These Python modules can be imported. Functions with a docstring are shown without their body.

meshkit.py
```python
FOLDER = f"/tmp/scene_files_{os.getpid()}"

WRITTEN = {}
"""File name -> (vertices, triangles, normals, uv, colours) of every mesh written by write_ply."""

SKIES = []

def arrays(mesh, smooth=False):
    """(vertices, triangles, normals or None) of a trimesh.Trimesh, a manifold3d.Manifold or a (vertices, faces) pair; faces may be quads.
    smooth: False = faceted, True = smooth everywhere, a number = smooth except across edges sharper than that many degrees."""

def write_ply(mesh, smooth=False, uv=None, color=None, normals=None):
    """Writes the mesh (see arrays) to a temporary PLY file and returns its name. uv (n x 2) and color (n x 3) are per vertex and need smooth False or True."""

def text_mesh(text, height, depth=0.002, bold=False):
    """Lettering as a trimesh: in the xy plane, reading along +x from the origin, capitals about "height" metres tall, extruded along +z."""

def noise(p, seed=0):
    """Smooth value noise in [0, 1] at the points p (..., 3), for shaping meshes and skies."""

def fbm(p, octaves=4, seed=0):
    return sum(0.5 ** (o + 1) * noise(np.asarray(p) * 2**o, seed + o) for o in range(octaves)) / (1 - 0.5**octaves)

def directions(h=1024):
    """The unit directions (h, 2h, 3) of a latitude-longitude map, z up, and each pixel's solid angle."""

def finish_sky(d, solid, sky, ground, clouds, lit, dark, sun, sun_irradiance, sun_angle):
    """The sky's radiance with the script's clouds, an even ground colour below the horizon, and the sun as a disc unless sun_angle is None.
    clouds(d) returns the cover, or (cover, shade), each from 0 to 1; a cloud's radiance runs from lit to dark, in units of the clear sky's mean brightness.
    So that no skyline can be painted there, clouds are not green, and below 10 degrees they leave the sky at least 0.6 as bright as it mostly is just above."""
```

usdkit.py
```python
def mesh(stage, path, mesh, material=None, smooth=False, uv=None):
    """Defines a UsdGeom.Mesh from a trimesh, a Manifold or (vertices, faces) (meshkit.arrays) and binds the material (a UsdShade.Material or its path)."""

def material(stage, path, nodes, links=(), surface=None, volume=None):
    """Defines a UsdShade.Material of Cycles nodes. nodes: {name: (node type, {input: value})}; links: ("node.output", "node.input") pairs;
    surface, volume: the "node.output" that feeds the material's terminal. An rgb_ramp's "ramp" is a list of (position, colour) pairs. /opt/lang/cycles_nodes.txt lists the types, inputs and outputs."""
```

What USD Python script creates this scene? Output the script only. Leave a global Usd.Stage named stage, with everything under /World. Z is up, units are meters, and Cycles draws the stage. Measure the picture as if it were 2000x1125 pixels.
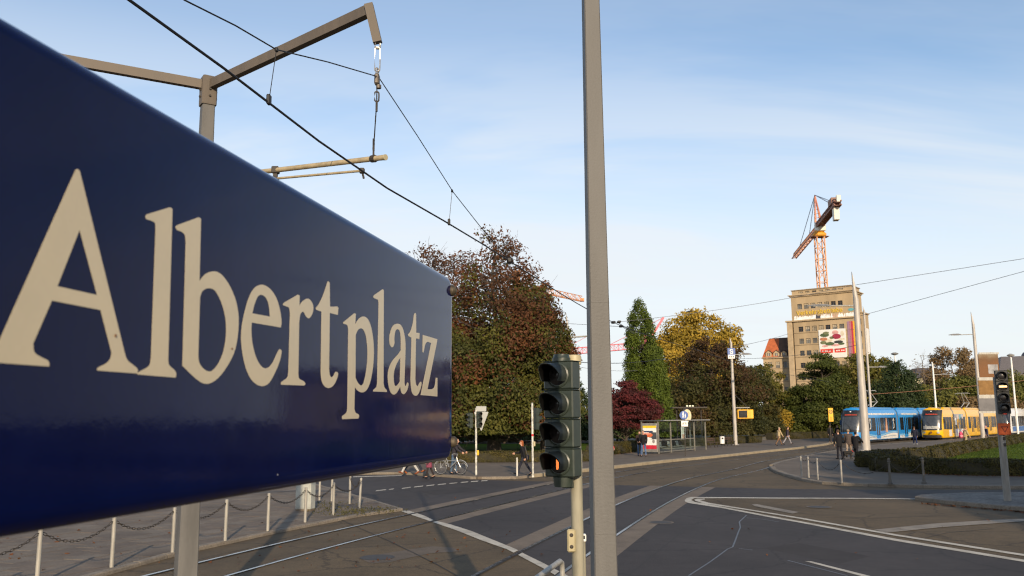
import math, random
import numpy as np
import trimesh, shapely, usdkit, meshkit
from shapely.geometry import Polygon, LineString, box as sbox, Point
from shapely.ops import unary_union
from manifold3d import Manifold
from pxr import Usd, UsdGeom, UsdLux, UsdShade, Gf, Sdf

stage = Usd.Stage.CreateInMemory()
UsdGeom.SetStageUpAxis(stage, 'Z'); UsdGeom.SetStageMetersPerUnit(stage, 1.0)
WORLD = UsdGeom.Xform.Define(stage, '/World'); UsdGeom.Scope.Define(stage, '/World/Looks')
stage.SetDefaultPrim(WORLD.GetPrim())

# ---------------------------------------------------------------- camera
FPX, CX, CY, H = 1680.0, 1000.0, 562.5, 2.8
PITCH, ROLL = math.atan(256 / 1680), 0.0085
Fw = np.array([0, math.cos(PITCH), math.sin(PITCH)]); R0 = np.array([1., 0, 0]); U0 = np.array([0, -math.sin(PITCH), math.cos(PITCH)])
Rt = R0 * math.cos(ROLL) - U0 * math.sin(ROLL); Up = U0 * math.cos(ROLL) + R0 * math.sin(ROLL); CAM = np.array([0, 0, H])
cam = UsdGeom.Camera.Define(stage, '/World/camera')
cam.CreateHorizontalApertureAttr(36.0); cam.CreateVerticalApertureAttr(20.25); cam.CreateFocalLengthAttr(36.0 * FPX / 2000)
cam.CreateClippingRangeAttr(Gf.Vec2f(0.05, 20000)); cam.CreateFStopAttr(15.0); cam.CreateFocusDistanceAttr(2.2)
M4 = np.eye(4); M4[0, :3] = Rt; M4[1, :3] = Up; M4[2, :3] = -Fw; M4[3, :3] = CAM
cam.AddTransformOp().Set(Gf.Matrix4d(*M4.ravel().tolist()))
EXPOSURE = 0.39
cam.CreateExposureAttr(EXPOSURE)

# ---------------------------------------------------------------- sky and sun
SUN_EL, SUN_STRENGTH, SKY_STRENGTH = math.radians(17.5), 1.0, 0.145
sd = np.array([0.151, -0.9885, 0]); sd /= np.linalg.norm(sd)
SUNDIR = np.array([sd[0] * math.cos(SUN_EL), sd[1] * math.cos(SUN_EL), math.sin(SUN_EL)])
sky = UsdLux.DomeLight.Define(stage, '/World/sky'); sky.CreateIntensityAttr(1.0)
skym = usdkit.material(stage, '/World/Looks/sky_air', {
    'sky': ('sky_texture', {'sky_type': 'single_scattering', 'sun_disc': False, 'sun_elevation': SUN_EL, 'sun_rotation': math.atan2(SUNDIR[0], SUNDIR[1]), 'altitude': 120.0, 'air_density': 1.0, 'aerosol_density': 0.8, 'ozone_density': 1.6}),
    'tc': ('texture_coordinate', {}),
    'sep': ('separate_xyz', {}),
    'zc': ('math', {'math_type': 'maximum', 'value2': 0.0}),
    'za': ('math', {'math_type': 'add', 'value2': 0.22}),
    'dx': ('math', {'math_type': 'divide'}), 'dy': ('math', {'math_type': 'divide'}),
    'cv': ('combine_xyz', {'z': 0.0}),
    'mp': ('mapping', {'mapping_type': 'point', 'scale': (0.65, 2.1, 1.0), 'rotation': (0, 0, 0.5), 'location': (3.2, 1.4, 0.6)}),
    'n1': ('noise_texture', {'scale': 0.9, 'detail': 7.0, 'roughness': 0.56, 'distortion': 0.35}),
    'r1': ('rgb_ramp', {'ramp': [(0.0, (0, 0, 0)), (0.42, (0.0, 0.0, 0.0)), (0.50, (0.20, 0.20, 0.20)), (0.58, (0.55, 0.55, 0.55)), (1.0, (0.8, 0.8, 0.8))]}),
    'xp': ('math', {'math_type': 'maximum', 'value2': 0.0}), 'zt': ('rgb_ramp', {'ramp': [(0.0, (1, 1, 1)), (0.27, (1, 1, 1)), (0.42, (0.22,) * 3), (1.0, (0.2,) * 3)]}), 'r1z': ('math', {'math_type': 'multiply'}),
    'xz': ('math', {'math_type': 'multiply'}), 'zs': ('math', {'math_type': 'multiply_add', 'value2': 0.45}),
    'zr': ('rgb_ramp', {'ramp': [(0.0, (0.92,) * 3), (0.10, (0.86,) * 3), (0.17, (0.82,) * 3), (0.25, (0.54,) * 3), (0.33, (0.22,) * 3), (0.43, (0.04,) * 3), (0.6, (0, 0, 0)), (1.0, (0, 0, 0))]}),
    'inv1': ('math', {'math_type': 'subtract', 'value1': 1.0}), 'inv2': ('math', {'math_type': 'subtract', 'value1': 1.0}),
    'prod': ('math', {'math_type': 'multiply'}), 'cov': ('math', {'math_type': 'subtract', 'value1': 1.0}),
    'mix': ('mix', {'mix_type': 'mix', 'color2': (4.55, 4.72, 4.88)}),
    'bg': ('background_shader', {'strength': SKY_STRENGTH})},
    [('tc.generated', 'sep.vector'), ('sep.z', 'zc.value1'), ('zc.value', 'za.value1'), ('sep.x', 'dx.value1'), ('za.value', 'dx.value2'), ('sep.y', 'dy.value1'), ('za.value', 'dy.value2'),
     ('dx.value', 'cv.x'), ('dy.value', 'cv.y'), ('cv.vector', 'mp.vector'), ('mp.vector', 'n1.vector'), ('n1.fac', 'r1.fac'), ('sep.x', 'xp.value1'), ('xp.value', 'xz.value1'), ('zc.value', 'zt.fac'), ('r1.color', 'r1z.value1'), ('zt.color', 'r1z.value2'), ('zc.value', 'xz.value2'), ('xz.value', 'zs.value1'), ('zc.value', 'zs.value3'), ('zs.value', 'zr.fac'),
     ('r1z.value', 'inv1.value2'), ('zr.color', 'inv2.value2'), ('inv1.value', 'prod.value1'), ('inv2.value', 'prod.value2'), ('prod.value', 'cov.value2'),
     ('cov.value', 'mix.fac'), ('sky.color', 'mix.color1'), ('mix.color', 'bg.color')], surface='bg.background')
UsdShade.MaterialBindingAPI.Apply(sky.GetPrim()).Bind(skym)
sky.GetPrim().SetCustomDataByKey('kind', 'structure')
sun = UsdLux.DistantLight.Define(stage, '/World/sun'); sun.CreateIntensityAttr(SUN_STRENGTH); sun.CreateAngleAttr(0.5)
sun.CreateColorAttr(Gf.Vec3f(1.0, 0.80, 0.56)); sun.GetPrim().CreateAttribute('inputs:normalize', Sdf.ValueTypeNames.Bool).Set(True)
zx = SUNDIR; xx = np.cross([0, 0, 1.], zx); xx /= np.linalg.norm(xx); yx = np.cross(zx, xx)
Ms = np.eye(4); Ms[0, :3] = xx; Ms[1, :3] = yx; Ms[2, :3] = zx
sun.AddTransformOp().Set(Gf.Matrix4d(*Ms.ravel().tolist()))

# ---------------------------------------------------------------- measuring helpers (survey of the place)
def ray(x, y): return Fw + Rt * (x - CX) / FPX - Up * (y - CY) / FPX
def G(x, y, z=0.0):
    r = ray(x, y); return CAM + r * (z - H) / r[2]
def at(x, y, Y):
    r = ray(x, y); return CAM + r * Y / r[1]
def pix(P):
    d = np.asarray(P, float) - CAM; w = d @ Fw; return CX + FPX * (d @ Rt) / w, CY - FPX * (d @ Up) / w

# ---------------------------------------------------------------- scene helpers
USED = {}
def numbered(parent, name):
    key = (parent, name); k = USED.get(key, 0); USED[key] = k + 1
    return parent + '/' + (name if k == 0 else f'{name}_{k:03d}')
LOC = {}
def tag(p, label=None, cat=None, group=None, kind=None):
    p = p.GetPrim() if hasattr(p, 'GetPrim') else p
    for k, v in (('label', label), ('category', cat), ('group', group), ('kind', kind)):
        if v: p.SetCustomDataByKey(k, v)
    return p
def thing(name, label=None, cat=None, loc=(0, 0, 0), rotz=0.0, group=None, kind=None):
    path = numbered('/World', name); x = UsdGeom.Xform.Define(stage, path)
    x.AddTranslateOp().Set(Gf.Vec3d(*map(float, loc))); x.AddRotateZOp().Set(math.degrees(rotz))
    LOC[path] = (np.array(loc, float), rotz)
    tag(x, label, cat, group, kind); return path
def dup(src, loc, rotz=0.0, label=None, group=None):
    was = stage.GetPrimAtPath(src).GetCustomData(); name = src.split('/')[-1]; name = name[:-4] if name[-3:].isdigit() else name
    p = thing(name, label or was.get('label'), was.get('category'), loc, rotz, group or was.get('group'))
    pr = stage.GetPrimAtPath(p); pr.GetReferences().AddInternalReference(src); pr.SetInstanceable(True); return p
def root_of(parent): return '/'.join(parent.split('/')[:3])
def part(parent, name, mesh, mat, smooth=False, label=None, kind=None, world=False, uv=None):
    """one Mesh prim under a thing or a part; world=True: the mesh is in world coordinates and is moved into the thing's own"""
    path = numbered(parent, name)
    if hasattr(mesh, 'get'): mesh = mesh.get()
    if world:
        loc, rz = LOC.get(root_of(parent), (np.zeros(3), 0)); v, f, _ = meshkit.arrays(mesh); v = v - loc; c, s = math.cos(-rz), math.sin(-rz)
        mesh = (np.c_[v[:, 0] * c - v[:, 1] * s, v[:, 0] * s + v[:, 1] * c, v[:, 2]], f)
    usdkit.mesh(stage, path, mesh, mat, smooth=smooth)
    if label or kind: tag(stage.GetPrimAtPath(path), label, None, None, kind)
    return path
def solo(name, mesh, mat, label=None, cat=None, group=None, kind=None, smooth=False):
    p = part('/World', name, mesh, mat, smooth); tag(stage.GetPrimAtPath(p), label, cat, group, kind); return p

class MB:
    """collects faces into one mesh"""
    def __init__(s): s.v, s.f, s.n = [], [], 0
    def add(s, m):
        if isinstance(m, tuple): v, f = np.asarray(m[0], float), np.asarray(m[1], int)
        elif hasattr(m, 'to_mesh'): k = m.to_mesh(); v, f = np.array(k.vert_properties[:, :3], float), np.array(k.tri_verts, int)
        elif isinstance(m, MB): v, f = m.get()
        else: v, f = np.array(m.vertices), np.array(m.faces)
        if len(f) and f.shape[1] == 4: f = np.vstack([f[:, [0, 1, 2]], f[:, [0, 2, 3]]])
        s.v.append(v); s.f.append(f + s.n); s.n += len(v); return s
    def box(s, a, b): return s.add(bx(a, b))
    def tube(s, pts, r, n=8, cap=True): return s.add(tube(pts, r, n, cap))
    def get(s): return np.vstack(s.v), np.vstack(s.f)
BOXF = np.array([[0, 2, 3, 1], [4, 5, 7, 6], [0, 1, 5, 4], [2, 6, 7, 3], [0, 4, 6, 2], [1, 3, 7, 5]])
def bx(a, b):
    a, b = np.minimum(a, b), np.maximum(a, b)
    return np.array([[(a, b)[i][0], (a, b)[j][1], (a, b)[k][2]] for k in (0, 1) for j in (0, 1) for i in (0, 1)], float), BOXF
def xf(m, loc=(0, 0, 0), rz=0.0, s=1.0):
    if hasattr(m, 'get') : m = m.get()
    v, f, _ = meshkit.arrays(m); v = v * s; c, q = math.cos(rz), math.sin(rz)
    return np.c_[v[:, 0] * c - v[:, 1] * q, v[:, 0] * q + v[:, 1] * c, v[:, 2]] + np.asarray(loc, float), f
def frame(m, o, ex, ey, ez):
    if hasattr(m, 'get'): m = m.get()
    v, f, _ = meshkit.arrays(m); ex, ey, ez = (np.asarray(q, float) for q in (ex, ey, ez))
    return np.asarray(o, float) + v[:, :1] * ex + v[:, 1:2] * ey + v[:, 2:3] * ez, f
def cbox(a, b, c=0.01):
    """box with chamfered edges"""
    a, b = np.minimum(a, b).astype(float), np.maximum(a, b).astype(float); c = min(c, (b - a).min() * 0.45); pts = []
    for i in (0, 1):
        for j in (0, 1):
            for k in (0, 1):
                p = np.array([(a, b)[i][0], (a, b)[j][1], (a, b)[k][2]]); s = np.array([1 - 2 * i, 1 - 2 * j, 1 - 2 * k]) * c
                for ax in range(3):
                    q = p + s; q[ax] = p[ax]; pts.append(q)
    return Manifold.hull_points(np.array(pts))
def tube(pts, r, n=8, cap=True):
    p = np.asarray(pts, float); r = np.broadcast_to(np.asarray(r, float), (len(p),))
    t = np.gradient(p, axis=0) if len(p) > 2 else np.repeat((p[1] - p[0])[None], 2, 0)
    t = t / (np.linalg.norm(t, axis=1, keepdims=True) + 1e-12)
    ref = np.array([0, 0, 1.]) if abs(t[:, 2]).mean() < 0.8 else np.array([1., 0, 0])
    a = np.cross(t, ref); a /= np.linalg.norm(a, axis=1, keepdims=True) + 1e-12; b = np.cross(t, a)
    ang = np.arange(n) * 2 * np.pi / n
    v = (p[:, None] + r[:, None, None] * (np.cos(ang)[None, :, None] * a[:, None] + np.sin(ang)[None, :, None] * b[:, None])).reshape(-1, 3)
    i, j = np.meshgrid(np.arange(len(p) - 1), np.arange(n), indexing='ij')
    q = np.stack([i * n + j, i * n + (j + 1) % n, (i + 1) * n + (j + 1) % n, (i + 1) * n + j], -1).reshape(-1, 4)
    f = np.vstack([q[:, [0, 2, 1]], q[:, [0, 3, 2]]])
    if cap:
        v = np.vstack([v, p[0], p[-1]]); e = len(v) - 2; k = np.arange(n); L = (len(p) - 1) * n
        f = np.vstack([f, np.c_[np.full(n, e), k, (k + 1) % n], np.c_[np.full(n, e + 1), L + (k + 1) % n, L + k]])
    return v, f
def beam(p0, p1, w, h=None, up=(0, 0, 1)):
    """square bar from p0 to p1"""
    p0, p1 = np.asarray(p0, float), np.asarray(p1, float); h = h or w; L = np.linalg.norm(p1 - p0); ez = (p1 - p0) / L
    ex = np.cross(up, ez)
    if np.linalg.norm(ex) < 1e-3: ex = np.array([1., 0, 0])
    ex /= np.linalg.norm(ex); ey = np.cross(ez, ex)
    return frame(bx((-w / 2, -h / 2, 0), (w / 2, h / 2, L)), p0, ex, ey, ez)
def taper(rings):
    """closed loft through rings of equal length (list of (n,3))"""
    n = len(rings[0]); v = np.vstack(rings); f = []
    for k in range(len(rings) - 1):
        j = np.arange(n); a = k * n
        q = np.c_[a + j, a + (j + 1) % n, a + n + (j + 1) % n, a + n + j]; f += [q[:, [0, 1, 2]], q[:, [0, 2, 3]]]
    for base, flip in ((0, True), ((len(rings) - 1) * n, False)):
        j = np.arange(1, n - 1); q = np.c_[np.full(n - 2, base), base + j, base + j + 1]; f.append(q[:, ::-1] if flip else q)
    return v, np.vstack(f)
def sq(w, d, z, rz=0.0, cx=0.0, cy=0.0, ch=0.0):
    ch = ch or min(w, d) * 0.08; a, b = w / 2, d / 2
    p = np.array([(a - ch, -b), (a, -b + ch), (a, b - ch), (a - ch, b), (-a + ch, b), (-a, b - ch), (-a, -b + ch), (-a + ch, -b)])
    c, s = math.cos(rz), math.sin(rz)
    return np.c_[p[:, 0] * c - p[:, 1] * s + cx, p[:, 0] * s + p[:, 1] * c + cy, np.full(8, z)]
def lathe(prof, n=16, loc=(0, 0, 0)):
    """prof: (radius, z) pairs from bottom to top"""
    ang = np.arange(n) * 2 * np.pi / n
    rings = [np.c_[max(r, 1e-4) * np.cos(ang), max(r, 1e-4) * np.sin(ang), np.full(n, z)] + np.asarray(loc, float) for r, z in prof]
    return taper(rings)
def extrude(poly, z0, z1):
    mb = MB()
    for g in (poly.geoms if hasattr(poly, 'geoms') else [poly]):
        if g.is_empty or g.area < 1e-6: continue
        m = trimesh.creation.extrude_polygon(g, z1 - z0, engine='earcut'); v = np.array(m.vertices); v[:, 2] += z0; mb.add((v, np.array(m.faces)))
    return mb.get()
def sheet(poly, z):
    mb = MB()
    for g in (poly.geoms if hasattr(poly, 'geoms') else [poly]):
        if g.is_empty or g.area < 1e-6: continue
        v, f = trimesh.creation.triangulate_polygon(g, engine='earcut')
        v = np.c_[v, np.full(len(v), z)]; f = np.array(f)
        nz = np.cross(v[f[:, 1]] - v[f[:, 0]], v[f[:, 2]] - v[f[:, 0]])[:, 2]; f[nz < 0] = f[nz < 0][:, ::-1]; mb.add((v, f))
    return mb.get()
def gpoly(px, z=0.0): return Polygon([G(x, y, z)[:2] for x, y in px]).buffer(0)
def gline(px, w, z=0.0): return LineString([G(x, y, z)[:2] for x, y in px]).buffer(w / 2, cap_style=2, join_style=2)
def spline(pts, n=60):
    from scipy.interpolate import CubicSpline
    p = np.asarray(pts, float); d = np.r_[0, np.cumsum(np.linalg.norm(np.diff(p, axis=0), axis=1))]
    return CubicSpline(d, p)(np.linspace(0, d[-1], n))
def dirx(az): return np.array([math.cos(az), math.sin(az), 0.])

# ---------------------------------------------------------------- materials
LOOKS = {}
def mat(name, col, rough=0.6, metal=0.0, var=0.18, scale=4.0, bump=0.0, bscale=40.0, spec=0.5, dirt=None, coat=0.0, detail=5.0, streak=False):
    """a painted, stony or metal surface: base colour with uneven tone, optional dirt colour, optional fine relief"""
    if name in LOOKS: return LOOKS[name]
    c = np.array(col, float); lo, hi = c * (1 - var), np.minimum(c * (1 + var), 0.95)
    dc = np.array(dirt if dirt is not None else c * (1 - 2 * var))
    nodes = {'g': ('geometry', {}), 'mp': ('mapping', {'mapping_type': 'point', 'scale': (1, 1, 0.18 if streak else 1)}),
             'n': ('noise_texture', {'scale': scale, 'detail': detail, 'roughness': 0.62}),
             'r': ('rgb_ramp', {'ramp': [(0.0, dc), (0.36, lo), (0.5, c), (0.64, hi), (1.0, hi)]}),
             'rr': ('math', {'math_type': 'multiply_add', 'value2': 0.3, 'value3': max(rough - 0.15, 0.03)}),
             'p': ('principled_bsdf', {'roughness': rough, 'metallic': metal, 'specular_ior_level': spec, 'coat_weight': coat, 'coat_roughness': 0.08})}
    links = [('g.position', 'mp.vector'), ('mp.vector', 'n.vector'), ('n.fac', 'r.fac'), ('r.color', 'p.base_color'), ('n.fac', 'rr.value1'), ('rr.value', 'p.roughness')]
    if bump:
        nodes['b'] = ('noise_texture', {'scale': bscale, 'detail': 3.0}); nodes['bp'] = ('bump', {'strength': bump, 'distance': 0.01})
        links += [('g.position', 'b.vector'), ('b.fac', 'bp.height'), ('bp.normal', 'p.normal')]
    LOOKS[name] = usdkit.material(stage, '/World/Looks/' + name, nodes, links, surface='p.BSDF'); return LOOKS[name]
def glow(name, col, strength):
    if name not in LOOKS: LOOKS[name] = usdkit.material(stage, '/World/Looks/' + name, {'e': ('emission', {'color': col, 'strength': strength})}, [], surface='e.emission')
    return LOOKS[name]
def pane(name, tint=(0.9, 0.95, 0.95), rough=0.02, ior=1.5, dark=0.0):
    if name not in LOOKS:
        LOOKS[name] = usdkit.material(stage, '/World/Looks/' + name, {'t': ('transparent_bsdf', {'color': tint}), 'g': ('glossy_bsdf', {'roughness': rough, 'color': (0.95, 0.95, 0.95)}), 'f': ('layer_weight', {'blend': 0.5}), 'fp': ('math', {'math_type': 'power', 'value2': 5.0}), 'fm': ('math', {'math_type': 'multiply_add', 'value2': 0.8, 'value3': 0.04}), 'm': ('mix_closure', {})},
                                      [('f.facing', 'fp.value1'), ('fp.value', 'fm.value1'), ('fm.value', 'm.fac'), ('t.BSDF', 'm.closure1'), ('g.BSDF', 'm.closure2')], surface='m.closure')
    return LOOKS[name]
def leafmat(name, cols, trans=0.25, nscale=0.35):
    """leaves: each leaf and each clump its own tone"""
    if name in LOOKS: return LOOKS[name]
    k = len(cols)
    LOOKS[name] = usdkit.material(stage, '/World/Looks/' + name, {
        'g': ('geometry', {}), 'n': ('noise_texture', {'scale': nscale, 'detail': 4.0, 'roughness': 0.6}),
        'a': ('math', {'math_type': 'multiply_add', 'value2': 0.55, 'value3': -0.26}), 'c': ('math', {'math_type': 'add', 'use_clamp': True}),
        'r': ('rgb_ramp', {'ramp': [(0.12 + 0.76 * i / max(k - 1, 1), q) for i, q in enumerate(cols)]}),
        'p': ('principled_bsdf', {'roughness': 0.62, 'specular_ior_level': 0.25}), 't': ('translucent_bsdf', {}), 'm': ('mix_closure', {'fac': trans})},
        [('g.position', 'n.vector'), ('g.random_per_island', 'a.value1'), ('a.value', 'c.value1'), ('n.fac', 'c.value2'), ('c.value', 'r.fac'), ('r.color', 'p.base_color'), ('r.color', 't.color'),
         ('p.BSDF', 'm.closure1'), ('t.BSDF', 'm.closure2')], surface='m.closure')
    return LOOKS[name]
def groundmat(name, col, dirt, speck=0.12, patch=0.25, pscale=0.22, rough=0.85, fine=38.0, crack=0.0, spec=0.35):
    """asphalt and worn stone: broad uneven tone, dirt, fine speckle, hair cracks"""
    c, d = np.array(col, float), np.array(dirt, float)
    nodes = {'g': ('geometry', {}), 'n1': ('noise_texture', {'scale': pscale, 'detail': 8.0, 'roughness': 0.62, 'distortion': 0.4}),
             'n2': ('noise_texture', {'scale': fine, 'detail': 2.0}), 'n3': ('noise_texture', {'scale': 2.6, 'detail': 6.0, 'roughness': 0.7}),
             'r1': ('rgb_ramp', {'ramp': [(0.25, d), (0.5, c), (0.72, c * (1 + patch))]}),
             'r2': ('rgb_ramp', {'ramp': [(0.2, (1 - 2.4 * speck,) * 3), (0.5, (1, 1, 1)), (0.85, (1 + 2.4 * speck,) * 3)]}),
             'r3': ('rgb_ramp', {'ramp': [(0.3, (0.82,) * 3), (0.52, (1, 1, 1)), (0.75, (1.14,) * 3)]}),
             'm1': ('mix', {'mix_type': 'multiply', 'fac': 1.0}), 'm2': ('mix', {'mix_type': 'multiply', 'fac': 1.0}),
             'bp': ('bump', {'strength': 0.35, 'distance': 0.012}), 'p': ('principled_bsdf', {'roughness': rough, 'specular_ior_level': spec})}
    links = [('g.position', f'n{i}.vector') for i in (1, 2, 3)] + [(f'n{i}.fac', f'r{i}.fac') for i in (1, 2, 3)] + [
        ('r1.color', 'm1.color1'), ('r2.color', 'm1.color2'), ('m1.color', 'm2.color1'), ('r3.color', 'm2.color2'), ('n2.fac', 'bp.height'), ('bp.normal', 'p.normal')]
    last = 'm2.color'
    if crack:
        nodes.update({'v': ('voronoi_texture', {'feature': 'distance_to_edge', 'scale': 0.35, 'randomness': 1.0}), 'wv': ('mix', {'mix_type': 'add', 'fac': 0.5}), 'rc': ('rgb_ramp', {'ramp': [(0.0, (1 - crack,) * 3), (0.006, (1 - crack,) * 3), (0.014, (1, 1, 1)), (1.0, (1, 1, 1))]}), 'm3': ('mix', {'mix_type': 'multiply', 'fac': 1.0})})
        links += [('g.position', 'wv.color1'), ('n3.color', 'wv.color2'), ('wv.color', 'v.vector'), ('v.distance', 'rc.fac'), (last, 'm3.color1'), ('rc.color', 'm3.color2')]; last = 'm3.color'
    links.append((last, 'p.base_color'))
    LOOKS[name] = usdkit.material(stage, '/World/Looks/' + name, nodes, links, surface='p.BSDF'); return LOOKS[name]

asphalt_dark = groundmat('asphalt_dark', (0.045, 0.0375, 0.0350), (0.029, 0.0235, 0.0215), speck=0.14, patch=0.30, crack=0.35, rough=0.80)
asphalt_old = groundmat('asphalt_old', (0.100, 0.070, 0.036), (0.060, 0.042, 0.021), speck=0.17, patch=0.30, crack=0.45)
concrete_edge = groundmat('concrete_edge', (0.165, 0.130, 0.096), (0.10, 0.082, 0.065), speck=0.10, patch=0.15, pscale=0.6)
slab_stone = groundmat('slab_stone', (0.150, 0.120, 0.090), (0.10, 0.079, 0.059), speck=0.10, patch=0.2, pscale=0.5)
slab_stone_b = groundmat('slab_stone_b', (0.136, 0.106, 0.080), (0.09, 0.070, 0.053), speck=0.10, patch=0.2, pscale=0.5)
slab_stone_c = groundmat('slab_stone_c', (0.162, 0.133, 0.103), (0.115, 0.092, 0.07), speck=0.10, patch=0.2, pscale=0.5)
pave_far = groundmat('pave_far', (0.132, 0.105, 0.078), (0.09, 0.070, 0.051), speck=0.08, patch=0.2, pscale=0.3)
kerb_stone = groundmat('kerb_stone', (0.19, 0.16, 0.125), (0.16, 0.14, 0.115), speck=0.14, patch=0.2, pscale=0.9, fine=24)
paint_white = groundmat('paint_white', (0.50, 0.46, 0.38), (0.28, 0.25, 0.20), speck=0.08, patch=0.1, pscale=1.4, rough=0.7)
paint_worn = groundmat('paint_worn', (0.24, 0.21, 0.17), (0.16, 0.14, 0.12), speck=0.12, patch=0.2, pscale=2.0)
joint_dirt = mat('joint_dirt', (0.055, 0.047, 0.038), rough=0.95, var=0.25)
soil = mat('soil', (0.06, 0.042, 0.028), rough=0.95, var=0.3, scale=3, bump=0.5, bscale=8)
lawn_mat = mat('lawn_green', (0.060, 0.090, 0.010), rough=1.0, var=0.35, scale=0.5, bump=1.0, bscale=18, spec=0.02)
rail_steel = mat('rail_steel', (0.22, 0.225, 0.24), rough=0.24, metal=1.0, var=0.15, scale=8)
groove_dark = mat('groove_dark', (0.022, 0.020, 0.018), rough=0.9)
tar = mat('tar_seal', (0.055, 0.058, 0.066), rough=0.45, var=0.2, scale=10, spec=0.6)
steel_grey = mat('steel_grey', (0.108, 0.105, 0.100), rough=0.62, var=0.16, scale=5.0, bump=0.2, bscale=60, spec=0.4, streak=True)
steel_brown = mat('steel_brown', (0.112, 0.092, 0.072), rough=0.6, var=0.14, scale=4, bump=0.12, bscale=70, spec=0.4, streak=True)
galv = mat('galvanised', (0.34, 0.33, 0.30), rough=0.5, metal=0.25, var=0.18, scale=12, streak=True)
post_grey = mat('post_grey', (0.30, 0.285, 0.25), rough=0.55, metal=0.15, var=0.2, scale=9, streak=True, dirt=(0.15, 0.13, 0.10))
mast_pale = mat('mast_pale', (0.40, 0.37, 0.335), rough=0.5, metal=0.1, var=0.14, scale=5, streak=True)
iron_dark = mat('iron_dark', (0.05, 0.042, 0.035), rough=0.65, metal=0.3, var=0.3, scale=30)
wire_black = mat('wire_black', (0.010, 0.010, 0.012), rough=0.6)
wire_grey = mat('wire_grey', (0.10, 0.10, 0.11), rough=0.6)
gfk_beige = mat('arm_beige', (0.36, 0.29, 0.175), rough=0.5, var=0.15, scale=10)
signal_green = mat('signal_green', (0.028, 0.038, 0.030), rough=0.42, var=0.15, scale=8, spec=0.5)
signal_black = mat('signal_black', (0.012, 0.013, 0.013), rough=0.5, var=0.2)
lens_dark = mat('lens_dark', (0.02, 0.018, 0.018), rough=0.15)
black_rub = mat('black_rubber', (0.015, 0.015, 0.016), rough=0.7)
white_paint = mat('white_paint', (0.72, 0.71, 0.68), rough=0.45, var=0.06)
cream_paint = mat('cream_paint', (0.40, 0.35, 0.22), rough=0.5, var=0.12)
sign_blue = mat('sign_blue', (0.012, 0.075, 0.30), rough=0.35, var=0.06)
sign_back = mat('sign_back', (0.26, 0.27, 0.27), rough=0.5, metal=0.3, var=0.1)
yellow_paint = mat('yellow_paint', (0.76, 0.39, 0.005), rough=0.4, var=0.05)
red_paint = mat('red_paint', (0.55, 0.03, 0.035), rough=0.4, var=0.08)
orange_paint = mat('orange_paint', (0.62, 0.10, 0.015), rough=0.5, var=0.08)
bark = mat('bark', (0.055, 0.042, 0.032), rough=0.95, var=0.3, scale=5, bump=0.6, bscale=14)
bark_pale = mat('bark_pale', (0.12, 0.095, 0.075), rough=0.95, var=0.3, scale=5)
window_dark = mat('window_dark', (0.03, 0.033, 0.036), rough=0.12, var=0.3, scale=0.4, spec=0.7)
clear_glass = pane('clear_glass')
tram_glass = mat('tram_glass', (0.012, 0.014, 0.016), rough=0.06, var=0.2, spec=0.7)
# ================================================================ GROUND
ground = solo('ground', sheet(sbox(-2500, -600, 2500, 5000), -0.012), asphalt_old, kind='structure')
KZ = 0.11
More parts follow.
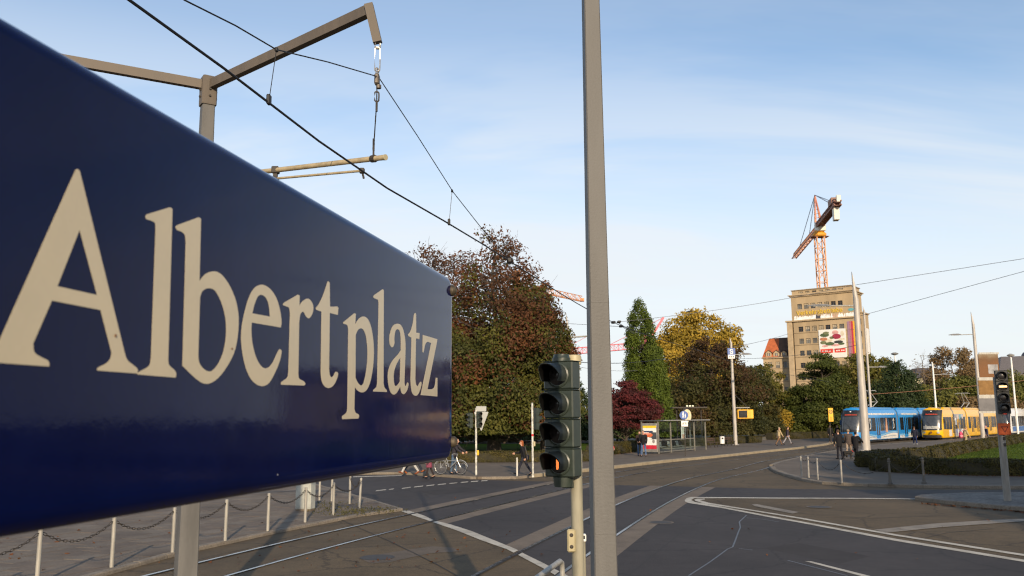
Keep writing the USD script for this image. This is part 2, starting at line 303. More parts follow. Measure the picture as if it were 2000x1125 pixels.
# pavement at the near left (slabs, kerb), its corner where the road crosses
kerbL = [G(x, y)[:2] for x, y in [(787, 997), (700, 1009), (525, 1044), (350, 1083), (200, 1125)]] + [np.array([-8.15, 13.4]), np.array([-9.5, 8.0]), np.array([-11.2, 2.0])]
kerbL_back = [G(x, y)[:2] for x, y in [(787, 997), (745, 984), (702, 972), (660, 959)]] + [np.array([-12.5, 46.2]), np.array([-30, 47])]
paveL = Polygon(list(kerbL_back[::-1]) + list(kerbL)[1:] + [(-30, 2.0)]).buffer(0)
# far pavement with the stop and the park behind it
kerbF = [np.array(q) for q in [(-60., 46.2), (-20., 46.2)]] + [G(x, y)[:2] for x, y in [(640, 927), (785, 926), (860, 931), (930, 936), (1010, 935)]] + [np.array(q) for q in
         [(0.9, 42.6), (2.9, 45.3), (5.4, 49.0), (10.1, 56.2), (13.7, 60.7), (16.6, 64.8), (20.4, 70.4), (24.7, 76.2), (30.9, 86.2), (33.6, 91.6), (38.5, 97.3), (53.0, 112.6), (90.0, 152.0)]]
paveF = Polygon(list(kerbF) + [(160, 240), (-160, 240), (-160, 46.2)]).buffer(0)
# right pavement wedge with the hedge and lawn
isl_near = [G(x, y)[:2] for x, y in [(1502, 914), (1508, 920), (1520, 925.5), (1537, 931), (1570, 940.5), (1612, 946.5), (1680, 949.5), (1750, 951.5), (1890, 954), (2000, 954)]]
isl_back = [G(x, y)[:2] for x, y in [(1503, 911), (1515, 906), (1542, 899.5), (1580, 891), (1620, 883.5)]] + [np.array(q) for q in [(30.0, 78.0), (33.4, 81.8), (44.2, 93.6), (60, 111), (84, 137)]]
paveR = Polygon(list(isl_near[::-1]) + list(isl_back) + [(120, 137), (60, 34.0)]).buffer(0)
# small island with the signal on the right
islS_px = [(1787, 976), (1792, 973.5), (1800, 971.5), (1850, 969), (1900, 967.2), (2000, 967), (2140, 967), (2140, 1008), (2000, 998), (1900, 989), (1830, 982)]
islS = gpoly(islS_px)

# ---- the dark new road across the tracks
stop_up = [(782.5, 997.5), (800, 997.5), (830, 1007.5), (847, 1016), (880, 1024), (922, 1037.5), (965, 1055), (1007, 1072), (1025, 1082), (1060, 1099), (1095, 1117), (1140, 1141), (1200, 1180)]
stop_lo = [(785, 999), (802, 1005), (835, 1016), (852, 1022), (890, 1035), (940, 1055), (990, 1072.5), (1012, 1084), (1065, 1112), (1105, 1135), (1165, 1180)]
isl_out_top = [(1340, 975), (1348, 971.5), (1420, 971.7), (1500, 972.3), (1560, 972.2), (1700, 973), (1795, 974.2)]
isl_out_bot = [(1337, 977.5), (1345, 981), (1409, 990.6), (1500, 1008), (1560, 1018.7), (1750, 1054), (1875, 1075), (2000, 1095), (2200, 1128)]
road_px_top = [(702, 972), (655, 957), (560, 940), (640, 929.5), (785, 927), (860, 931.5), (930, 936.5), (1010, 939), (1105, 941), (1191, 947), (1301, 949), (1387, 951.5), (1507, 954), (1560, 955), (1650, 955.5), (1890, 957), (2140, 957)]
road = thing('road', kind='structure')
outer = [G(x, y)[:2] for x, y in road_px_top] + [np.array(q) for q in [(33., 33.5), (33., -3.), (2.4, -3.), (2.4, 9.)]] + [G(x, y)[:2] for x, y in stop_up[::-1]] + [G(787, 998)[:2]]
inner_isl = gpoly(isl_out_top + [(2140, 975)] + isl_out_bot[::-1])
ZR, ZP = -0.006, 0.0
roadpoly = Polygon(outer).buffer(0).difference(inner_isl).difference(paveL).difference(paveF).difference(paveR)

# ---- tram tracks (grooved rails let into the ground)
T1 = spline([(-13.0, -6.0), (-9.9, 4.0), (-6.95, 13.5), (-5.07, 19.4), (-2.45, 26.3), (1.35, 35.6), (3.75, 41.2), (8.1, 49.4), (11.4, 54.5), (16.2, 61.4), (23.0, 71.0), (29.6, 81.0), (35.2, 89.8), (42.3, 97.6), (56.0, 112.0), (80.0, 137.5)], 150)
T2 = spline([(-6.5, -6.0), (-4.0, 3.0), (-1.75, 10.0), (-0.03, 15.96), (2.07, 22.65), (3.74, 27.7), (6.75, 35.8), (9.35, 41.6), (12.3, 46.8), (17.35, 56.7), (19.2, 59.3), (26.1, 71.4), (31.6, 79.6), (38.5, 88.2), (48.0, 98.0), (62.0, 114.0), (86.0, 140.0)], 150)
def offs(c, d):
    t = np.gradient(c, axis=0); t /= np.linalg.norm(t, axis=1, keepdims=True); return c + np.c_[t[:, 1], -t[:, 0]] * d
def ribbon(c, d0, d1, z): 
    a, b = offs(c, d0), offs(c, d1); n = len(c); v = np.vstack([np.c_[a, np.full(n, z)], np.c_[b, np.full(n, z)]]); i = np.arange(n - 1)
    q = np.c_[i, i + n, i + n + 1, i + 1]
    return v, np.vstack([q[:, [0, 1, 2]], q[:, [0, 2, 3]]])
def ribpoly(c, d0, d1): return Polygon(list(offs(c, d0)) + list(offs(c, d1)[::-1])).buffer(0)
edges = []
for c, sides in ((T1, (-1, 1)), (T2, (-1, 1))):
    for s in sides: edges.append(ribpoly(c, s * 0.80, s * 1.36))
edgepoly = unary_union(edges).intersection(roadpoly.buffer(0.05))
part(road, 'asphalt', sheet(roadpoly.difference(edgepoly), ZR), asphalt_dark)
for g in (edgepoly.geoms if hasattr(edgepoly, 'geoms') else [edgepoly]):
    if g.area > 1: part(road, 'track_edging', sheet(g, ZR + 0.001), concrete_edge)
for k, (c, nm) in enumerate(((T1, 'left'), (T2, 'right'))):
    for d, sd_ in ((-0.745, 'left'), (0.745, 'right')):
        t = thing('tram_rail', f'{sd_} grooved steel rail of the {"tram track nearest the chained left pavement" if k == 0 else "tram track passing right beside the grey mast"}', 'tram rail')
        h = 0.038
        part(t, 'rail_head', ribbon(c, d - h, d + h, 0.006), rail_steel)
        part(t, 'rail_groove', ribbon(c, d + (h if d < 0 else -h - 0.045), d + (h + 0.045 if d < 0 else -h), 0.003), groove_dark)

# ---- painted markings
def marking(name, poly, m=paint_white, z=ZP): return part(road, name, sheet(poly, z), m)
line = gpoly(stop_up + stop_lo[::-1])
for c in (T1, T2):
    for d in (-0.745, 0.745): line = line.difference(ribpoly(c, d - 0.09, d + 0.09))
for g in sorted(line.geoms if hasattr(line, 'geoms') else [line], key=lambda q: q.centroid.y):
    if g.area > 0.05: marking('stop_line', g)
marking('island_outline', gpoly([(1337, 977), (1341, 972.8), (1350, 970.8), (1420, 971.0), (1500, 971.7), (1700, 972.6), (1795, 974), (1795, 975.2), (1700, 974.2), (1500, 973.6), (1420, 972.9), (1356, 973), (1350, 976.4), (1357, 980.4), (1409, 989.2), (1500, 1006.6), (1560, 1017.3), (1750, 1052.2), (2000, 1093), (2200, 1126.5), (2200, 1131), (2000, 1097.4), (1750, 1056.5), (1560, 1020.4), (1500, 1009.6), (1409, 992), (1345, 982.4), (1339, 980)]))
marking('island_inner_line', gpoly([(1356, 975.8), (1362, 974.2), (1377, 974), (1377, 975.2), (1367, 976.8), (1384, 981.8), (1458, 993.8), (1560, 1010.2), (1750, 1043.4), (2000, 1082), (2200, 1113), (2200, 1117.5), (2000, 1085.8), (1750, 1046.6), (1560, 1012.8), (1458, 995.9), (1372, 982.8), (1358, 978)]))
marking('island_bar', gpoly([(1707, 1034.5), (1830, 1022), (1957, 1014.5), (2000, 1013), (2000, 1018), (1957, 1021), (1840, 1029.5), (1730, 1040.5)]), paint_worn)
marking('island_bar', gpoly([(1468, 985), (1478, 984.5), (1560, 1000), (1548, 1003), (1474, 988.5)]), paint_worn)
marking('lane_dash', gpoly([(1572, 1096), (1584, 1096), (1704, 1126), (1742, 1138), (1716, 1138), (1690, 1127)]))
for q in [(733, 958.2, 755, 956), (759, 955.7, 770, 954.4), (784, 953.6, 803, 951.4), (808, 950.8, 827, 949), (832, 948.4, 849, 946.8), (854, 946.2, 872, 944.6), (877, 944, 894, 942.4), (899, 942, 915, 940.8), (919, 940.2, 935, 939.4), (939, 938.9, 953, 938.2)]:
    x0, y0, x1, y1 = q; marking('crossing_dash', gpoly([(x0, y0 + 1.2), (x0 + 2, y0 - 0.6), (x1, y1 - 0.6), (x1 - 2, y1 + 1.2)]))
marking('edge_line', gpoly([(690, 930.5), (785, 928.2), (785, 929.4), (690, 932)]))
for ln, w in (([(1458, 1006), (1444, 1019), (1446, 1030), (1442, 1039), (1437, 1053), (1431, 1068), (1421, 1072), (1405, 1084), (1384, 1099), (1345, 1124)], 0.035), ([(1458, 1011), (1490, 1014), (1521, 1019)], 0.03), ([(1443, 1071), (1470, 1074)], 0.04), ([(1538, 1094), (1600, 1110), (1655, 1124)], 0.04)):
    w1 = gline(ln, w); marking('tar_crack', w1, tar, ZP - 0.002)
for ln, w in (([(640, 1003), (700, 1030), (760, 1056), (850, 1100), (900, 1128)], 0.03), ([(1480, 990), (1580, 1004), (1700, 1012), (1850, 1006)], 0.03), ([(1760, 1062), (1850, 1040), (1940, 1032)], 0.025), ([(1225, 1125), (1330, 1040), (1400, 995)], 0.03), ([(880, 985), (960, 975), (1060, 985)], 0.03), ([(760, 972), (900, 962), (1040, 958)], 0.03)):
    marking('tar_crack', gline(ln, w), mat('crack_dark', (0.022, 0.019, 0.017), rough=0.8), ZP - 0.003)
for pl_, m_ in (([(1560, 1060), (1700, 1086), (1640, 1100), (1490, 1070)], groundmat('patch_dark', (0.036, 0.030, 0.028), (0.026, 0.022, 0.02), speck=0.16, pscale=0.8)), ([(820, 960), (905, 951), (940, 957), (850, 967)], LOOKS['patch_dark'] if 'patch_dark' in LOOKS else asphalt_dark)):
    marking('repair_patch', gpoly(pl_), m_, ZP - 0.0045)
for x_, y_, r_ in ((1600, 990, 0.33), (1290, 1020, 0.3)):
    c_ = Point(*G(x_, y_)[:2]); mh = thing('manhole_cover', {1600: 'round iron manhole cover inside the painted island', 1290: 'round iron manhole cover in the dark road beside the grey mast'}[x_], 'manhole cover', G(x_, y_)); part(mh, 'rim', sheet(c_.buffer(r_ + 0.06).difference(c_.buffer(r_)), 0.0015), concrete_edge, world=True); part(mh, 'lid', sheet(c_.buffer(r_), 0.001), iron_dark, world=True)
# lighter repair patches between the rails, crack in the island
for pl in ([(700, 1089), (735, 1083), (790, 1074), (845, 1066), (885, 1069), (905, 1076), (840, 1080), (762, 1097), (725, 1100)],):
    patch = gpoly(pl)
    solo('asphalt_patch', sheet(patch, -0.007), groundmat('patch_mat', (0.115, 0.090, 0.066), (0.08, 0.062, 0.045), speck=0.1, pscale=1.1, crack=0.4), kind='structure')
solo('manhole_cover', sheet(Point(*G(737, 1088)[:2]).buffer(0.36), -0.002), iron_dark, 'dark round iron manhole cover in the patched asphalt between the rails', 'manhole cover')

# ---- pavements, kerbs and slabs
def kerb_run(parent, pts, z1, w=0.16, L=1.0, inner=1, zb=-0.02, m=None):
    """kerb stones one by one along a line; inner=+1: stones lie to the left of the walking direction"""
    ls = LineString(pts); n = max(1, int(round(ls.length / L))); rng = random.Random(len(pts) + int(ls.length * 10))
    for i in range(n):
        a, b = np.array(ls.interpolate(i * ls.length / n).coords[0]), np.array(ls.interpolate((i + 1) * ls.length / n).coords[0])
        t = (b - a) / np.linalg.norm(b - a); nn = np.array([-t[1], t[0]]) * inner; g = 0.006
        z = z1 + rng.uniform(-0.006, 0.006); a2, b2 = a + t * g, b - t * g
        prof = [(0, zb), (0, z - 0.025), (0.025, z), (w, z), (w, zb)]
        rings = [np.array([(*(p + nn * u), h) for u, h in prof]) for p in (a2, b2)]
        v, f = taper(rings)
        part(parent, 'kerbstone', (v, f), m or kerb_stone)
pl = thing('pavement', kind='structure'); Z0 = 0.07
part(pl, 'bedding', extrude(paveL.buffer(-0.15), -0.02, Z0 - 0.022), joint_dirt)
kerb_run(pl, kerbL[:7], Z0, inner=-1); kerb_run(pl, [q for q in kerbL_back[:5]][::-1], Z0, inner=-1)
axis = np.array(kerbL[1]) - np.array(kerbL[4]); axis /= np.linalg.norm(axis); nrm = np.array([-axis[1], axis[0]]); org = np.array(kerbL[4]); inner = paveL.buffer(-0.17)
rng = random.Random(4); slabs = []
for i in range(-10, 40):
    for j in range(0, 24):
        w, d = 0.70, 0.52; o = org + axis * ((i + 0.5 * (j % 2)) * w) + nrm * (j * d - 0.1); g = 0.007
        q = Polygon([o + axis * g + nrm * g, o + axis * (w - g) + nrm * g, o + axis * (w - g) + nrm * (d - g), o + axis * g + nrm * (d - g)])
        c = q.centroid; px, py = pix((c.x, c.y, Z0))
        if c.y < 12 or px < -160 or py > 1200 or c.y > 37: continue
        q = q.intersection(inner)
        if q.area > 0.05: slabs.append((c.y, q))
slabs.sort(key=lambda s: s[0])
mats3 = [slab_stone, slab_stone_b, slab_stone_c]; rest = [MB(), MB(), MB()]
for k, (yy, q) in enumerate(slabs):
    z = Z0 + rng.uniform(-0.004, 0.003); mm = rng.choice([0, 0, 1, 1, 2]); me = extrude(q, Z0 - 0.03, z)
    if k < 290: part(pl, 'paving_slab', me, mats3[mm])
    else: rest[mm].add(me)
for k in range(3):
    if rest[k].v: part(pl, 'distant_slabs', rest[k], mats3[k], kind='stuff')
region = unary_union([q for _, q in slabs]).buffer(0.02)
restp = inner.difference(region)
part(pl, 'outer_paving', sheet(restp, Z0 - 0.004), slab_stone)

pf = thing('pavement', kind='structure')
part(pf, 'paving', extrude(paveF.buffer(-0.16), -0.02, KZ - 0.004), pave_far)
kerb_run(pf, kerbF[2:8], KZ, L=1.2, inner=1, w=0.18); kerb_run(pf, kerbF[7:-1], KZ + 0.04, L=1.5, inner=1, w=0.34, m=mat('platform_edge', (0.27, 0.22, 0.145), rough=0.85, var=0.15, scale=2))
pr_ = thing('pavement', kind='structure')
part(pr_, 'paving', extrude(paveR.buffer(-0.24), -0.02, KZ - 0.004), pave_far)
kerb_run(pr_, isl_near + [np.array((33, 33.7))], KZ, L=1.0, inner=1, w=0.28); kerb_run(pr_, isl_back, KZ, L=1.5, inner=-1, w=0.3)
ps = thing('traffic_island', kind='structure')
part(ps, 'paving', extrude(islS.buffer(-0.15), -0.02, KZ - 0.003), groundmat('island_stone', (0.15, 0.14, 0.125), (0.09, 0.08, 0.07), speck=0.25, pscale=1.5, fine=9))
kerb_run(ps, [G(x, y)[:2] for x, y in islS_px] + [G(*islS_px[0])[:2]], KZ, L=0.9, inner=-1, w=0.15)

# lawns
lawn1 = Polygon([(-60, 56.5), (-8, 56.5), (4.6, 56.5), (6.2, 61), (7.5, 66), (9.5, 72), (10, 95), (-60, 95)])
solo('lawn', extrude(lawn1, 0.05, 0.15), lawn_mat, kind='structure')
lawn3 = Polygon([(14.2, 76), (22, 92), (30, 104), (60, 150), (10, 150), (10, 76)])
solo('lawn', extrude(lawn3, 0.05, 0.145), mat('park_path', (0.24, 0.21, 0.15), rough=0.95, var=0.15), kind='structure')

# ================================================================ the street sign
LETTERS = [['A',[[[-8452,701],[-8448,708],[-8441,714],[-8434,717],[-8428,716],[-8421,713],[-8414,710],[-7886,-353],[-7878,-363],[-7870,-372],[-7858,-382],[-7842,-390],[-7823,-397],[-7804,-405],[-7785,-413],[-7766,-421],[-7754,-430],[-7751,-439],[-7754,-448],[-7757,-458],[-8142,-459],[-8145,-454],[-8148,-449],[-8145,-444],[-8124,-434],[-8092,-422],[-8066,-410],[-8050,-400],[-8039,-389],[-8031,-379],[-8026,-367],[-8024,-356],[-8021,-345],[-8150,-91],[-8565,-88],[-8682,-340],[-8679,-357],[-8676,-373],[-8669,-386],[-8655,-396],[-8637,-403],[-8618,-409],[-8597,-415],[-8574,-421],[-8557,-428],[-8551,-438],[-8549,-448],[-8548,-458],[-9032,-461],[-9033,-454],[-9035,-448],[-9032,-442],[-9019,-437],[-9001,-431],[-8983,-424],[-8969,-416],[-8956,-406],[-8943,-397],[-8777,-25],[-8594,386]],[[-8381,360],[-8190,-4],[-8530,-1]]]],['l',[[[-7764,586],[-7760,592],[-7753,598],[-7746,604],[-7499,711],[-7465,709],[-7424,-342],[-7421,-356],[-7419,-370],[-7410,-382],[-7392,-393],[-7369,-402],[-7348,-411],[-7335,-420],[-7325,-428],[-7319,-437],[-7318,-446],[-7322,-456],[-7325,-465],[-7752,-464],[-7753,-460],[-7753,-455],[-7750,-451],[-7726,-441],[-7692,-428],[-7663,-417],[-7647,-408],[-7635,-400],[-7626,-389],[-7621,-377],[-7620,-363],[-7618,-349],[-7645,523],[-7647,538],[-7650,552],[-7656,563],[-7670,568],[-7688,569],[-7705,570],[-7722,569],[-7738,568],[-7751,569],[-7759,573],[-7763,580]]]],['b',[[[-7415,592],[-7410,598],[-7400,604],[-7389,610],[-7132,725],[-7102,720],[-7083,252],[-7063,273],[-7043,294],[-7018,313],[-6987,330],[-6951,344],[-6914,355],[-6877,361],[-6840,362],[-6802,357],[-6762,345],[-6722,326],[-6682,303],[-6644,275],[-6607,243],[-6574,208],[-6547,172],[-6525,133],[-6508,92],[-6498,48],[-6494,2],[-6495,-46],[-6500,-97],[-6511,-150],[-6529,-200],[-6554,-246],[-6586,-288],[-6624,-329],[-6669,-371],[-6719,-411],[-6767,-443],[-6811,-465],[-6856,-481],[-6897,-491],[-6933,-494],[-6968,-492],[-7003,-485],[-7041,-473],[-7080,-458],[-7120,-440],[-7162,-421],[-7205,-400],[-7248,-379],[-7282,500],[-7286,520],[-7290,539],[-7298,554],[-7313,563],[-7331,568],[-7349,571],[-7367,571],[-7385,570],[-7399,571],[-7408,576],[-7414,584]],[[-7066,134],[-7058,153],[-7050,171],[-7036,188],[-7013,201],[-6985,213],[-6956,220],[-6926,223],[-6895,221],[-6865,214],[-6833,195],[-6801,170],[-6772,141],[-6746,110],[-6724,77],[-6705,41],[-6691,4],[-6682,-36],[-6678,-77],[-6679,-123],[-6686,-169],[-6698,-214],[-6715,-254],[-6738,-291],[-6764,-324],[-6797,-355],[-6833,-380],[-6869,-397],[-6902,-401],[-6935,-397],[-6965,-388],[-6992,-376],[-7017,-361],[-7035,-344],[-7046,-325],[-7050,-306],[-7054,-286]]]],['e',[[[-5765,45],[-5760,61],[-5754,77],[-5753,95],[-5759,123],[-5770,155],[-5785,189],[-5806,223],[-5832,259],[-5862,290],[-5899,317],[-5940,339],[-5984,356],[-6029,367],[-6075,373],[-6120,373],[-6163,366],[-6204,353],[-6241,336],[-6275,313],[-6305,285],[-6332,253],[-6357,213],[-6380,168],[-6399,123],[-6416,78],[-6430,33],[-6440,-9],[-6445,-48],[-6447,-84],[-6445,-119],[-6438,-155],[-6428,-190],[-6415,-226],[-6398,-265],[-6378,-304],[-6355,-341],[-6327,-374],[-6296,-404],[-6263,-429],[-6228,-448],[-6191,-462],[-6154,-472],[-6117,-478],[-6081,-480],[-6045,-478],[-6010,-472],[-5976,-462],[-5945,-447],[-5911,-422],[-5877,-390],[-5846,-357],[-5816,-323],[-5787,-287],[-5765,-253],[-5748,-219],[-5737,-187],[-5733,-163],[-5738,-155],[-5750,-149],[-5762,-146],[-5772,-147],[-5782,-152],[-5791,-158],[-5808,-174],[-5827,-196],[-5846,-217],[-5863,-237],[-5881,-258],[-5900,-276],[-5922,-293],[-5945,-307],[-5969,-317],[-5993,-324],[-6018,-328],[-6043,-328],[-6069,-323],[-6096,-314],[-6122,-301],[-6148,-284],[-6174,-262],[-6198,-237],[-6221,-206],[-6242,-171],[-6259,-138],[-6270,-106],[-6278,-74],[-6283,-45],[-6286,-18],[-6286,7],[-6285,33]],[[-6281,110],[-6270,137],[-6260,164],[-6248,190],[-6233,215],[-6217,240],[-6199,260],[-6182,271],[-6160,280],[-6138,284],[-6113,284],[-6087,280],[-6063,272],[-6040,258],[-6019,240],[-6002,217],[-5989,187],[-5980,153],[-5970,118]]]],['r',[[[-5736,259],[-5728,264],[-5716,271],[-5704,278],[-5448,382],[-5406,379],[-5406,281],[-5386,300],[-5365,319],[-5339,336],[-5304,353],[-5264,368],[-5227,376],[-5194,374],[-5164,365],[-5139,353],[-5120,338],[-5107,321],[-5101,302],[-5102,281],[-5111,259],[-5125,238],[-5144,219],[-5168,202],[-5192,191],[-5216,190],[-5240,195],[-5262,202],[-5280,213],[-5295,226],[-5310,234],[-5322,237],[-5337,236],[-5350,232],[-5363,223],[-5376,211],[-5386,198],[-5392,177],[-5396,153],[-5401,128],[-5387,-344],[-5383,-359],[-5379,-374],[-5367,-386],[-5341,-394],[-5308,-399],[-5279,-404],[-5258,-411],[-5240,-419],[-5231,-426],[-5233,-433],[-5242,-439],[-5252,-446],[-5722,-455],[-5725,-448],[-5727,-441],[-5722,-433],[-5698,-423],[-5665,-411],[-5637,-401],[-5621,-393],[-5609,-386],[-5600,-377],[-5594,-367],[-5592,-356],[-5589,-344],[-5593,193],[-5599,209],[-5604,226],[-5615,238],[-5632,243],[-5653,244],[-5673,245],[-5693,246],[-5713,246],[-5727,247],[-5734,250],[-5737,254]]]],['t',[[[-5046,307],[-5032,318],[-5009,331],[-4988,347],[-4959,374],[-4926,407],[-4894,442],[-4865,482],[-4836,524],[-4813,559],[-4800,580],[-4789,599],[-4777,611],[-4762,613],[-4746,608],[-4730,603],[-4708,364],[-4526,388],[-4496,377],[-4508,303],[-4710,299],[-4695,-258],[-4689,-280],[-4683,-302],[-4674,-319],[-4662,-330],[-4647,-338],[-4631,-341],[-4614,-338],[-4597,-330],[-4580,-320],[-4563,-306],[-4547,-290],[-4529,-280],[-4504,-279],[-4478,-284],[-4464,-293],[-4466,-311],[-4478,-335],[-4498,-358],[-4522,-382],[-4553,-406],[-4587,-425],[-4624,-438],[-4664,-447],[-4702,-451],[-4739,-449],[-4774,-443],[-4804,-433],[-4830,-418],[-4853,-400],[-4870,-379],[-4880,-356],[-4886,-330],[-4892,-304],[-4910,289],[-5033,291],[-5039,296],[-5046,301]]]],['p',[[[-4358,241],[-4347,248],[-4330,256],[-4313,264],[-4056,376],[-4016,370],[-4028,255],[-3997,281],[-3965,307],[-3928,329],[-3883,347],[-3833,362],[-3784,370],[-3737,371],[-3691,365],[-3651,353],[-3612,333],[-3578,306],[-3547,274],[-3518,234],[-3494,188],[-3474,140],[-3460,92],[-3451,41],[-3447,-12],[-3450,-68],[-3458,-125],[-3471,-181],[-3490,-236],[-3514,-290],[-3542,-337],[-3574,-376],[-3611,-410],[-3652,-436],[-3698,-454],[-3749,-464],[-3798,-469],[-3844,-467],[-3887,-460],[-3925,-452],[-3955,-442],[-3980,-430],[-4004,-419],[-4007,-649],[-3996,-663],[-3985,-677],[-3970,-688],[-3945,-695],[-3915,-700],[-3891,-705],[-3877,-712],[-3868,-719],[-3865,-727],[-3869,-735],[-3879,-743],[-3889,-751],[-4327,-757],[-4334,-747],[-4341,-737],[-4338,-728],[-4316,-719],[-4283,-711],[-4255,-702],[-4236,-694],[-4223,-686],[-4213,-677],[-4207,-667],[-4204,-656],[-4201,-645],[-4218,179],[-4223,192],[-4228,206],[-4237,216],[-4251,223],[-4269,227],[-4288,229],[-4310,229],[-4334,228],[-4351,228],[-4359,231],[-4362,235]],[[-4008,144],[-3987,166],[-3966,189],[-3940,207],[-3907,220],[-3869,229],[-3832,231],[-3795,223],[-3759,207],[-3730,186],[-3703,154],[-3681,113],[-3664,68],[-3652,21],[-3646,-30],[-3646,-81],[-3652,-133],[-3664,-185],[-3680,-234],[-3700,-281],[-3724,-325],[-3748,-359],[-3767,-375],[-3793,-387],[-3820,-394],[-3850,-392],[-3881,-383],[-3911,-372],[-3939,-356],[-3966,-337],[-3992,-318]]]],['l',[[[-3492,638],[-3480,646],[-3461,655],[-3442,665],[-3187,764],[-3148,758],[-3112,-341],[-3101,-358],[-3091,-375],[-3076,-390],[-3051,-401],[-3021,-411],[-2998,-419],[-2991,-426],[-2990,-433],[-2989,-441],[-3447,-448],[-3446,-441],[-3445,-434],[-3437,-427],[-3412,-418],[-3378,-407],[-3351,-395],[-3338,-381],[-3331,-365],[-3325,-349],[-3316,585],[-3325,596],[-3333,607],[-3346,615],[-3368,618],[-3394,618],[-3419,618],[-3442,618],[-3463,619],[-3480,621],[-3490,625],[-3494,631]]]],['a',[[[-2665,408],[-2607,414],[-2548,413],[-2496,404],[-2450,383],[-2411,352],[-2377,315],[-2351,276],[-2331,231],[-2319,179],[-2317,116],[-2322,46],[-2327,-24],[-2347,-311],[-2331,-328],[-2315,-345],[-2297,-351],[-2277,-338],[-2256,-315],[-2235,-299],[-2212,-298],[-2190,-304],[-2180,-313],[-2187,-335],[-2206,-365],[-2232,-393],[-2268,-416],[-2311,-436],[-2352,-448],[-2392,-450],[-2429,-444],[-2458,-433],[-2479,-413],[-2493,-386],[-2508,-359],[-2542,-383],[-2576,-406],[-2612,-427],[-2651,-444],[-2692,-458],[-2733,-464],[-2777,-463],[-2822,-455],[-2859,-441],[-2891,-419],[-2919,-389],[-2940,-356],[-2956,-320],[-2966,-279],[-2967,-241],[-2958,-204],[-2940,-169],[-2914,-135],[-2879,-104],[-2835,-75],[-2785,-46],[-2726,-18],[-2662,9],[-2605,34],[-2565,56],[-2532,75],[-2500,95],[-2502,146],[-2504,197],[-2509,241],[-2517,273],[-2528,301],[-2545,322],[-2571,335],[-2606,343],[-2639,344],[-2670,336],[-2700,322],[-2721,305],[-2735,279],[-2744,248],[-2750,219],[-2749,195],[-2744,172],[-2747,152],[-2763,132],[-2787,115],[-2813,104],[-2841,103],[-2870,108],[-2893,117],[-2911,132],[-2924,151],[-2931,173],[-2930,201],[-2922,233],[-2908,265],[-2887,298],[-2858,331],[-2822,360],[-2776,381],[-2721,398]],[[-2511,2],[-2558,-25],[-2605,-53],[-2647,-82],[-2686,-115],[-2720,-150],[-2744,-185],[-2755,-221],[-2758,-258],[-2753,-290],[-2743,-318],[-2727,-341],[-2706,-357],[-2678,-360],[-2646,-354],[-2615,-344],[-2585,-331],[-2554,-313],[-2524,-296]]]],['t',[[[-2220,317],[-2196,330],[-2161,345],[-2131,363],[-2097,395],[-2062,435],[-2031,477],[-2009,524],[-1990,574],[-1973,610],[-1959,619],[-1939,627],[-1921,630],[-1910,626],[-1902,618],[-1894,610],[-1882,372],[-1732,380],[-1746,298],[-1890,296],[-1902,-246],[-1892,-269],[-1882,-291],[-1868,-309],[-1849,-321],[-1824,-329],[-1799,-331],[-1776,-320],[-1753,-303],[-1731,-288],[-1709,-278],[-1686,-269],[-1666,-266],[-1648,-268],[-1633,-275],[-1628,-284],[-1640,-310],[-1663,-344],[-1691,-376],[-1722,-402],[-1759,-426],[-1796,-443],[-1832,-453],[-1871,-458],[-1911,-458],[-1954,-452],[-1997,-441],[-2031,-426],[-2055,-402],[-2071,-372],[-2084,-341],[-2093,-308],[-2098,-274],[-2102,-239],[-2077,287],[-2209,298],[-2216,304],[-2222,310]]]],['z',[[[-1588,370],[-893,373],[-905,340],[-1357,-354],[-1288,-354],[-1217,-353],[-1154,-349],[-1099,-338],[-1051,-323],[-1017,-303],[-991,-268],[-975,-224],[-958,-180],[-878,-180],[-880,-444],[-1667,-443],[-1196,291],[-1258,293],[-1319,296],[-1371,293],[-1414,284],[-1448,270],[-1473,253],[-1501,218],[-1525,175],[-1549,133],[-1599,136]]]]]
SP = np.array([-0.09038, 1.32, 2.87706]); SU = np.array([0.19777, 0.98025, 0.0]); SN = np.array([0.98025, -0.19777, 0.0]); SZ = np.array([0, 0, 1.])
enamel_blue = usdkit.material(stage, '/World/Looks/enamel_blue', {
    'g': ('geometry', {}), 'n': ('noise_texture', {'scale': 9.0, 'detail': 6.0, 'roughness': 0.65}), 'n2': ('noise_texture', {'scale': 26.0, 'detail': 3.0}),
    'r': ('rgb_ramp', {'ramp': [(0.3, (0.0018, 0.0042, 0.034)), (0.55, (0.0022, 0.0055, 0.043)), (0.75, (0.0028, 0.007, 0.050))]}),
    'rr': ('rgb_ramp', {'ramp': [(0.3, (0.05,) * 3), (0.6, (0.085,) * 3), (0.8, (0.14,) * 3)]}),
    'bp': ('bump', {'strength': 0.06, 'distance': 0.004}),
    'p': ('principled_bsdf', {'specular_ior_level': 0.13})},
    [('g.position', 'n.vector'), ('g.position', 'n2.vector'), ('n.fac', 'r.fac'), ('n2.fac', 'rr.fac'), ('r.color', 'p.base_color'), ('rr.color', 'p.roughness'), ('n.fac', 'bp.height'), ('bp.normal', 'p.normal')], surface='p.BSDF')
enamel_cream = mat('enamel_cream', (0.56, 0.48, 0.33), rough=0.32, var=0.04, scale=14, dirt=(0.50, 0.42, 0.28))
sg = thing('street_sign', 'dark blue enamel street name sign with cream serif lettering in the left foreground', 'street sign', SP + SU * -0.54)
S0, S1, ZB, ZT = -1.09, 0.0, -0.1365, 0.1405
def dome(s, t):
    """the enamelled plate is flat and rolls back along its rim"""
    d = np.minimum(np.minimum(s - S0, S1 - s), np.minimum(t - ZB, ZT - t)); w = 0.012
    return np.where(d < w, -0.009 * ((w - d) / w) ** 2, 0.0)
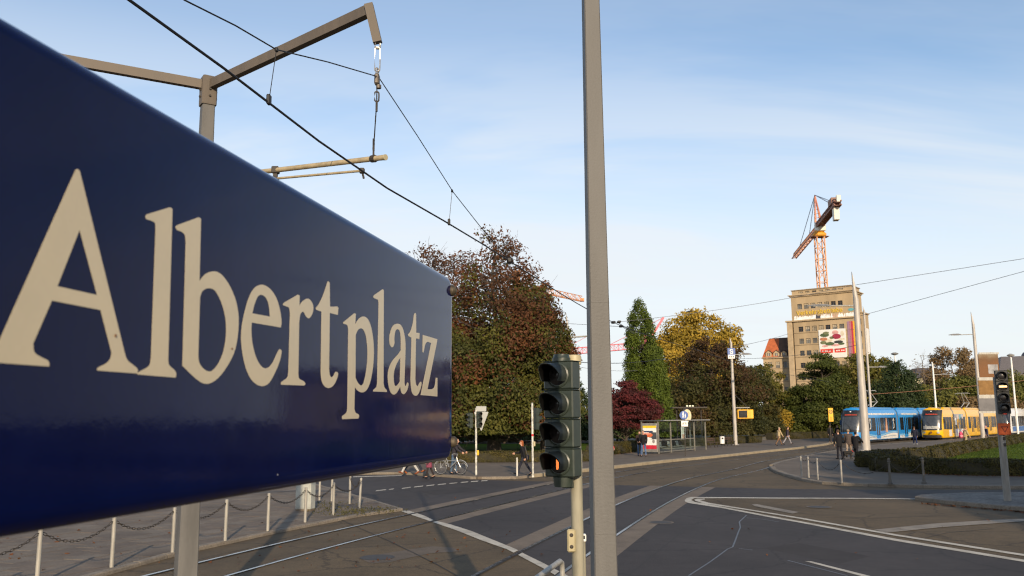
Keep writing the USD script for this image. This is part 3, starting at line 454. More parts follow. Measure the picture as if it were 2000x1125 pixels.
def rrect(s0, s1, t0, t1, r, n=6):
    out = []
    for cx, cy, a0 in ((s1 - r, t0 + r, -90), (s1 - r, t1 - r, 0), (s0 + r, t1 - r, 90), (s0 + r, t0 + r, 180)):
        for k in range(n + 1):
            a = math.radians(a0 + 90 * k / n); out.append((cx + r * math.cos(a), cy + r * math.sin(a)))
    return np.array(out)
def onsign(p2, off=0.0): return SP + p2[:, :1] * SU + p2[:, 1:2] * SZ + off * SN if np.ndim(off) == 0 else SP + p2[:, :1] * SU + p2[:, 1:2] * SZ + off[:, None] * SN
rings = []
for inset, depth in ((0.002, -0.0125), (0.0, -0.011), (0.0, -0.009), (0.001, -0.0068), (0.003, -0.0042), (0.006, -0.0019), (0.009, -0.0005), (0.013, 0.0)):
    rings.append(onsign(rrect(S0 + inset, S1 - inset, ZB + inset, ZT - inset, 0.022 - inset * 0.7), depth))
part(sg, 'sign_plate', taper(rings), enamel_blue, smooth=35, world=True)
for ch, rg in LETTERS:
    pg = Polygon(np.array(rg[0]) / 1e4, [np.array(r) / 1e4 for r in rg[1:]]).buffer(0)
    v, f = extrude(pg, 0, 0.00015); part(sg, 'letter', (SP + v[:, :1] * SU + v[:, 1:2] * SZ + (v[:, 2:3] + 0.0001) * SN, f), enamel_cream, world=True)
for s, t in ((-0.012, 0.119), (-0.006, -0.110)):
    b = lathe([(0.0, -0.012), (0.0085, -0.012), (0.0085, 0.002), (0.007, 0.005), (0.003, 0.0075), (0.0, 0.008)], 14)
    part(sg, 'fixing_bolt', frame(b, SP + SU * s + SZ * t, SU, SZ, SN), mat('bolt_rust', (0.085, 0.068, 0.045), rough=0.6, metal=0.4, var=0.4, scale=120), smooth=40, world=True)
rng_c = random.Random(12)
chip_m = mat('rust_chip', (0.22, 0.10, 0.045), rough=0.8, var=0.4, scale=200); dust_m = mat('dust_speck', (0.22, 0.23, 0.27), rough=0.9, var=0.3, scale=300)
for cx_, cy_, rr_c, mm_ in [(452, 681, 0.0011, chip_m), (224, 655, 0.0012, chip_m), (541, 927, 0.0012, dust_m), (868, 700, 0.0012, dust_m)]:
    r_ = ray(cx_, cy_); t_ = ((SP - CAM) @ SN) / (r_ @ SN); q_ = CAM + r_ * t_ - SP; s_, z_ = q_ @ SU, q_[2]
    pg = Polygon([(s_ + rr_c * rng_c.uniform(.5, 1.2) * math.cos(a), z_ + rr_c * rng_c.uniform(.4, 1.1) * math.sin(a)) for a in np.linspace(0, 6.283, 9)[:-1]]).buffer(0)
    v, f = extrude(pg, 0, 0.0003); part(sg, 'enamel_chip', (SP + v[:, :1] * SU + v[:, 1:2] * SZ + (v[:, 2:3] + 0.0006) * SN, f), mm_, world=True)
spst = thing('sign_post', 'galvanised post carrying the blue street name sign', 'sign post', (*(SP + SU * -1.02 - SN * 0.05)[:2], Z0))
part(spst, 'post', lathe([(0.03, 0), (0.03, 3.15), (0.026, 3.17)], 16), galv, smooth=40)
for t in (-0.08, 0.08): part(spst, 'clamp', lathe([(0.034, 2.877 - Z0 + t - 0.012), (0.034, 2.877 - Z0 + t + 0.012)], 16), galv, smooth=40)

# ================================================================ big grey mast in front
mb = thing('square_mast', 'tall tapering grey square steel mast in the centre foreground', 'mast', (0.617, 6.15, 0))
az = math.radians(5.5)
W0, W1 = 0.176, 0.088
rings = [sq(W0 + (W1 - W0) * z / 9.0, W0 + (W1 - W0) * z / 9.0, z, az, ch=0.008) for z in (0.03, 2.3, 4.55, 9.0)]
part(mb, 'shaft', taper(rings), steel_grey)
part(mb, 'base_plate', cbox((-0.2, -0.2, -0.01), (0.2, 0.2, 0.03)), galv)
for z, e in ((2.02, 0.0018), (3.62, 0.0015)):
    w = W0 + (W1 - W0) * z / 9.0 + e; part(mb, 'weld_seam', taper([sq(w, w, z - 0.006, az), sq(w + 0.001, w + 0.001, z, az), sq(w, w, z + 0.006, az)]), steel_grey)
for k in range(4):
    a = az + k * math.pi / 2 + math.pi / 4; part(mb, 'anchor_bolt', lathe([(0.016, 0.03), (0.016, 0.06), (0.01, 0.062), (0.01, 0.09)], 6, (0.2 * math.cos(a), 0.2 * math.sin(a), 0)), iron_dark)

# ================================================================ forked catenary pole
FX, FY = -4.27, 11.6
fp = thing('catenary_pole', 'brown forked steel tram pole with two arms standing behind the blue sign', 'catenary pole', (FX, FY, 0))
rz = math.radians(-57)
part(fp, 'shaft', taper([sq(0.262 - 0.013 * z, 0.262 - 0.013 * z, z, rz, ch=0.012) for z in (0.0, 2.5, 5.0, 7.28)]), steel_grey)
part(fp, 'pole_head', taper([sq(0.20, 0.20, 7.2, rz), sq(0.205, 0.205, 7.22, rz), sq(0.205, 0.205, 7.58, rz), sq(0.185, 0.185, 7.62, rz)]), steel_brown)
part(fp, 'base_plate', cbox((-0.25, -0.25, -0.01), (0.25, 0.25, 0.03)), galv)
E1 = np.array([-1.63, 9.5, 7.57]); J = np.array([FX, FY, 7.5])
part(fp, 'arm', beam(J, E1, 0.09, 0.128), steel_brown, world=True)
Ebot = np.array([-1.545, 9.5, 7.16]); Etop = np.array([-1.655, 9.49, 7.63])
part(fp, 'arm_drop', beam(Etop, Ebot, 0.10, 0.09, up=(0, 1, 0.1)), steel_brown, world=True)
dl = np.array([-1.34, -0.62, 0.0]); dl /= np.linalg.norm(dl); E2 = J + dl * 3.3 + np.array([0, 0, 0.12])
part(fp, 'arm', beam(J, E2, 0.09, 0.128), steel_brown, world=True)
part(fp, 'arm_drop', beam(E2 + (0, 0, 0.06), E2 + (-0.06, 0, -0.42), 0.10, 0.09, up=(0, 1, 0.1)), steel_brown, world=True)
for z in (7.32, 7.42):
    for k in range(4):
        a = rz + k * math.pi / 2; p0 = np.array([FX + 0.10 * math.cos(a), FY + 0.10 * math.sin(a), z]); part(fp, 'bolt', tube([p0, p0 + dirx(a) * 0.022], 0.016, 6), iron_dark, world=True)
# hanging gear at the arm's end
hg = thing('wire_hanger', 'chain of links and clamps hanging from the right arm of the forked pole', 'wire hanger', Ebot)
def link(c, L, W, r, yaw=0.0):
    n = 16; pts = []
    for k in range(n + 1):
        a = 2 * math.pi * k / n; u, w = math.cos(a), math.sin(a)
        pts.append((math.cos(yaw) * W / 2 * u, math.sin(yaw) * W / 2 * u, (L - W) / 2 * (1 if w > 1e-6 else (-1 if w < -1e-6 else 0)) + W / 2 * w))
    return np.array(pts) + np.asarray(c, float), r
stainless = mat('link_steel', (0.42, 0.40, 0.37), rough=0.4, metal=0.7, var=0.2, scale=40)
x, y, z = Ebot
P = [(part(hg, nm, tube(*link((x, y, zz), L, W, r, yw)[:1], r, 7), m, smooth=40, world=True)) for nm, zz, L, W, r, yw, m in
     (('shackle', z - 0.03, 0.09, 0.06, 0.011, 0.3, stainless), ('long_link', z - 0.205, 0.30, 0.062, 0.008, 0.2, stainless), ('shackle', z - 0.355, 0.08, 0.05, 0.011, 1.2, stainless))]
zc = z - 0.46
part(hg, 'wire_clamp', MB().add(cbox((x - 0.028, y - 0.05, zc - 0.06), (x + 0.028, y + 0.05, zc + 0.07), 0.015)).add(lathe([(0.03, -0.02), (0.03, 0.02)], 10, (x + 0.02, y, zc - 0.08))), mat('clamp_brown', (0.12, 0.10, 0.08), rough=0.5, metal=0.4, var=0.3, scale=40), world=True)
TT0, TT1 = at(388, 350, 11.5), at(751, 307.5, 9.5)
tq = TT0 + (TT1 - TT0) * 0.95
part(hg, 'thimble', tube(link((x, y, zc - 0.20), 0.12, 0.05, 0.009, 0.3)[0], 0.009, 7), iron_dark, world=True)
part(hg, 'hanger_rope', tube([(x, y, zc - 0.1), (x, y, zc - 0.26), tuple(tq + (0, 0, 0.12)), ], 0.0075, 6), wire_black, world=True)
part(hg, 'rope_ferrule', tube([(x, y, zc - 0.26), (x, y, zc - 0.38)], 0.014, 6), iron_dark, world=True)
part(hg, 'rope_ferrule', tube([tq + (0, 0, 0.10), tq + (0, 0, 0.24)], 0.014, 6), iron_dark, world=True)
# cantilever tubes
ct = thing('cantilever_tube', 'beige cantilever tube holding the contact wire out from the forked pole', 'cantilever arm', TT0)
part(ct, 'main_tube', tube([TT0, TT1], 0.032, 12), gfk_beige, smooth=40, world=True)
part(ct, 'end_cap', tube([TT1, TT1 + (TT1 - TT0) * 0.006], 0.035, 12), cream_paint, smooth=40, world=True)
part(ct, 'clamp_hook', tube([tq, tq + (0, 0, 0.13)], 0.012, 6), iron_dark, world=True)
dtube = (TT1 - TT0) / np.linalg.norm(TT1 - TT0)
part(ct, 'tube_clamp', tube([tq - dtube * 0.03, tq + dtube * 0.03], 0.043, 10), iron_dark, world=True)
tk = TT0 + (TT1 - TT0) * 0.46
rk = tk + np.array([0, 0, -0.11]); re = at(707, 333.5, 9.7)
part(ct, 'bracket', MB().add(cbox(tk - 0.045, tk + 0.045, 0.01)).add(beam(tk, rk - (0, 0, 0.08), 0.05)).add(cbox(rk - (0.04, 0.04, 0.06), rk + (0.04, 0.04, 0.02), 0.01)), iron_dark, world=True)
part(ct, 'registration_arm', tube([rk, re], 0.015, 10), gfk_beige, smooth=40, world=True)
part(ct, 'arm_clip', MB().add(cbox(re - (0.03, 0.03, 0.03), re + (0.03, 0.03, 0.03), 0.008)).add(tube([re, re + (0.02, 0.02, -0.09)], 0.013, 6)), iron_dark, world=True)
part(ct, 'pole_bracket', cbox(TT0 - (0.12, 0.05, 0.08), TT0 + (0.05, 0.12, 0.08), 0.015), iron_dark, world=True)

# ================================================================ overhead wires
def sag(p0, p1, s=0.0, n=10):
    t = np.linspace(0, 1, n)[:, None]; p = np.asarray(p0) * (1 - t) + np.asarray(p1) * t; p[:, 2] -= 4 * s * (t[:, 0] * (1 - t[:, 0])); return p
def wire(name, label, pts, r, m=wire_black, cat='overhead wire', n=6, group=None):
    pts = [np.asarray(q, float) for q in pts]; t = thing(name, label, cat, pts[0], group=group)
    part(t, 'strand', tube(np.array(pts), r, n), m, world=True); return t
ZC = 5.6
cw = [G(-300, -420, ZC), G(100, -110, ZC), G(255, 0, ZC), G(525, 200, ZC), G(705, 335, ZC), G(877, 437, ZC), G(995, 510, ZC), G(1140, 600, ZC), G(1210, 635, ZC)]
cw2 = spline([q[:2] for q in cw[1:]] + [(8.6, 38.), (12.4, 46.8), (19.2, 59.3), (26.1, 71.4)], 40)
wire('contact_wire', 'black contact wire running from upper left down past the red beech', [cw[0]] + [np.array([a, b, ZC]) for a, b in cw2], 0.011)
mw = [at(-200, -440, 3.9), at(360, 0, 6.0), at(460, 50, 6.7), at(540, 97, 7.31), at(640, 121, 8.35), np.array([-1.53, 9.5, 6.74])]
wire('messenger_wire', 'thin black carrier wire from upper left edge to the clamp under the pole arm', mw, 0.0065)
mw2 = [np.array([-1.53, 9.5, 6.74]), at(815, 265, 10.9), at(885, 375, 12.2), at(940, 445, 13.7), G(995, 510, ZC) + (0, 0, 0.03)]
wire('messenger_wire', 'thin black carrier wire descending from the pole clamp to meet the contact wire', mw2, 0.0065)
for k, (a, b, lb) in enumerate(((at(540, 97, 7.31), G(525, 200, ZC), 'short dropper wire below the right arm of the forked pole'), (at(883, 373, 12.2), G(877, 437, ZC), 'short pale dropper wire above the top of the beech'))):
    t = thing('dropper', lb, 'dropper wire', b); part(t, 'strand', tube([a, b], 0.004, 5), wire_grey if k else wire_black, world=True)
    part(t, 'wire_clip', MB().add(cbox(b - (0.018, 0.03, 0.02), b + (0.018, 0.03, 0.07), 0.008)), wire_black, world=True)
    part(t, 'wire_clip', cbox(a - (0.014, 0.02, 0.02), a + (0.014, 0.02, 0.02), 0.006), wire_black, world=True)
jn = G(995, 510, ZC); part(thing('wire_joint', 'black joint where carrier wire meets contact wire above the beech', 'wire clamp', jn), 'clamp', cbox((-0.05, -0.09, -0.04), (0.05, 0.09, 0.06), 0.02), wire_black)
# ================================================================ traffic signals
def shell(profile_r, depth, n=14, a0=-35, a1=215, th=0.006):
    """an open-bottomed hood around +y"""
    out = []
    angs = np.radians(np.linspace(a0, a1, n)); v, f = [], []
    for r in (profile_r, profile_r - th):
        for k, a in enumerate(angs):
            cut = depth * (0.62 + 0.38 * max(0, math.sin(a)))
            v += [(r * math.cos(a), 0, r * math.sin(a)), (r * math.cos(a) * 0.97, -cut, r * math.sin(a) * 0.97)]
    for o in (0, 2 * n):
        for k in range(n - 1):
            q = [o + 2 * k, o + 2 * k + 1, o + 2 * k + 3, o + 2 * k + 2]
            f.append(q if o == 0 else q[::-1])
    for k in range(n - 1): f.append([2 * k + 1, 2 * n + 2 * k + 1, 2 * n + 2 * k + 3, 2 * k + 3])
    for k in (0, n - 1): f.append([2 * k, 2 * n + 2 * k, 2 * n + 2 * k + 1, 2 * k + 1])
    return np.array(v), np.array(f)
def signal_head(t, n, w, h, az, o, hood=0.2, d=0.16, green=signal_green, lit=None, litmat=None):
    """n chambers from the top down; front faces -y turned by az; o: centre of the bottom of the head, in the thing's own frame"""
    ex, ey = dirx(az), dirx(az + math.pi / 2); ez = (0, 0, 1.)
    P = lambda m: frame(m, o, ex, ey, ez)
    for k in range(n):
        z0 = h * (n - 1 - k); zc = z0 + h / 2; r = min(w, h) * 0.40
        c = part(t, 'chamber', P(MB().add(cbox((-w / 2, -d / 2, z0 + 0.003), (w / 2, d / 2, z0 + h - 0.003), 0.012)).add(cbox((-w / 2 - 0.008, -d / 2 - 0.006, z0 + h - 0.008), (w / 2 + 0.008, d / 2, z0 + h - 0.001), 0.003))), green)
        ring = lathe([(r * 1.12, 0), (r * 1.12, 0.012), (r * 1.0, 0.02), (r * 0.97, 0.006)], 20)
        part(c, 'lens_ring', P(frame(ring, (0, -d / 2, zc), (1, 0, 0), (0, 0, 1), (0, -1, 0))), green, smooth=40)
        part(c, 'hood', P(frame(shell(r, hood), (0, -d / 2 - 0.004, zc), (1, 0, 0), (0, 1, 0), (0, 0, 1))), signal_black if green is signal_black else mat('hood_green', (0.022, 0.028, 0.024), rough=0.5), smooth=40)
        part(c, 'hood_lining', P(frame(shell(r - 0.0075, hood * 0.985), (0, -d / 2 - 0.004, zc), (1, 0, 0), (0, 1, 0), (0, 0, 1))), mat('lining_black', (0.004, 0.004, 0.004), rough=0.8, spec=0.1), smooth=40)
        ln = lathe([(r * 0.93, 0.0), (r * 0.8, 0.012), (r * 0.4, 0.022), (0.0, 0.025)], 18)
        part(c, 'lens', P(frame(ln, (0, -d / 2 - 0.002, zc), (1, 0, 0), (0, 0, 1), (0, -1, 0))), lens_dark, smooth=40)
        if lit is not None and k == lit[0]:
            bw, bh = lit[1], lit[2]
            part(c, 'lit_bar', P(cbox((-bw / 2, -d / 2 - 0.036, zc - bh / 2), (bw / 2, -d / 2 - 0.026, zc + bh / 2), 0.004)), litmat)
    return P
SX, SY = 0.578, 8.1
ts = thing('tram_signal', 'dark green tram signal with four hooded lamps on a pale post beside the grey mast', 'traffic signal', (SX, SY, 0))
part(ts, 'post', lathe([(0.056, 0), (0.056, 2.5), (0.051, 2.52), (0.051, 3.30), (0.051, 3.345)], 18), mat('signal_post', (0.225, 0.21, 0.155), rough=0.65, var=0.28, scale=7, streak=True, dirt=(0.12, 0.115, 0.085)), smooth=40)
part(ts, 'post_cap', lathe([(0.066, 3.30), (0.068, 3.32), (0.068, 3.375), (0.06, 3.39), (0.0, 3.395)], 18), cream_paint, smooth=40)
AZ = math.radians(-31)
P = signal_head(ts, 4, 0.300, 0.263, AZ, np.array([-0.125, -0.10, 2.275]), hood=0.25, lit=(3, 0.026, 0.12), litmat=glow('amber_sun_glint', (1.0, 0.22, 0.05), 1.1))  # glowing amber bar stands in for sunlight caught in the lowest hood
part(ts, 'head_cap', P(lathe([(0.085, 1.052), (0.085, 1.08), (0.075, 1.09), (0.07, 1.115), (0.0, 1.118)], 16)), signal_green, smooth=40)
part(ts, 'head_foot', P(lathe([(0.0, -0.085), (0.085, -0.085), (0.092, -0.03), (0.095, 0.0)], 16)), signal_green, smooth=40)
part(ts, 'bracket', MB().add(beam((-0.12, -0.08, 2.20), (0, 0, 2.20), 0.05)).add(beam((-0.12, -0.08, 3.36), (0, 0, 3.36), 0.03)), signal_green)
bz = G(1117, 1056)[2]
zb = at(1117, 1056, SY - 0.08)[2]; xb = at(1116, 1056, SY - 0.08)[0]
bxo = part(ts, 'switch_box', cbox((xb - 0.038, SY - 0.10, zb - 0.10), (xb + 0.038, SY - 0.04, zb + 0.10), 0.012), mat('switch_cream', (0.36, 0.31, 0.18), rough=0.5, var=0.1), world=True)
for dz in (-0.05, 0.052): part(bxo, 'button', frame(lathe([(0.017, 0), (0.017, 0.006), (0.010, 0.008), (0.009, 0.002), (0, 0.002)], 12), (xb, SY - 0.10, zb + dz), (1, 0, 0), (0, 0, 1), (0, -1, 0)), iron_dark, world=True)
# railing hoop and capped post beside it
q0 = at(1098, 1093, 10.2); q1 = at(1060, 1122, 9.3)
rl = thing('railing_hoop', 'bent galvanised tube railing at the foot of the tram signal', 'railing', (q0[0], q0[1], 0))
d_ = np.array([q1[0] - q0[0], q1[1] - q0[1], 0]); L_ = np.linalg.norm(d_); d_ /= L_
zt = q0[2]
pts = [q0 * (1, 1, 0) + d_ * 1.5 + (0, 0, 0.0), q0 * (1, 1, 0) + d_ * 1.5 + (0, 0, zt - 0.12), q0 * (1, 1, 0) + d_ * 1.46 + (0, 0, zt - 0.03), q0 * (1, 1, 0) + d_ * 1.37 + (0, 0, zt), q0 * (1, 1, 0) + d_ * 0.12 + (0, 0, zt), q0 * (1, 1, 0) + d_ * 0.03 + (0, 0, zt - 0.03), q0 * (1, 1, 0) + (0, 0, zt - 0.13), q0 * (1, 1, 0)]
part(rl, 'hoop', tube(pts, 0.03, 12), galv, smooth=50, world=True)
part(rl, 'mid_rail', tube([q0 * (1, 1, 0) + (0, 0, zt * 0.5), q0 * (1, 1, 0) + d_ * 1.5 + (0, 0, zt * 0.5)], 0.02, 10), galv, smooth=50, world=True)
q2 = at(1138, 1050, 9.6)
gp = thing('guard_post', 'slim pale post with black and white cap between signal post and grey mast', 'post', (q2[0], q2[1], 0))
part(gp, 'tube', lathe([(0.03, 0), (0.03, q2[2] - 0.03)], 14), mat('signal_post', (0.34, 0.325, 0.245)), smooth=40)
part(gp, 'cap', cbox((-0.036, -0.036, q2[2] - 0.04), (0.036, 0.036, q2[2] + 0.04), 0.008), white_paint)
part(gp, 'cap_insert', cbox((-0.026, -0.039, q2[2] - 0.014), (0.026, 0.03, q2[2] + 0.028), 0.006), black_rub)

# ================================================================ bollards and chains
def bollard_proto(name, label, loc, h, r, group, m=post_grey, fancy=False):
    t = thing(name, label, 'bollard', loc, 0, group)
    if fancy: prof = [(r * 2.1, 0), (r * 2.1, 0.05), (r * 1.5, 0.08), (r * 1.25, 0.2), (r, 0.22), (r * 0.85, h - 0.16), (r * 1.3, h - 0.15), (r * 1.3, h - 0.12), (r * 0.8, h - 0.1), (r * 1.1, h - 0.05), (r * 0.7, h), (0, h + 0.01)]
    else: prof = [(r, 0), (r, h - 0.012), (r * 0.85, h), (0, h + 0.004)]
    part(t, 'post', lathe(prof, 14), m, smooth=35)
    for s in (-1, 1): part(t, 'eyelet', tube([(s * r * 0.6, 0, h - 0.08), (s * (r + 0.035), 0, h - 0.08)], 0.010, 6), iron_dark)
    return t
def chain(label, p0, p1, sagz, group=None, big=True, nm='barrier_chain'):
    p0, p1 = np.asarray(p0, float), np.asarray(p1, float); L = np.linalg.norm(p1 - p0); n = int(L * (13 if big else 9)); t = thing(nm, label, 'chain', (p0 + p1) / 2, group=group); m = MB()
    s = np.linspace(0, 1, n + 1); c = p0 + (p1 - p0) * s[:, None]; c[:, 2] -= sagz * 4 * s * (1 - s)
    for k in range(n):
        a, b = c[k], c[k + 1]; d = (b - a) / np.linalg.norm(b - a); sd2 = np.cross(d, (0, 0, 1.)); sd2 /= np.linalg.norm(sd2); u = sd2 if k % 2 else np.cross(sd2, d)
        l = np.linalg.norm(b - a) * 0.66; w = 0.019; mid = (a + b) / 2
        if big:
            pts = [mid + d * l * x + u * w * y for x, y in ((-1, 0), (-0.7, 1), (0.7, 1), (1, 0), (0.7, -1), (-0.7, -1), (-1, 0))]; m.add(tube(pts, 0.0065, 5, False))
        else: m.add(tube([a, b], 0.014 if k % 2 else 0.009, 4, False))
    part(t, 'links', m, iron_dark, world=True); return t
bl_px = [(72, 1141), (218, 1108), (337, 1079), (440, 1056), (523, 1037), (596, 1020), (651, 1006)]
bl = [G(x, y, Z0) for x, y in bl_px] + [G(702, 992.5, Z0), G(683, 984, Z0), G(624, 977, Z0), G(648, 979, Z0)]
first = bl[0] - (bl[1] - bl[0])
bl = [first] + bl
names = ['slim grey steel bollard at the left picture edge under the sign', 'slim grey bollard with chains left of the forked pole, nearest the camera', 'slim grey bollard on the pavement, second in front of the forked pole', 'slim grey bollard just left of the forked pole',
         'slim grey bollard first behind the forked pole', 'slim grey bollard second behind the forked pole', 'slim grey bollard in front of the grey cabinet', 'slim grey bollard right of the grey cabinet by the kerb', 'slim grey bollard leaning at the pavement corner', 'slim grey bollard behind the leaning one at the corner',
         'slim grey bollard behind the cabinet, left of a pair', 'slim grey bollard behind the cabinet, right of a pair']
bo0 = None; yawb = math.atan2(bl[2][1] - bl[5][1], bl[2][0] - bl[5][0])
for i, p in enumerate(bl):
    if bo0 is None: bo0 = bollard_proto('bollard', names[0], p, 0.93, 0.039, 'bollards along the left pavement'); stage.GetPrimAtPath(bo0).GetAttribute('xformOp:rotateZ').Set(math.degrees(yawb)); LOC[bo0] = (LOC[bo0][0], yawb)
    else: b = dup(bo0, p, yawb, names[i])
    if i == 8:
        xfm = UsdGeom.Xformable(stage.GetPrimAtPath(b)); xfm.AddRotateYOp().Set(-5.5)
order = [0, 1, 2, 3, 4, 5, 6, 7, 8, 9]
for a, b in zip(order[:-1], order[1:]):
    pa, pb = bl[a] + (0, 0, 0.84), bl[b] + (0, 0, 0.84); d = (pb - pa) / np.linalg.norm(pb - pa)
    if a == 7: pb = pb + (0.08, 0, 0)
    if b == 8 or a == 8: pass
    chain(f'dark iron chain hanging between the {["left edge bollard and the next", "nearest two full bollards", "second and third bollards", "bollards either side of the forked pole", "first two bollards behind the forked pole", "bollards left of the grey cabinet", "cabinet bollard and the one to its right", "last kerb bollard and the leaning one", "leaning bollard and the one behind it"][a]}', pa + d * 0.06, pb - d * 0.06, 0.23, 'chains between the left bollards')
# grey cabinet behind the bollards
cb = G(596, 997, Z0); cbt = thing('utility_cabinet', 'small pale utility cabinet behind the chained bollards', 'cabinet', cb, math.radians(-15))
part(cbt, 'housing', cbox((-0.26, -0.16, 0.05), (0.26, 0.16, 0.95), 0.02), mat('cabinet', (0.36, 0.37, 0.33), rough=0.6, var=0.15)); part(cbt, 'lid', cbox((-0.29, -0.19, 0.95), (0.29, 0.19, 1.0), 0.015), mat('cabinet', (0.3,) * 3)); part(cbt, 'plinth', cbox((-0.25, -0.15, 0), (0.25, 0.15, 0.05), 0.005), concrete_edge)
part(cbt, 'door', cbox((-0.22, -0.170, 0.09), (0.22, -0.155, 0.9), 0.006), mat('cabinet', (0.3,) * 3))
# far kerb posts (left of centre)
fb_px = [(1010, 930, 'thin pale bollard left of the walking woman in black'), (1071, 929, 'thin pale bollard hidden partly behind the tram signal'), (1136, 920, 'thin pale bollard between tram signal and grey mast')]
fb = None
for x, y, lb in fb_px:
    p = G(x, y, KZ)
    if fb is None: fb = bollard_proto('bollard', lb, p, 0.87, 0.042, 'bollards along the far kerb', mat('pale_post', (0.5, 0.48, 0.42), rough=0.5))
    else: dup(fb, p, 0, lb)
ch_ends = [G(1010, 930, KZ), G(1071, 929, KZ), G(1136, 920, KZ)]
for a, b, lb in ((0, 1, 'pale thin chain behind the walking woman in black'), (1, 2, 'pale thin chain behind the tram signal')): chain(lb, ch_ends[a] + (0.05, 0, 0.8), ch_ends[b] + (-0.05, 0, 0.8), 0.2, big=False)
# right wedge bollards
rb_px = [(1566, 931, 0), (1580, 933, 0), (1598, 937, 0), (1644.5, 943, 0), (1739, 946, 1), (1805, 944, 1)]
rbl = ['slim steel bollard at the tip of the right pavement', 'slim steel bollard second from the right pavement tip', 'slim steel bollard third from the right pavement tip', 'slim steel bollard in front of the dog walkers', 'dark ornate bollard with thick foot left in front of the hedge', 'dark ornate bollard with thick foot right in front of the hedge']
protos = {}; rb = []
for (x, y, k), lb in zip(rb_px, rbl):
    p = G(x, y, KZ); rb.append(p)
    if k not in protos: protos[k] = bollard_proto('bollard', lb, p, 0.92 if k == 0 else 1.02, 0.042 if k == 0 else 0.048, 'steel bollards on the right pavement' if k == 0 else 'ornate bollards before the hedge', mat('bollard_steel', (0.30, 0.285, 0.26), rough=0.4, metal=0.4) if k == 0 else mat('bollard_iron', (0.10, 0.092, 0.08), rough=0.6, metal=0.2), bool(k))
    else: dup(protos[k], p, 0, lb)
for a, b, lb, s in ((0, 1, 'dark chain between the first two bollards at the pavement tip', 0.1), (1, 2, 'dark chain between second and third bollard of the right pavement', 0.15), (2, 3, 'dark chain sagging toward the bollard before the dog walkers', 0.35), (3, 4, 'dark chain sagging low in front of the hedge corner', 0.42), (4, 5, 'dark chain between the two ornate bollards', 0.38)):
    d = (rb[b] - rb[a]) / np.linalg.norm(rb[b] - rb[a]); chain(lb, rb[a] + d * 0.05 + (0, 0, 0.82), rb[b] - d * 0.05 + (0, 0, 0.82), s, big=False)

# ================================================================ steel masts
def mast(label, base, h, r0, r1, m=mast_pale, cat='mast', name='tram_mast', cut=None, group=None, sleeve=0.0):
    t = thing(name, label, cat, base, 0, group); n = 18; ang = np.arange(n) * 2 * np.pi / n
    cut = cut or 1.9; rings = []
    for z, r in ((0, r0 * 1.0), (h * 0.35, r0 + (r1 - r0) * 0.35), (h * 0.36, (r0 + (r1 - r0) * 0.36) * 0.96), (h - cut, r1)): rings.append(np.c_[r * np.cos(ang), r * np.sin(ang), np.full(n, z)])
    top = np.c_[r1 * 0.97 * np.cos(ang), r1 * 0.97 * np.sin(ang), h - cut + cut * ((1 - np.cos(ang)) / 2) ** 1.6]
    rings.append(top); part(t, 'shaft', taper(rings), m, smooth=40)
    part(t, 'foot', lathe([(r0 * 1.7, 0), (r0 * 1.7, 0.04), (r0 * 1.15, 0.06)], 16), m); return t
bm = G(1692, 880, KZ); m1 = mast('tall pale steel mast with slanted top in front of the tower', bm, 14.35, 0.33, 0.21, cut=2.3)
la = np.array([-1, -0.12, 0.]) 
def lamp_arm(t, z, d, L, r=0.045, head=0.9, m=galv, rise=0.0, off=0.2):
    d = np.asarray(d, float) / np.linalg.norm(d); p0 = d * off + (0, 0, z); p1 = d * (off + L) + (0, 0, z + rise)
    part(t, 'lamp_arm', tube([p0, p1], r, 8), m, smooth=40)
    s = np.cross(d, (0, 0, 1)); hd = [np.array([p1 + d * u + s * w + np.array([0, 0, zz]) for w, zz in ((-b, 0), (-b * 0.6, tt), (b * 0.6, tt), (b, 0), (b * 0.8, -0.04), (-b * 0.8, -0.04))]) for u, b, tt in ((0, 0.05, 0.06), (head * 0.25, 0.16, 0.13), (head * 0.7, 0.15, 0.10), (head, 0.03, 0.02))]
    lp = part(t, 'lamp_head', taper(hd), mat('lamp_grey', (0.22, 0.22, 0.22), rough=0.4, metal=0.3))
    part(lp, 'lamp_glass', frame(bx((head * 0.2, -0.10, -0.06), (head * 0.75, 0.10, -0.041)), p1, d, s, (0, 0, 1)), mat('lamp_lens', (0.6, 0.6, 0.58), rough=0.2))
zA = at(1673, 597, bm[1])[2] - KZ; lamp_arm(m1, zA, (-1, -0.05, 0), 1.9, r=0.06, head=1.9, off=0.25)
m1b = mast('slimmer lamp post with a side lamp just behind the tall pale mast', at(1701, 800, 95.) * (1, 1, 0) + (0, 0, KZ), at(1690, 600, 95.)[2], 0.15, 0.10, cat='lamp post', name='lamp_post', cut=0.5)
lamp_arm(m1b, at(1700, 719, 95.)[2], (1, 0, 0), 1.0, head=1.0, off=0.1)
bs = G(1437, 869, KZ); ms = mast('pale mast by the tram stop carrying a blue S sign and a yellow display', bs, at(1430, 658, bs[1])[2] - KZ, 0.19, 0.115, cut=0.6)
lamp_arm(ms, at(1445, 693, bs[1])[2] - KZ, (1, 0, 0), 0.9, head=1.0, off=0.12, rise=0.06)
YS = bs[1]
def on(px, py, Y=None): return at(px, py, Y or YS)
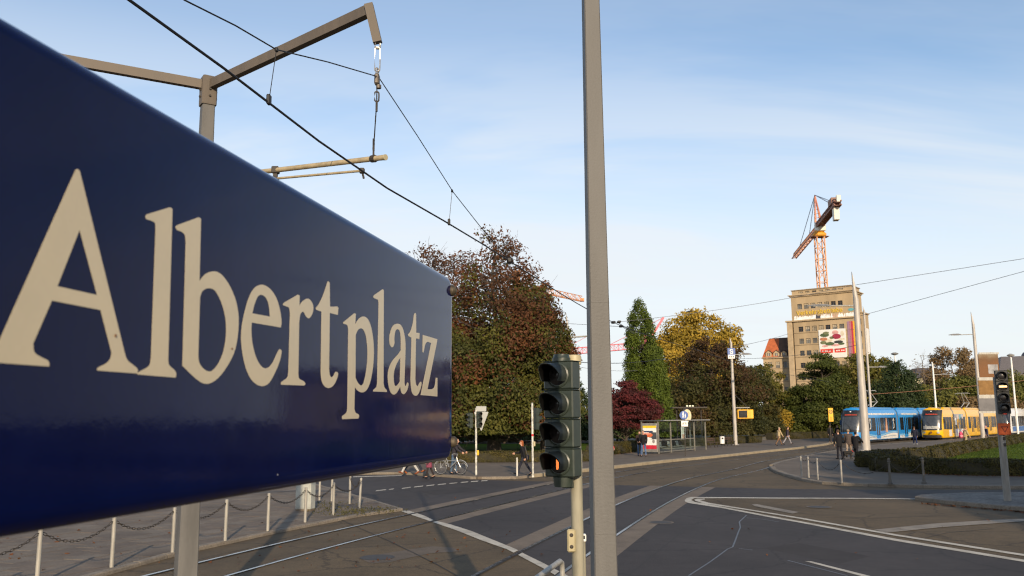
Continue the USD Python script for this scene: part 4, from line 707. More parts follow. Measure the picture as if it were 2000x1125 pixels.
# S sign and plate, arm with display
c0, c1 = on(1420.5, 680, YS - 0.2), on(1436, 692.8, YS - 0.2)
s_ = part(ms, 'railway_sign', cbox((c0[0], YS - 0.26, c1[2]), (c1[0], YS - 0.2, c0[2]), 0.01), sign_blue, world=True)
tm = meshkit.text_mesh('S', 0.44, 0.012, bold=True); w_ = tm.bounds[1][0] + tm.bounds[0][0]
part(s_, 'letter', frame(tm, ((c0[0] + c1[0]) / 2 - w_ / 2, YS - 0.262, (c0[2] + c1[2]) / 2 - 0.22), (1, 0, 0), (0, 0, 1), (0, -1, 0)), white_paint, world=True)
c0, c1 = on(1421.5, 693, YS - 0.2), on(1435.5, 700.5, YS - 0.2)
s2_ = part(ms, 'white_plate', cbox((c0[0], YS - 0.26, c1[2]), (c1[0], YS - 0.2, c0[2]), 0.01), white_paint, world=True)
for k in range(3):
    xk = c0[0] + (c1[0] - c0[0]) * (0.25 + 0.25 * k); part(s2_, 'pictogram', bx((xk - 0.05, YS - 0.265, c1[2] + 0.12), (xk + 0.05, YS - 0.259, c1[2] + 0.24)), iron_dark, world=True)
a0, a1 = on(1437, 796.5), on(1464, 796); part(ms, 'display_arm', tube([a0, a1], 0.05, 8), galv, world=True)
part(ms, 'stay_rod', tube([on(1434, 770), on(1459, 794)], 0.012, 5), wire_grey, world=True)
c0, c1 = on(1440, 800, YS - 0.1), on(1471.5, 817.5, YS - 0.1)
db = part(ms, 'display_box', cbox((c0[0], YS - 0.22, c1[2]), (c1[0], YS + 0.22, c0[2]), 0.03), yellow_paint, world=True)
xm = c0[0] + (c1[0] - c0[0]) * 0.60
part(db, 'screen', bx((c0[0] + 0.08, YS - 0.235, c1[2] + 0.09), (xm, YS - 0.21, c0[2] - 0.09)), mat('screen_black', (0.01, 0.01, 0.012), rough=0.2), world=True)
part(db, 'side_panel', cbox((xm + 0.06, YS - 0.235, c1[2] + 0.05), (c1[0] - 0.3, YS - 0.2, c0[2] - 0.05), 0.02), mat('orange_yellow', (0.72, 0.33, 0.006), rough=0.4), world=True)
for xx in (c0[0] + 0.3, c1[0] - 0.5): part(db, 'hanger', tube([(xx, YS, c0[2]), (xx, YS, a0[2])], 0.02, 6), galv, world=True)
# mast far left behind the beech, right-hand mast, lamp posts
b3 = at(1112.5, 860, 94.) * (1, 1, 0) + (0, 0, KZ); m3 = mast('pale pointed steel mast seen above the tram signal', b3, at(1110, 610, 94.)[2] - KZ, 0.26, 0.15, cut=1.6)
p_ = at(1112, 659, 94.) - b3; part(m3, 'cross_arm', tube([p_, p_ + (2.4, -0.3, 0.12)], 0.09, 8), galv, smooth=40); part(m3, 'collar', lathe([(0.22, p_[2] - 0.12), (0.22, p_[2] + 0.12)], 12), galv)
b4 = at(1920, 850, 97.) * (1, 1, 0) + (0, 0, KZ); m4 = mast('pale steel mast with lamp arm right of the yellow tram front', b4, at(1899, 609, 97.)[2] - KZ, 0.25, 0.15, cut=1.5)
lamp_arm(m4, at(1903, 653, 97.)[2] - KZ, (-1, 0.02, 0), 1.3, head=1.4, off=0.15, rise=-0.03)
b5 = at(1831, 830, 118.) * (1, 1, 0) + (0, 0, KZ); m5 = mast('slender white lamp post above the roof of the yellow tram', b5, at(1822, 706, 118.)[2] - KZ, 0.15, 0.10, m=white_paint, cat='lamp post', name='lamp_post', cut=0.3)
lamp_arm(m5, at(1824, 732, 118.)[2] - KZ, (1, 0, 0), 1.0, head=1.0, off=0.1, rise=0.05)
b6 = at(1986, 820, 120.) * (1, 1, 0) + (0, 0, KZ); m6 = mast('slender white lamp post with flat head near the right edge', b6, at(1977.5, 697, 120.)[2] - KZ, 0.15, 0.11, m=white_paint, cat='lamp post', name='lamp_post', cut=0.1)
zz = at(1977.5, 695, 120.)[2] - KZ; part(m6, 'lamp_head', lathe([(0.12, zz - 0.1), (0.45, zz), (0.5, zz + 0.12), (0.15, zz + 0.3), (0, zz + 0.31)], 16), galv, smooth=40)
b7 = at(1757, 820, 135.) * (1, 1, 0) + (0, 0, KZ); m7 = mast('lamp post with a flat round head above the dark conifer', b7, at(1751, 694, 135.)[2] - KZ, 0.16, 0.12, m=white_paint, cat='lamp post', name='lamp_post', cut=0.1)
zz = at(1751, 692, 135.)[2] - KZ; part(m7, 'lamp_head', lathe([(0.12, zz - 0.15), (0.5, zz), (0.58, zz + 0.12), (0.2, zz + 0.3), (0, zz + 0.31)], 16), galv, smooth=40)

# ---- right: signal post with sign, panel board behind it
rs0 = G(1968, 978, KZ); YR = rs0[1]
rs = thing('tram_signal', 'dark tram signal with one lit bar and an orange triangle plate on the right island', 'traffic signal', rs0)
part(rs, 'post', lathe([(0.11, 0), (0.11, 1.3), (0.105, 1.32), (0.10, 3.9)], 16), mat('signal_post_grey', (0.23, 0.215, 0.19), rough=0.65, var=0.25, scale=6, streak=True), smooth=40)
zt_ = at(1953, 724, YR)[2] - KZ; xo = at(1953, 765, YR)[0] - rs0[0]
signal_head(rs, 4, 0.36, 0.345, math.radians(-18), np.array([xo, -0.14, zt_ - 1.38]), hood=0.16, green=signal_black, lit=(1, 0.26, 0.055), litmat=glow('white_bar', (1.0, 0.55, 0.22), 2.6))
part(rs, 'bracket', MB().add(beam((xo, -0.1, zt_ - 1.3), (0, 0, zt_ - 1.3), 0.06)).add(beam((xo, -0.1, zt_ - 0.2), (0, 0, zt_ - 0.2), 0.06)), signal_black)
zc = at(1957, 838, YR)[2] - KZ; xc = at(1957, 838, YR)[0] - rs0[0]
tp = part(rs, 'orange_plate', cbox((xc - 0.20, -0.16, zc - 0.185), (xc + 0.20, -0.12, zc + 0.185), 0.015), orange_paint)
tri = Polygon([(-0.12, 0.085), (0.12, 0.085), (0, -0.12)]); tri = tri.difference(tri.buffer(-0.022))
part(tp, 'triangle', frame(extrude(tri, 0, 0.004), (xc, -0.1605, zc), (1, 0, 0), (0, 0, 1), (0, -1, 0)), mat('dark_red', (0.12, 0.01, 0.006), rough=0.5))
for k, dz in enumerate((1.75, 1.95, 2.08)): part(rs, 'switch', cbox((-0.02, -0.135, dz - 0.05), (0.05, -0.08, dz + 0.05), 0.01), iron_dark)
YB = 46.0
bb0, bb1 = at(1910, 690, YB), at(1950, 805, YB)
bd = thing('direction_board', 'board of shade-dimmed brown, ochre and grey panels behind the right tram signal', 'sign board', (at(1951, 850, YB)[0], YB, KZ))
zz0 = bb0[2] + 0.05
part(bd, 'post', lathe([(0.06, 0), (0.06, zz0 - KZ)], 12), galv, smooth=40)
def brd(y0, y1, m, nm='panel', slant=0.0):
    z1, z0 = at(1930, y0, YB)[2], at(1930, y1, YB)[2]; x0, x1 = at(1910, (y0 + y1) / 2, YB)[0], at(1949, (y0 + y1) / 2, YB)[0]
    v, f = bx((x0, YB - 0.10, z0), (x1, YB - 0.05, z1)); return part(bd, nm, (v, f), m, world=True)
hmat = usdkit.material(stage, '/World/Looks/panel_dimmed', {'g': ('geometry', {}), 'n': ('noise_texture', {'scale': 1.4, 'detail': 5.0}), 's': ('separate_xyz', {}), 'a': ('math', {'math_type': 'multiply_add', 'value2': -0.9, 'value3': 5.2}), 'm': ('math', {'math_type': 'add'}), 'r': ('rgb_ramp', {'ramp': [(0.35, (0.20, 0.145, 0.085)), (0.6, (0.13, 0.058, 0.015)), (0.85, (0.16, 0.065, 0.015))]}), 'p': ('principled_bsdf', {'roughness': 0.25})},
                       [('g.position', 'n.vector'), ('g.position', 's.vector'), ('s.z', 'a.value1'), ('a.value', 'm.value1'), ('n.fac', 'm.value2'), ('m.value', 'r.fac'), ('r.color', 'p.base_color')], surface='p.BSDF')
brd(692, 737, hmat); brd(743, 771, mat('ochre_panel', (0.19, 0.090, 0.010), rough=0.35, var=0.15)); brd(778, 803, mat('grey_panel', (0.12, 0.115, 0.12), rough=0.4, var=0.1))  # panel colours lowered to carry the shade on the board
for y0, y1 in ((688.5, 692), (737, 743), (771, 778), (803, 807)): brd(y0, y1, galv, 'frame_bar')
z1, z0 = at(1940, 712, YB)[2], at(1940, 730, YB)[2]; part(bd, 'pale_field', bx((at(1928, 720, YB)[0], YB - 0.104, z0), (at(1947, 720, YB)[0], YB - 0.0995, z1)), mat('pale_field', (0.26, 0.25, 0.25), rough=0.3, var=0.3, scale=3), world=True)

# ---- far left crossing: two signal posts
q = G(930, 928, KZ); t = thing('traffic_light', 'traffic light post with sign backs beside the cyclist', 'traffic light', q)
hh = at(926, 797, q[1])[2] - KZ
part(t, 'post', lathe([(0.05, 0), (0.05, hh), (0, hh + 0.02)], 12), mat('stickered_post', (0.46, 0.45, 0.40), rough=0.6, var=0.45, scale=5), smooth=40)
signal_head(t, 3, 0.24, 0.25, math.radians(-70), np.array([-0.26, 0.0, hh - 0.98]), hood=0.18); signal_head(t, 3, 0.24, 0.25, math.radians(25), np.array([0.16, -0.14, hh - 0.92]), hood=0.18)
xs = at(940, 830, q[1])[0] - q[0]
part(t, 'sign_arm', beam((0, 0, hh - 0.95), (xs, 0, hh - 0.95), 0.04), galv); part(t, 'sign_post', beam((xs, 0.02, hh - 1.0), (xs, 0.02, hh + 0.1), 0.035), galv)
part(t, 'rectangular_sign', cbox((xs - 0.25, -0.02, hh - 0.17), (xs + 0.25, 0.0, hh + 0.09), 0.008), sign_back)
part(t, 'give_way_sign', frame(extrude(Polygon([(-0.32, 0), (0.32, 0), (0, -0.85)]).buffer(0.03), 0, 0.015), (xs, 0.0, hh - 0.22), (1, 0, 0), (0, 0, 1), (0, -1, 0)), sign_back)
part(t, 'push_button', cbox((0.04, -0.06, 0.95), (0.14, 0.04, 1.2), 0.02), yellow_paint)
q = G(1041, 932, KZ); t = thing('traffic_light', 'traffic light post right of the walking woman in black', 'traffic light', q); hh = at(1040.5, 787, q[1])[2] - KZ
part(t, 'post', lathe([(0.058, 0), (0.05, 0.1), (0.05, hh), (0, hh + 0.02)], 12), mat('stickered_post', (0.46, 0.45, 0.40)), smooth=40)
signal_head(t, 3, 0.30, 0.34, math.radians(118), np.array([0.2, 0.06, hh - 1.25]), hood=0.2)
part(t, 'sticker', lathe([(0.0515, hh - 1.55), (0.0515, hh - 1.45)], 12), red_paint); part(t, 'push_button', cbox((0.03, -0.07, 1.42), (0.13, 0.03, 1.65), 0.02), mat('switch_cream', (0.46,) * 3))

# ================================================================ tram shelter and its signs
A = G(1287, 886.5, KZ); B = G(1379, 878.5, KZ); Lh = np.linalg.norm(B - A); ux = (B - A) / Lh; uy = np.array([-ux[1], ux[0], 0])
sh = thing('tram_shelter', 'glass tram shelter with flat grey roof and a poster at its left end', 'shelter', A, math.atan2(ux[1], ux[0]))
def along(px):  # distance along the shelter where a picture column meets its front
    r = ray(px, 880); n_ = np.array([-ux[1], ux[0]]); tt = (A[:2] @ n_) / (r[:2] @ n_); return (r[:2] * tt - A[:2]) @ ux[:2]
HS = 2.42; fr = mat('shelter_frame', (0.20, 0.185, 0.155), rough=0.45, metal=0.3); posts = [0.0, along(1311), along(1357), along(1379)]
xl = along(1262)
for xp in posts: part(sh, 'post', cbox((xp - 0.05, -0.05, 0), (xp + 0.05, 0.05, HS), 0.01), fr)
for xp in (posts[0], posts[3]): part(sh, 'post', cbox((xp - 0.05, 1.33, 0), (xp + 0.05, 1.43, HS), 0.01), fr)
part(sh, 'roof', cbox((-0.12, -0.3, HS), (posts[3] + 0.35, 1.5, HS + 0.09), 0.03), mat('shelter_roof', (0.09, 0.085, 0.08), rough=0.4, metal=0.3))
part(sh, 'roof_edge', cbox((0.3, -0.34, HS + 0.03), (posts[3] + 0.35, -0.303, HS + 0.10), 0.01), galv)
for a_, b_ in ((posts[0], posts[1]), (posts[1], posts[2])):
    part(sh, 'glass_pane', bx((a_ + 0.07, -0.006, 0.2), (b_ - 0.07, 0.004, HS - 0.05)), clear_glass); part(sh, 'lower_rail', cbox((a_ + 0.056, -0.03, 0.10), (b_ - 0.056, 0.03, 0.17), 0.01), fr); part(sh, 'mid_rail', cbox((a_ + 0.056, -0.03, 0.98), (b_ - 0.056, 0.03, 1.05), 0.01), fr)
part(sh, 'glass_pane', bx((posts[2] + 0.06, -0.006, 0.2), (posts[3] - 0.06, 0.004, HS - 0.05)), clear_glass); part(sh, 'glass_pane', bx((posts[3] - 0.008, 0.08, 0.35), (posts[3] + 0.008, 1.34, HS - 0.05)), clear_glass)
for k in range(4):
    xk = posts[0] + 0.75 + k * (posts[2] - posts[0] - 1.0) / 3.6
    part(sh, 'seat', MB().add(cbox((xk - 0.22, 0.55, 0.43), (xk + 0.22, 0.95, 0.47), 0.015)).add(frame(cbox((-0.22, 0, 0), (0.22, 0.03, 0.36), 0.012), (xk, 0.95, 0.47), (1, 0, 0), (0, 1, 0.2), (0, 0.2, 1))), mat('seat_wire', (0.30, 0.29, 0.25), rough=0.5, metal=0.3))
part(sh, 'seat_beam', cbox((posts[0] + 0.3, 0.7, 0.36), (posts[2] - 0.2, 0.78, 0.43), 0.01), fr)
# timetable in the middle
xt = along(1337); tt_ = part(sh, 'timetable_case', cbox((xt - 0.36, 0.02, 0.95), (xt + 0.36, 0.09, 1.95), 0.01), white_paint)
part(tt_, 'sheet', bx((xt - 0.3, 0.014, 1.45), (xt + 0.3, 0.0195, 1.9)), mat('paper', (0.5, 0.5, 0.42), rough=0.8))
for k in range(3): part(tt_, 'column_block', bx((xt - 0.28 + 0.2 * k, 0.014, 1.02), (xt - 0.13 + 0.2 * k, 0.0195, 1.38)), mat('salmon', (0.55, 0.28, 0.17), rough=0.8))
# advert
pw0, pw1 = 0.06, 1.30; EW = lambda m: frame(m, (0, 1.37, 0), (0, -1, 0), (1, 0, 0), (0, 0, 1))   # the end wall faces the crossing
pc = part(sh, 'poster_case', EW(cbox((pw0, -0.08, 0.12), (pw1, 0.08, HS - 0.12), 0.02)), mat('case_grey', (0.25, 0.24, 0.22), rough=0.4, metal=0.3))
W_ = pw1 - pw0
def pst(u0, u1, v0, v1, m, k): part(pc, 'poster_field', EW(bx((pw0 + 0.06 + u0 * (W_ - 0.12), -0.0815 - 0.0008 * k, 0.35 + v0 * 1.75), (pw0 + 0.06 + u1 * (W_ - 0.12), -0.0802, 0.35 + v1 * 1.75))), m)
def pell(u, v, a, b, m, k): part(pc, 'poster_shape', EW(frame(extrude(Polygon([(a * math.cos(q), b * math.sin(q)) for q in np.linspace(0, 6.283, 24)[:-1]]), 0, 0.0008), (pw0 + 0.06 + u * (W_ - 0.12), -0.0818 - 0.0009 * k, 0.35 + v * 1.75), (1, 0, 0), (0, 0, 1), (0, -1, 0))), m)
pst(0, 1, 0, 1, white_paint, 0); pst(0, 1, 0.90, 1, mat('poster_yellow', (0.8, 0.55, 0.02), rough=0.4), 1); pst(0, 1, 0, 0.17, mat('poster_red', (0.5, 0.02, 0.04), rough=0.4), 1)
pst(0.45, 1, 0.42, 0.72, mat('poster_dark', (0.05, 0.055, 0.06), rough=0.5), 1); pst(0.08, 0.75, 0.72, 0.78, mat('poster_navy', (0.03, 0.05, 0.1), rough=0.5), 1)
pell(0.36, 0.60, 0.42, 0.17, mat('poster_salmon', (0.55, 0.12, 0.04), rough=0.4), 2); pell(0.34, 0.66, 0.33, 0.06, mat('poster_pink', (0.65, 0.25, 0.18), rough=0.4), 3); pell(0.42, 0.46, 0.30, 0.06, white_paint, 3); pell(0.78, 0.33, 0.11, 0.14, mat('poster_grey', (0.25, 0.22, 0.2), rough=0.4), 2)
# pedestrian sign
q = G(1339, 891, KZ); t = thing('pedestrian_sign', 'round blue pedestrian sign with white plate on a thin pole before the shelter', 'road sign', q)
hp = at(1336, 795, q[1])[2] - KZ; part(t, 'pole', lathe([(0.035, 0), (0.035, hp), (0, hp + 0.01)], 10), iron_dark, smooth=40)
zc = at(1336, 811, q[1])[2] - KZ; xo = at(1335.5, 811, q[1])[0] - q[0]
d_ = part(t, 'blue_disc', frame(lathe([(0.30, 0), (0.305, 0.006), (0.30, 0.012)], 28), (xo, -0.04, zc), (1, 0, 0), (0, 0, 1), (0, -1, 0)), sign_blue)
def man(sc): return unary_union([Point(0, 0.36 * sc).buffer(0.065 * sc), Polygon([(-0.07 * sc, 0.27 * sc), (0.07 * sc, 0.27 * sc), (0.09 * sc, 0.0), (0.05 * sc, 0), (0.08 * sc, -0.3 * sc), (0.02 * sc, -0.3 * sc), (0, -0.05 * sc), (-0.07 * sc, -0.3 * sc), (-0.12 * sc, -0.28 * sc), (-0.05 * sc, 0.0), (-0.11 * sc, 0.05 * sc)])])
for dx, dz, sc in ((-0.05, 0.0, 0.62), (0.1, -0.07, 0.42)): part(d_, 'pictogram', frame(extrude(man(sc), 0, 0.004), (xo + dx, -0.0525, zc + dz), (1, 0, 0), (0, 0, 1), (0, -1, 0)), white_paint)
c0, c1 = at(1330, 822, q[1]) - q, at(1343.5, 833, q[1]) - q
wp = part(t, 'white_plate', cbox((c0[0], -0.06, c1[2]), (c1[0], -0.035, c0[2]), 0.005), white_paint); part(wp, 'cycle_mark', frame(extrude(unary_union([Point(-0.1, 0).buffer(0.07).difference(Point(-0.1, 0).buffer(0.05)), Point(0.1, 0).buffer(0.07).difference(Point(0.1, 0).buffer(0.05)), LineString([(-0.1, 0), (-0.03, 0.1), (0.06, 0.1), (0.1, 0)]).buffer(0.012)]), 0, 0.003), ((c0[0] + c1[0]) / 2, -0.0605, (c0[2] + c1[2]) / 2), (1, 0, 0), (0, 0, 1), (0, -1, 0)), iron_dark)
# station clock disc and lit canopy behind
q = at(1343, 878, 86.) * (1, 1, 0) + (0, 0, KZ); t = thing('station_clock', 'large round cream clock on a dark post behind the shelter', 'clock', q)
zc = at(1343, 812, 86.)[2] - KZ
part(t, 'post', lathe([(0.07, 0), (0.07, zc)], 10), iron_dark); part(t, 'clock_case', frame(lathe([(0.68, -0.12), (0.74, -0.08), (0.74, 0.08), (0.68, 0.12)], 28), (0, 0, zc), (0.75, 0.66, 0), (0, 0, 1), (0.66, -0.75, 0)), iron_dark, smooth=40)
part(t, 'clock_face', frame(lathe([(0.64, 0), (0.64, 0.01)], 28), (0.66 * 0.118, -0.75 * 0.118, zc), (0.75, 0.66, 0), (0, 0, 1), (0.66, -0.75, 0)), mat('clock_cream', (0.72, 0.62, 0.40), rough=0.4))
for a_, l_ in ((1.1, 0.4), (3.9, 0.52)): part(t, 'clock_hand', frame(beam((0, 0, 0), (l_ * math.cos(a_), l_ * math.sin(a_), 0), 0.04, 0.008), (0.66 * 0.135, -0.75 * 0.135, zc), (0.75, 0.66, 0), (0, 0, 1), (0.66, -0.75, 0)), mat('hand_brown', (0.15, 0.08, 0.03)))
c0, c1 = at(1311, 796, 90.), at(1379, 795, 90.)
t = thing('platform_canopy', 'thin dark canopy roof on posts behind the round clock', 'canopy', ((c0[0] + c1[0]) / 2, 90., KZ)); w = (c1[0] - c0[0]) / 2; zc = c0[2] - KZ
part(t, 'roof', cbox((-w, -0.6, zc - 0.1), (w, 0.6, zc + 0.05), 0.03), iron_dark)
for xx in (-w * 0.7, w * 0.7): part(t, 'post', lathe([(0.06, 0), (0.06, zc - 0.1)], 8, (xx, 0, 0)), iron_dark)
for k in range(3): part(t, 'roof_light', cbox((-0.35 + 0.3 * k, -0.5, zc + 0.06), (-0.15 + 0.3 * k, -0.3, zc + 0.22), 0.03), mat('pale_light', (0.7, 0.75, 0.6), rough=0.3))
# bins and bench
q = G(1411, 872, KZ); t = thing('litter_bin', 'white cylindrical litter bin right of the tram shelter', 'bin', q); part(t, 'drum', lathe([(0.2, 0.25), (0.22, 0.3), (0.22, 0.88), (0.2, 0.92), (0.1, 0.93)], 14), white_paint, smooth=40); part(t, 'pole', lathe([(0.035, 0), (0.035, 1.1)], 8, (0, 0.25, 0)), iron_dark); part(t, 'opening', frame(lathe([(0.08, 0), (0.08, 0.01)], 12), (0, -0.222, 0.75), (1, 0, 0), (0, 0, 1), (0, -1, 0)), black_rub)
for x, y, lb in ((1392, 874, 'dark bench left of the white litter bin'), (1425, 871, 'dark bench right of the white litter bin')):
    q = G(x, y, KZ); t = thing('bench', lb, 'bench', q, math.radians(40))
    for k in range(3): part(t, 'slat', cbox((-0.7, -0.2 + 0.14 * k, 0.43), (0.7, -0.09 + 0.14 * k, 0.47), 0.008), mat('bench_wood', (0.06, 0.035, 0.025), rough=0.6))
    for k in range(2): part(t, 'back_slat', cbox((-0.7, 0.22, 0.58 + 0.15 * k), (0.7, 0.26, 0.69 + 0.15 * k), 0.008), mat('bench_wood', (0.06,) * 3))
    for s in (-1, 1): part(t, 'leg', MB().add(cbox((s * 0.55 - 0.03, -0.18, 0), (s * 0.55 + 0.03, -0.12, 0.43), 0.005)).add(cbox((s * 0.55 - 0.03, 0.16, 0), (s * 0.55 + 0.03, 0.22, 0.85), 0.005)), iron_dark)
# yellow stop sign left of the blue tram
q = G(1622, 866, KZ); t = thing('stop_sign', 'yellow tram stop board with a dark round emblem left of the blue tram', 'stop sign', q); c0, c1 = at(1617, 797, q[1]) - q, at(1628, 823.5, q[1]) - q
part(t, 'post', lathe([(0.05, 0), (0.05, c0[2])], 8, (0.1, 0.06, 0)), iron_dark); bd_ = part(t, 'board', cbox((c0[0], -0.03, c1[2]), (c1[0], 0.03, c0[2]), 0.02), yellow_paint)
cc = ((c0[0] + c1[0]) / 2, -0.0305, c0[2] - 0.38); part(bd_, 'emblem_ring', frame(extrude(Point(0, 0).buffer(0.2).difference(Point(0, 0).buffer(0.14)), 0, 0.004), cc, (1, 0, 0), (0, 0, 1), (0, -1, 0)), signal_green)
hm = unary_union([sbox(-0.08, -0.09, -0.04, 0.09), sbox(0.04, -0.09, 0.08, 0.09), sbox(-0.05, -0.02, 0.05, 0.02)]); part(bd_, 'letter', frame(extrude(hm, 0, 0.004), cc, (1, 0, 0), (0, 0, 1), (0, -1, 0)), signal_green)
part(bd_, 'small_plate', bx((c0[0] + 0.12, -0.036, c1[2] + 0.1), (c1[0] - 0.12, -0.0305, c1[2] + 0.5)), mat('ochre', (0.55, 0.28, 0.01)))
# kiosk and far park bits
q = np.array([at(1512, 840, 128.)[0], 128., KZ]); t = thing('kiosk', 'low sandstone kiosk with a yellow sign left of the broad evergreen', 'kiosk', q)
part(t, 'wall', cbox((-1.9, -1.2, 0), (1.5, 1.2, 2.0), 0.03), mat('kiosk_stone', (0.42, 0.33, 0.2), rough=0.8)); part(t, 'roof', cbox((-2.1, -1.4, 2.0), (1.7, 1.4, 2.15), 0.03), mat('kiosk_roof', (0.12, 0.1, 0.08)))
part(t, 'yellow_sign', cbox((-0.9, -1.5, 2.16), (0.9, -1.2, 3.0), 0.05), yellow_paint); part(t, 'hatch', bx((-1.2, -1.21, 0.9), (0.8, -1.2, 1.7)), window_dark)
# ================================================================ TREES, HEDGES
def leaves_mesh(pos, nrm, size, rng, asp=0.55):
    """one folded four-cornered leaf (two faces) at each point"""
    n = len(pos); nrm = nrm / (np.linalg.norm(nrm, axis=1, keepdims=True) + 1e-9)
    r = rng.normal(size=(n, 3)); a = np.cross(nrm, r); a /= np.linalg.norm(a, axis=1, keepdims=True) + 1e-9; b = np.cross(nrm, a)
    L = size[:, None] * 0.5; W = L * asp; lift = nrm * L * rng.uniform(-0.25, 0.35, (n, 1))
    v = np.stack([pos - a * L, pos + b * W + lift, pos + a * L, pos - b * W + lift], 1).reshape(-1, 3)
    i = np.arange(n)[:, None] * 4
    return v, np.vstack([i + [0, 1, 2], i + [0, 2, 3]])
def sphere_dirs(n, rng):
    d = rng.normal(size=(n, 3)); return d / np.linalg.norm(d, axis=1, keepdims=True)
def limb(p0, p1, r0, r1, rng, n=5, wob=0.06, sides=5):
    t = np.linspace(0, 1, n)[:, None]; p = p0 * (1 - t) + p1 * t; L = np.linalg.norm(p1 - p0); p[1:-1] += rng.normal(size=(n - 2, 3)) * L * wob
    return tube(p, r0 + (r1 - r0) * t[:, 0], sides, False)
def tree(name, label, base, height, prof, R, leafm, n_leaf, leaf=0.34, n_clump=70, crown0=0.12, clump=0.17, seed=1, group=None, flat=0.75, shell_=0.55, droop=0.0, trunk_r=None, bare=0.0, twigs=0, barkm=None, lean=(0, 0), asp=0.55, squash=(1, 1), cat='tree', upward=0.3, leaf2=None, turn=0.5, zmin=0.0):
    """trunk, limbs toward every clump and a crown of separate leaves; prof: crown radius (share of R) from crown0 to the top"""
    rng = np.random.default_rng(seed); base = np.asarray(base, float); t = thing(name, label, cat, base, group=group)
    zs = np.linspace(0, 1, len(prof)); trunk_r = trunk_r or height * 0.018
    u = rng.uniform(0, 1, n_clump * 6); pr = np.interp(u, zs, prof); keep = rng.uniform(0, max(prof), n_clump * 6) < pr * 0.85 + 0.12 * max(prof); u = u[keep][:n_clump]; pr = pr[keep][:n_clump]; k = len(u)
    ang = rng.uniform(0, 2 * np.pi, k); rad = R * pr * (shell_ + (1 - shell_) * rng.uniform(0, 1, k) ** 0.6) * rng.uniform(0.86, 1.08, k)
    z = height * (crown0 + (1 - crown0) * u)
    c = np.c_[rad * np.cos(ang) * squash[0] + lean[0] * z / height, rad * np.sin(ang) * squash[1] + lean[1] * z / height, z - droop * rad]
    cr = R * clump * rng.uniform(0.7, 1.35, k) * np.clip(0.55 + 0.6 * pr / max(prof), 0.4, 1.2)
    w = cr ** 2 * (1 - bare * np.clip((u - 0.5) / 0.35, 0, 1)); pick = rng.choice(k, n_leaf, p=w / w.sum())
    d = sphere_dirs(n_leaf, rng); q = rng.uniform(0.15, 1, n_leaf) ** 0.5
    off = d * (q * cr[pick])[:, None]; off[:, 2] *= flat; off[:, 2] -= droop * 0.6 * np.hypot(off[:, 0], off[:, 1])
    pos = c[pick] + off; pos += rng.normal(size=pos.shape) * leaf * 0.35
    low = zmin + height * 0.02 + 0.25; pos[:, 2] = np.where(pos[:, 2] < low, low + rng.uniform(0, 1.6, n_leaf), pos[:, 2])
    out = np.c_[c[pick][:, :2], np.zeros(n_leaf)]; out /= np.linalg.norm(out, axis=1, keepdims=True) + 1e-6
    nr = d * 0.5 + out * 0.3 + np.array([0, 0, upward]) + rng.normal(size=d.shape) * 0.55
    size = leaf * rng.uniform(0.65, 1.35, n_leaf)
    # trunk and limbs
    tm = MB(); top = np.array([lean[0], lean[1], height]); zt = np.linspace(0, 0.93, 9)[:, None]
    pts = top * zt + np.c_[rng.normal(size=(9, 2)) * trunk_r * 0.5 * np.minimum(1, zt * 3), np.zeros(9)]
    rr = trunk_r * (1 - zt[:, 0] * 0.9); rr[0] *= 1.5
    tm.add(tube(pts, rr, 9, False)); part(t, 'trunk', tm, barkm or bark, smooth=50)
    lm = MB()
    for i in range(k):
        zz = np.clip(c[i, 2] - rad[i] * rng.uniform(0.25, 0.7), height * 0.06, height * 0.9); p0 = np.array([np.interp(zz, pts[:, 2], pts[:, 0]), np.interp(zz, pts[:, 2], pts[:, 1]), zz])
        lm.add(limb(p0, c[i], max(0.02, trunk_r * 0.32 * (1 - zz / height) + 0.02), 0.018, rng))
        for _ in range(twigs):
            e = c[i] + sphere_dirs(1, rng)[0] * cr[i] * rng.uniform(0.8, 1.35); e[2] += abs(rng.normal()) * cr[i] * 0.25; lm.add(limb(p0 * 0.35 + c[i] * 0.65, e, 0.022, 0.007, rng, 4, 0.07, 3))
    part(t, 'limbs', lm, barkm or bark, kind='stuff')
    if leaf2 is None: part(t, 'crown', leaves_mesh(pos, nr, size, rng, asp), leafm, kind='stuff'); return t
    red = (u[pick] + rng.normal(size=k)[pick] * 0.26 + rng.normal(size=n_leaf) * 0.10) > turn   # clumps that have turned
    for mk, mm in ((~red, leafm), (red, leaf2)): part(t, 'crown', leaves_mesh(pos[mk], nr[mk], size[mk], rng, asp), mm, kind='stuff')
    return t

L_beech = leafmat('leaf_copper_beech', [(0.049, 0.054, 0.014), (0.089, 0.092, 0.018), (0.131, 0.117, 0.021), (0.199, 0.119, 0.025), (0.238, 0.082, 0.025), (0.276, 0.135, 0.028)], 0.32, 0.45)
L_beech_red = leafmat('leaf_copper_top', [(0.077, 0.039, 0.020), (0.161, 0.063, 0.025), (0.238, 0.084, 0.028), (0.292, 0.135, 0.041)], 0.32, 0.3)
L_darkbeech = leafmat('leaf_dark_beech', [(0.037, 0.041, 0.011), (0.066, 0.058, 0.014), (0.125, 0.061, 0.020), (0.104, 0.076, 0.016), (0.176, 0.069, 0.022)], 0.18, 0.22)
L_maple = leafmat('leaf_red_maple', [(0.059, 0.018, 0.016), (0.131, 0.023, 0.025), (0.199, 0.033, 0.028), (0.262, 0.068, 0.034)], 0.2, 0.8)
L_thuja = leafmat('leaf_thuja', [(0.046, 0.069, 0.008), (0.095, 0.129, 0.014), (0.154, 0.177, 0.020), (0.230, 0.209, 0.028)], 0.12, 0.8)
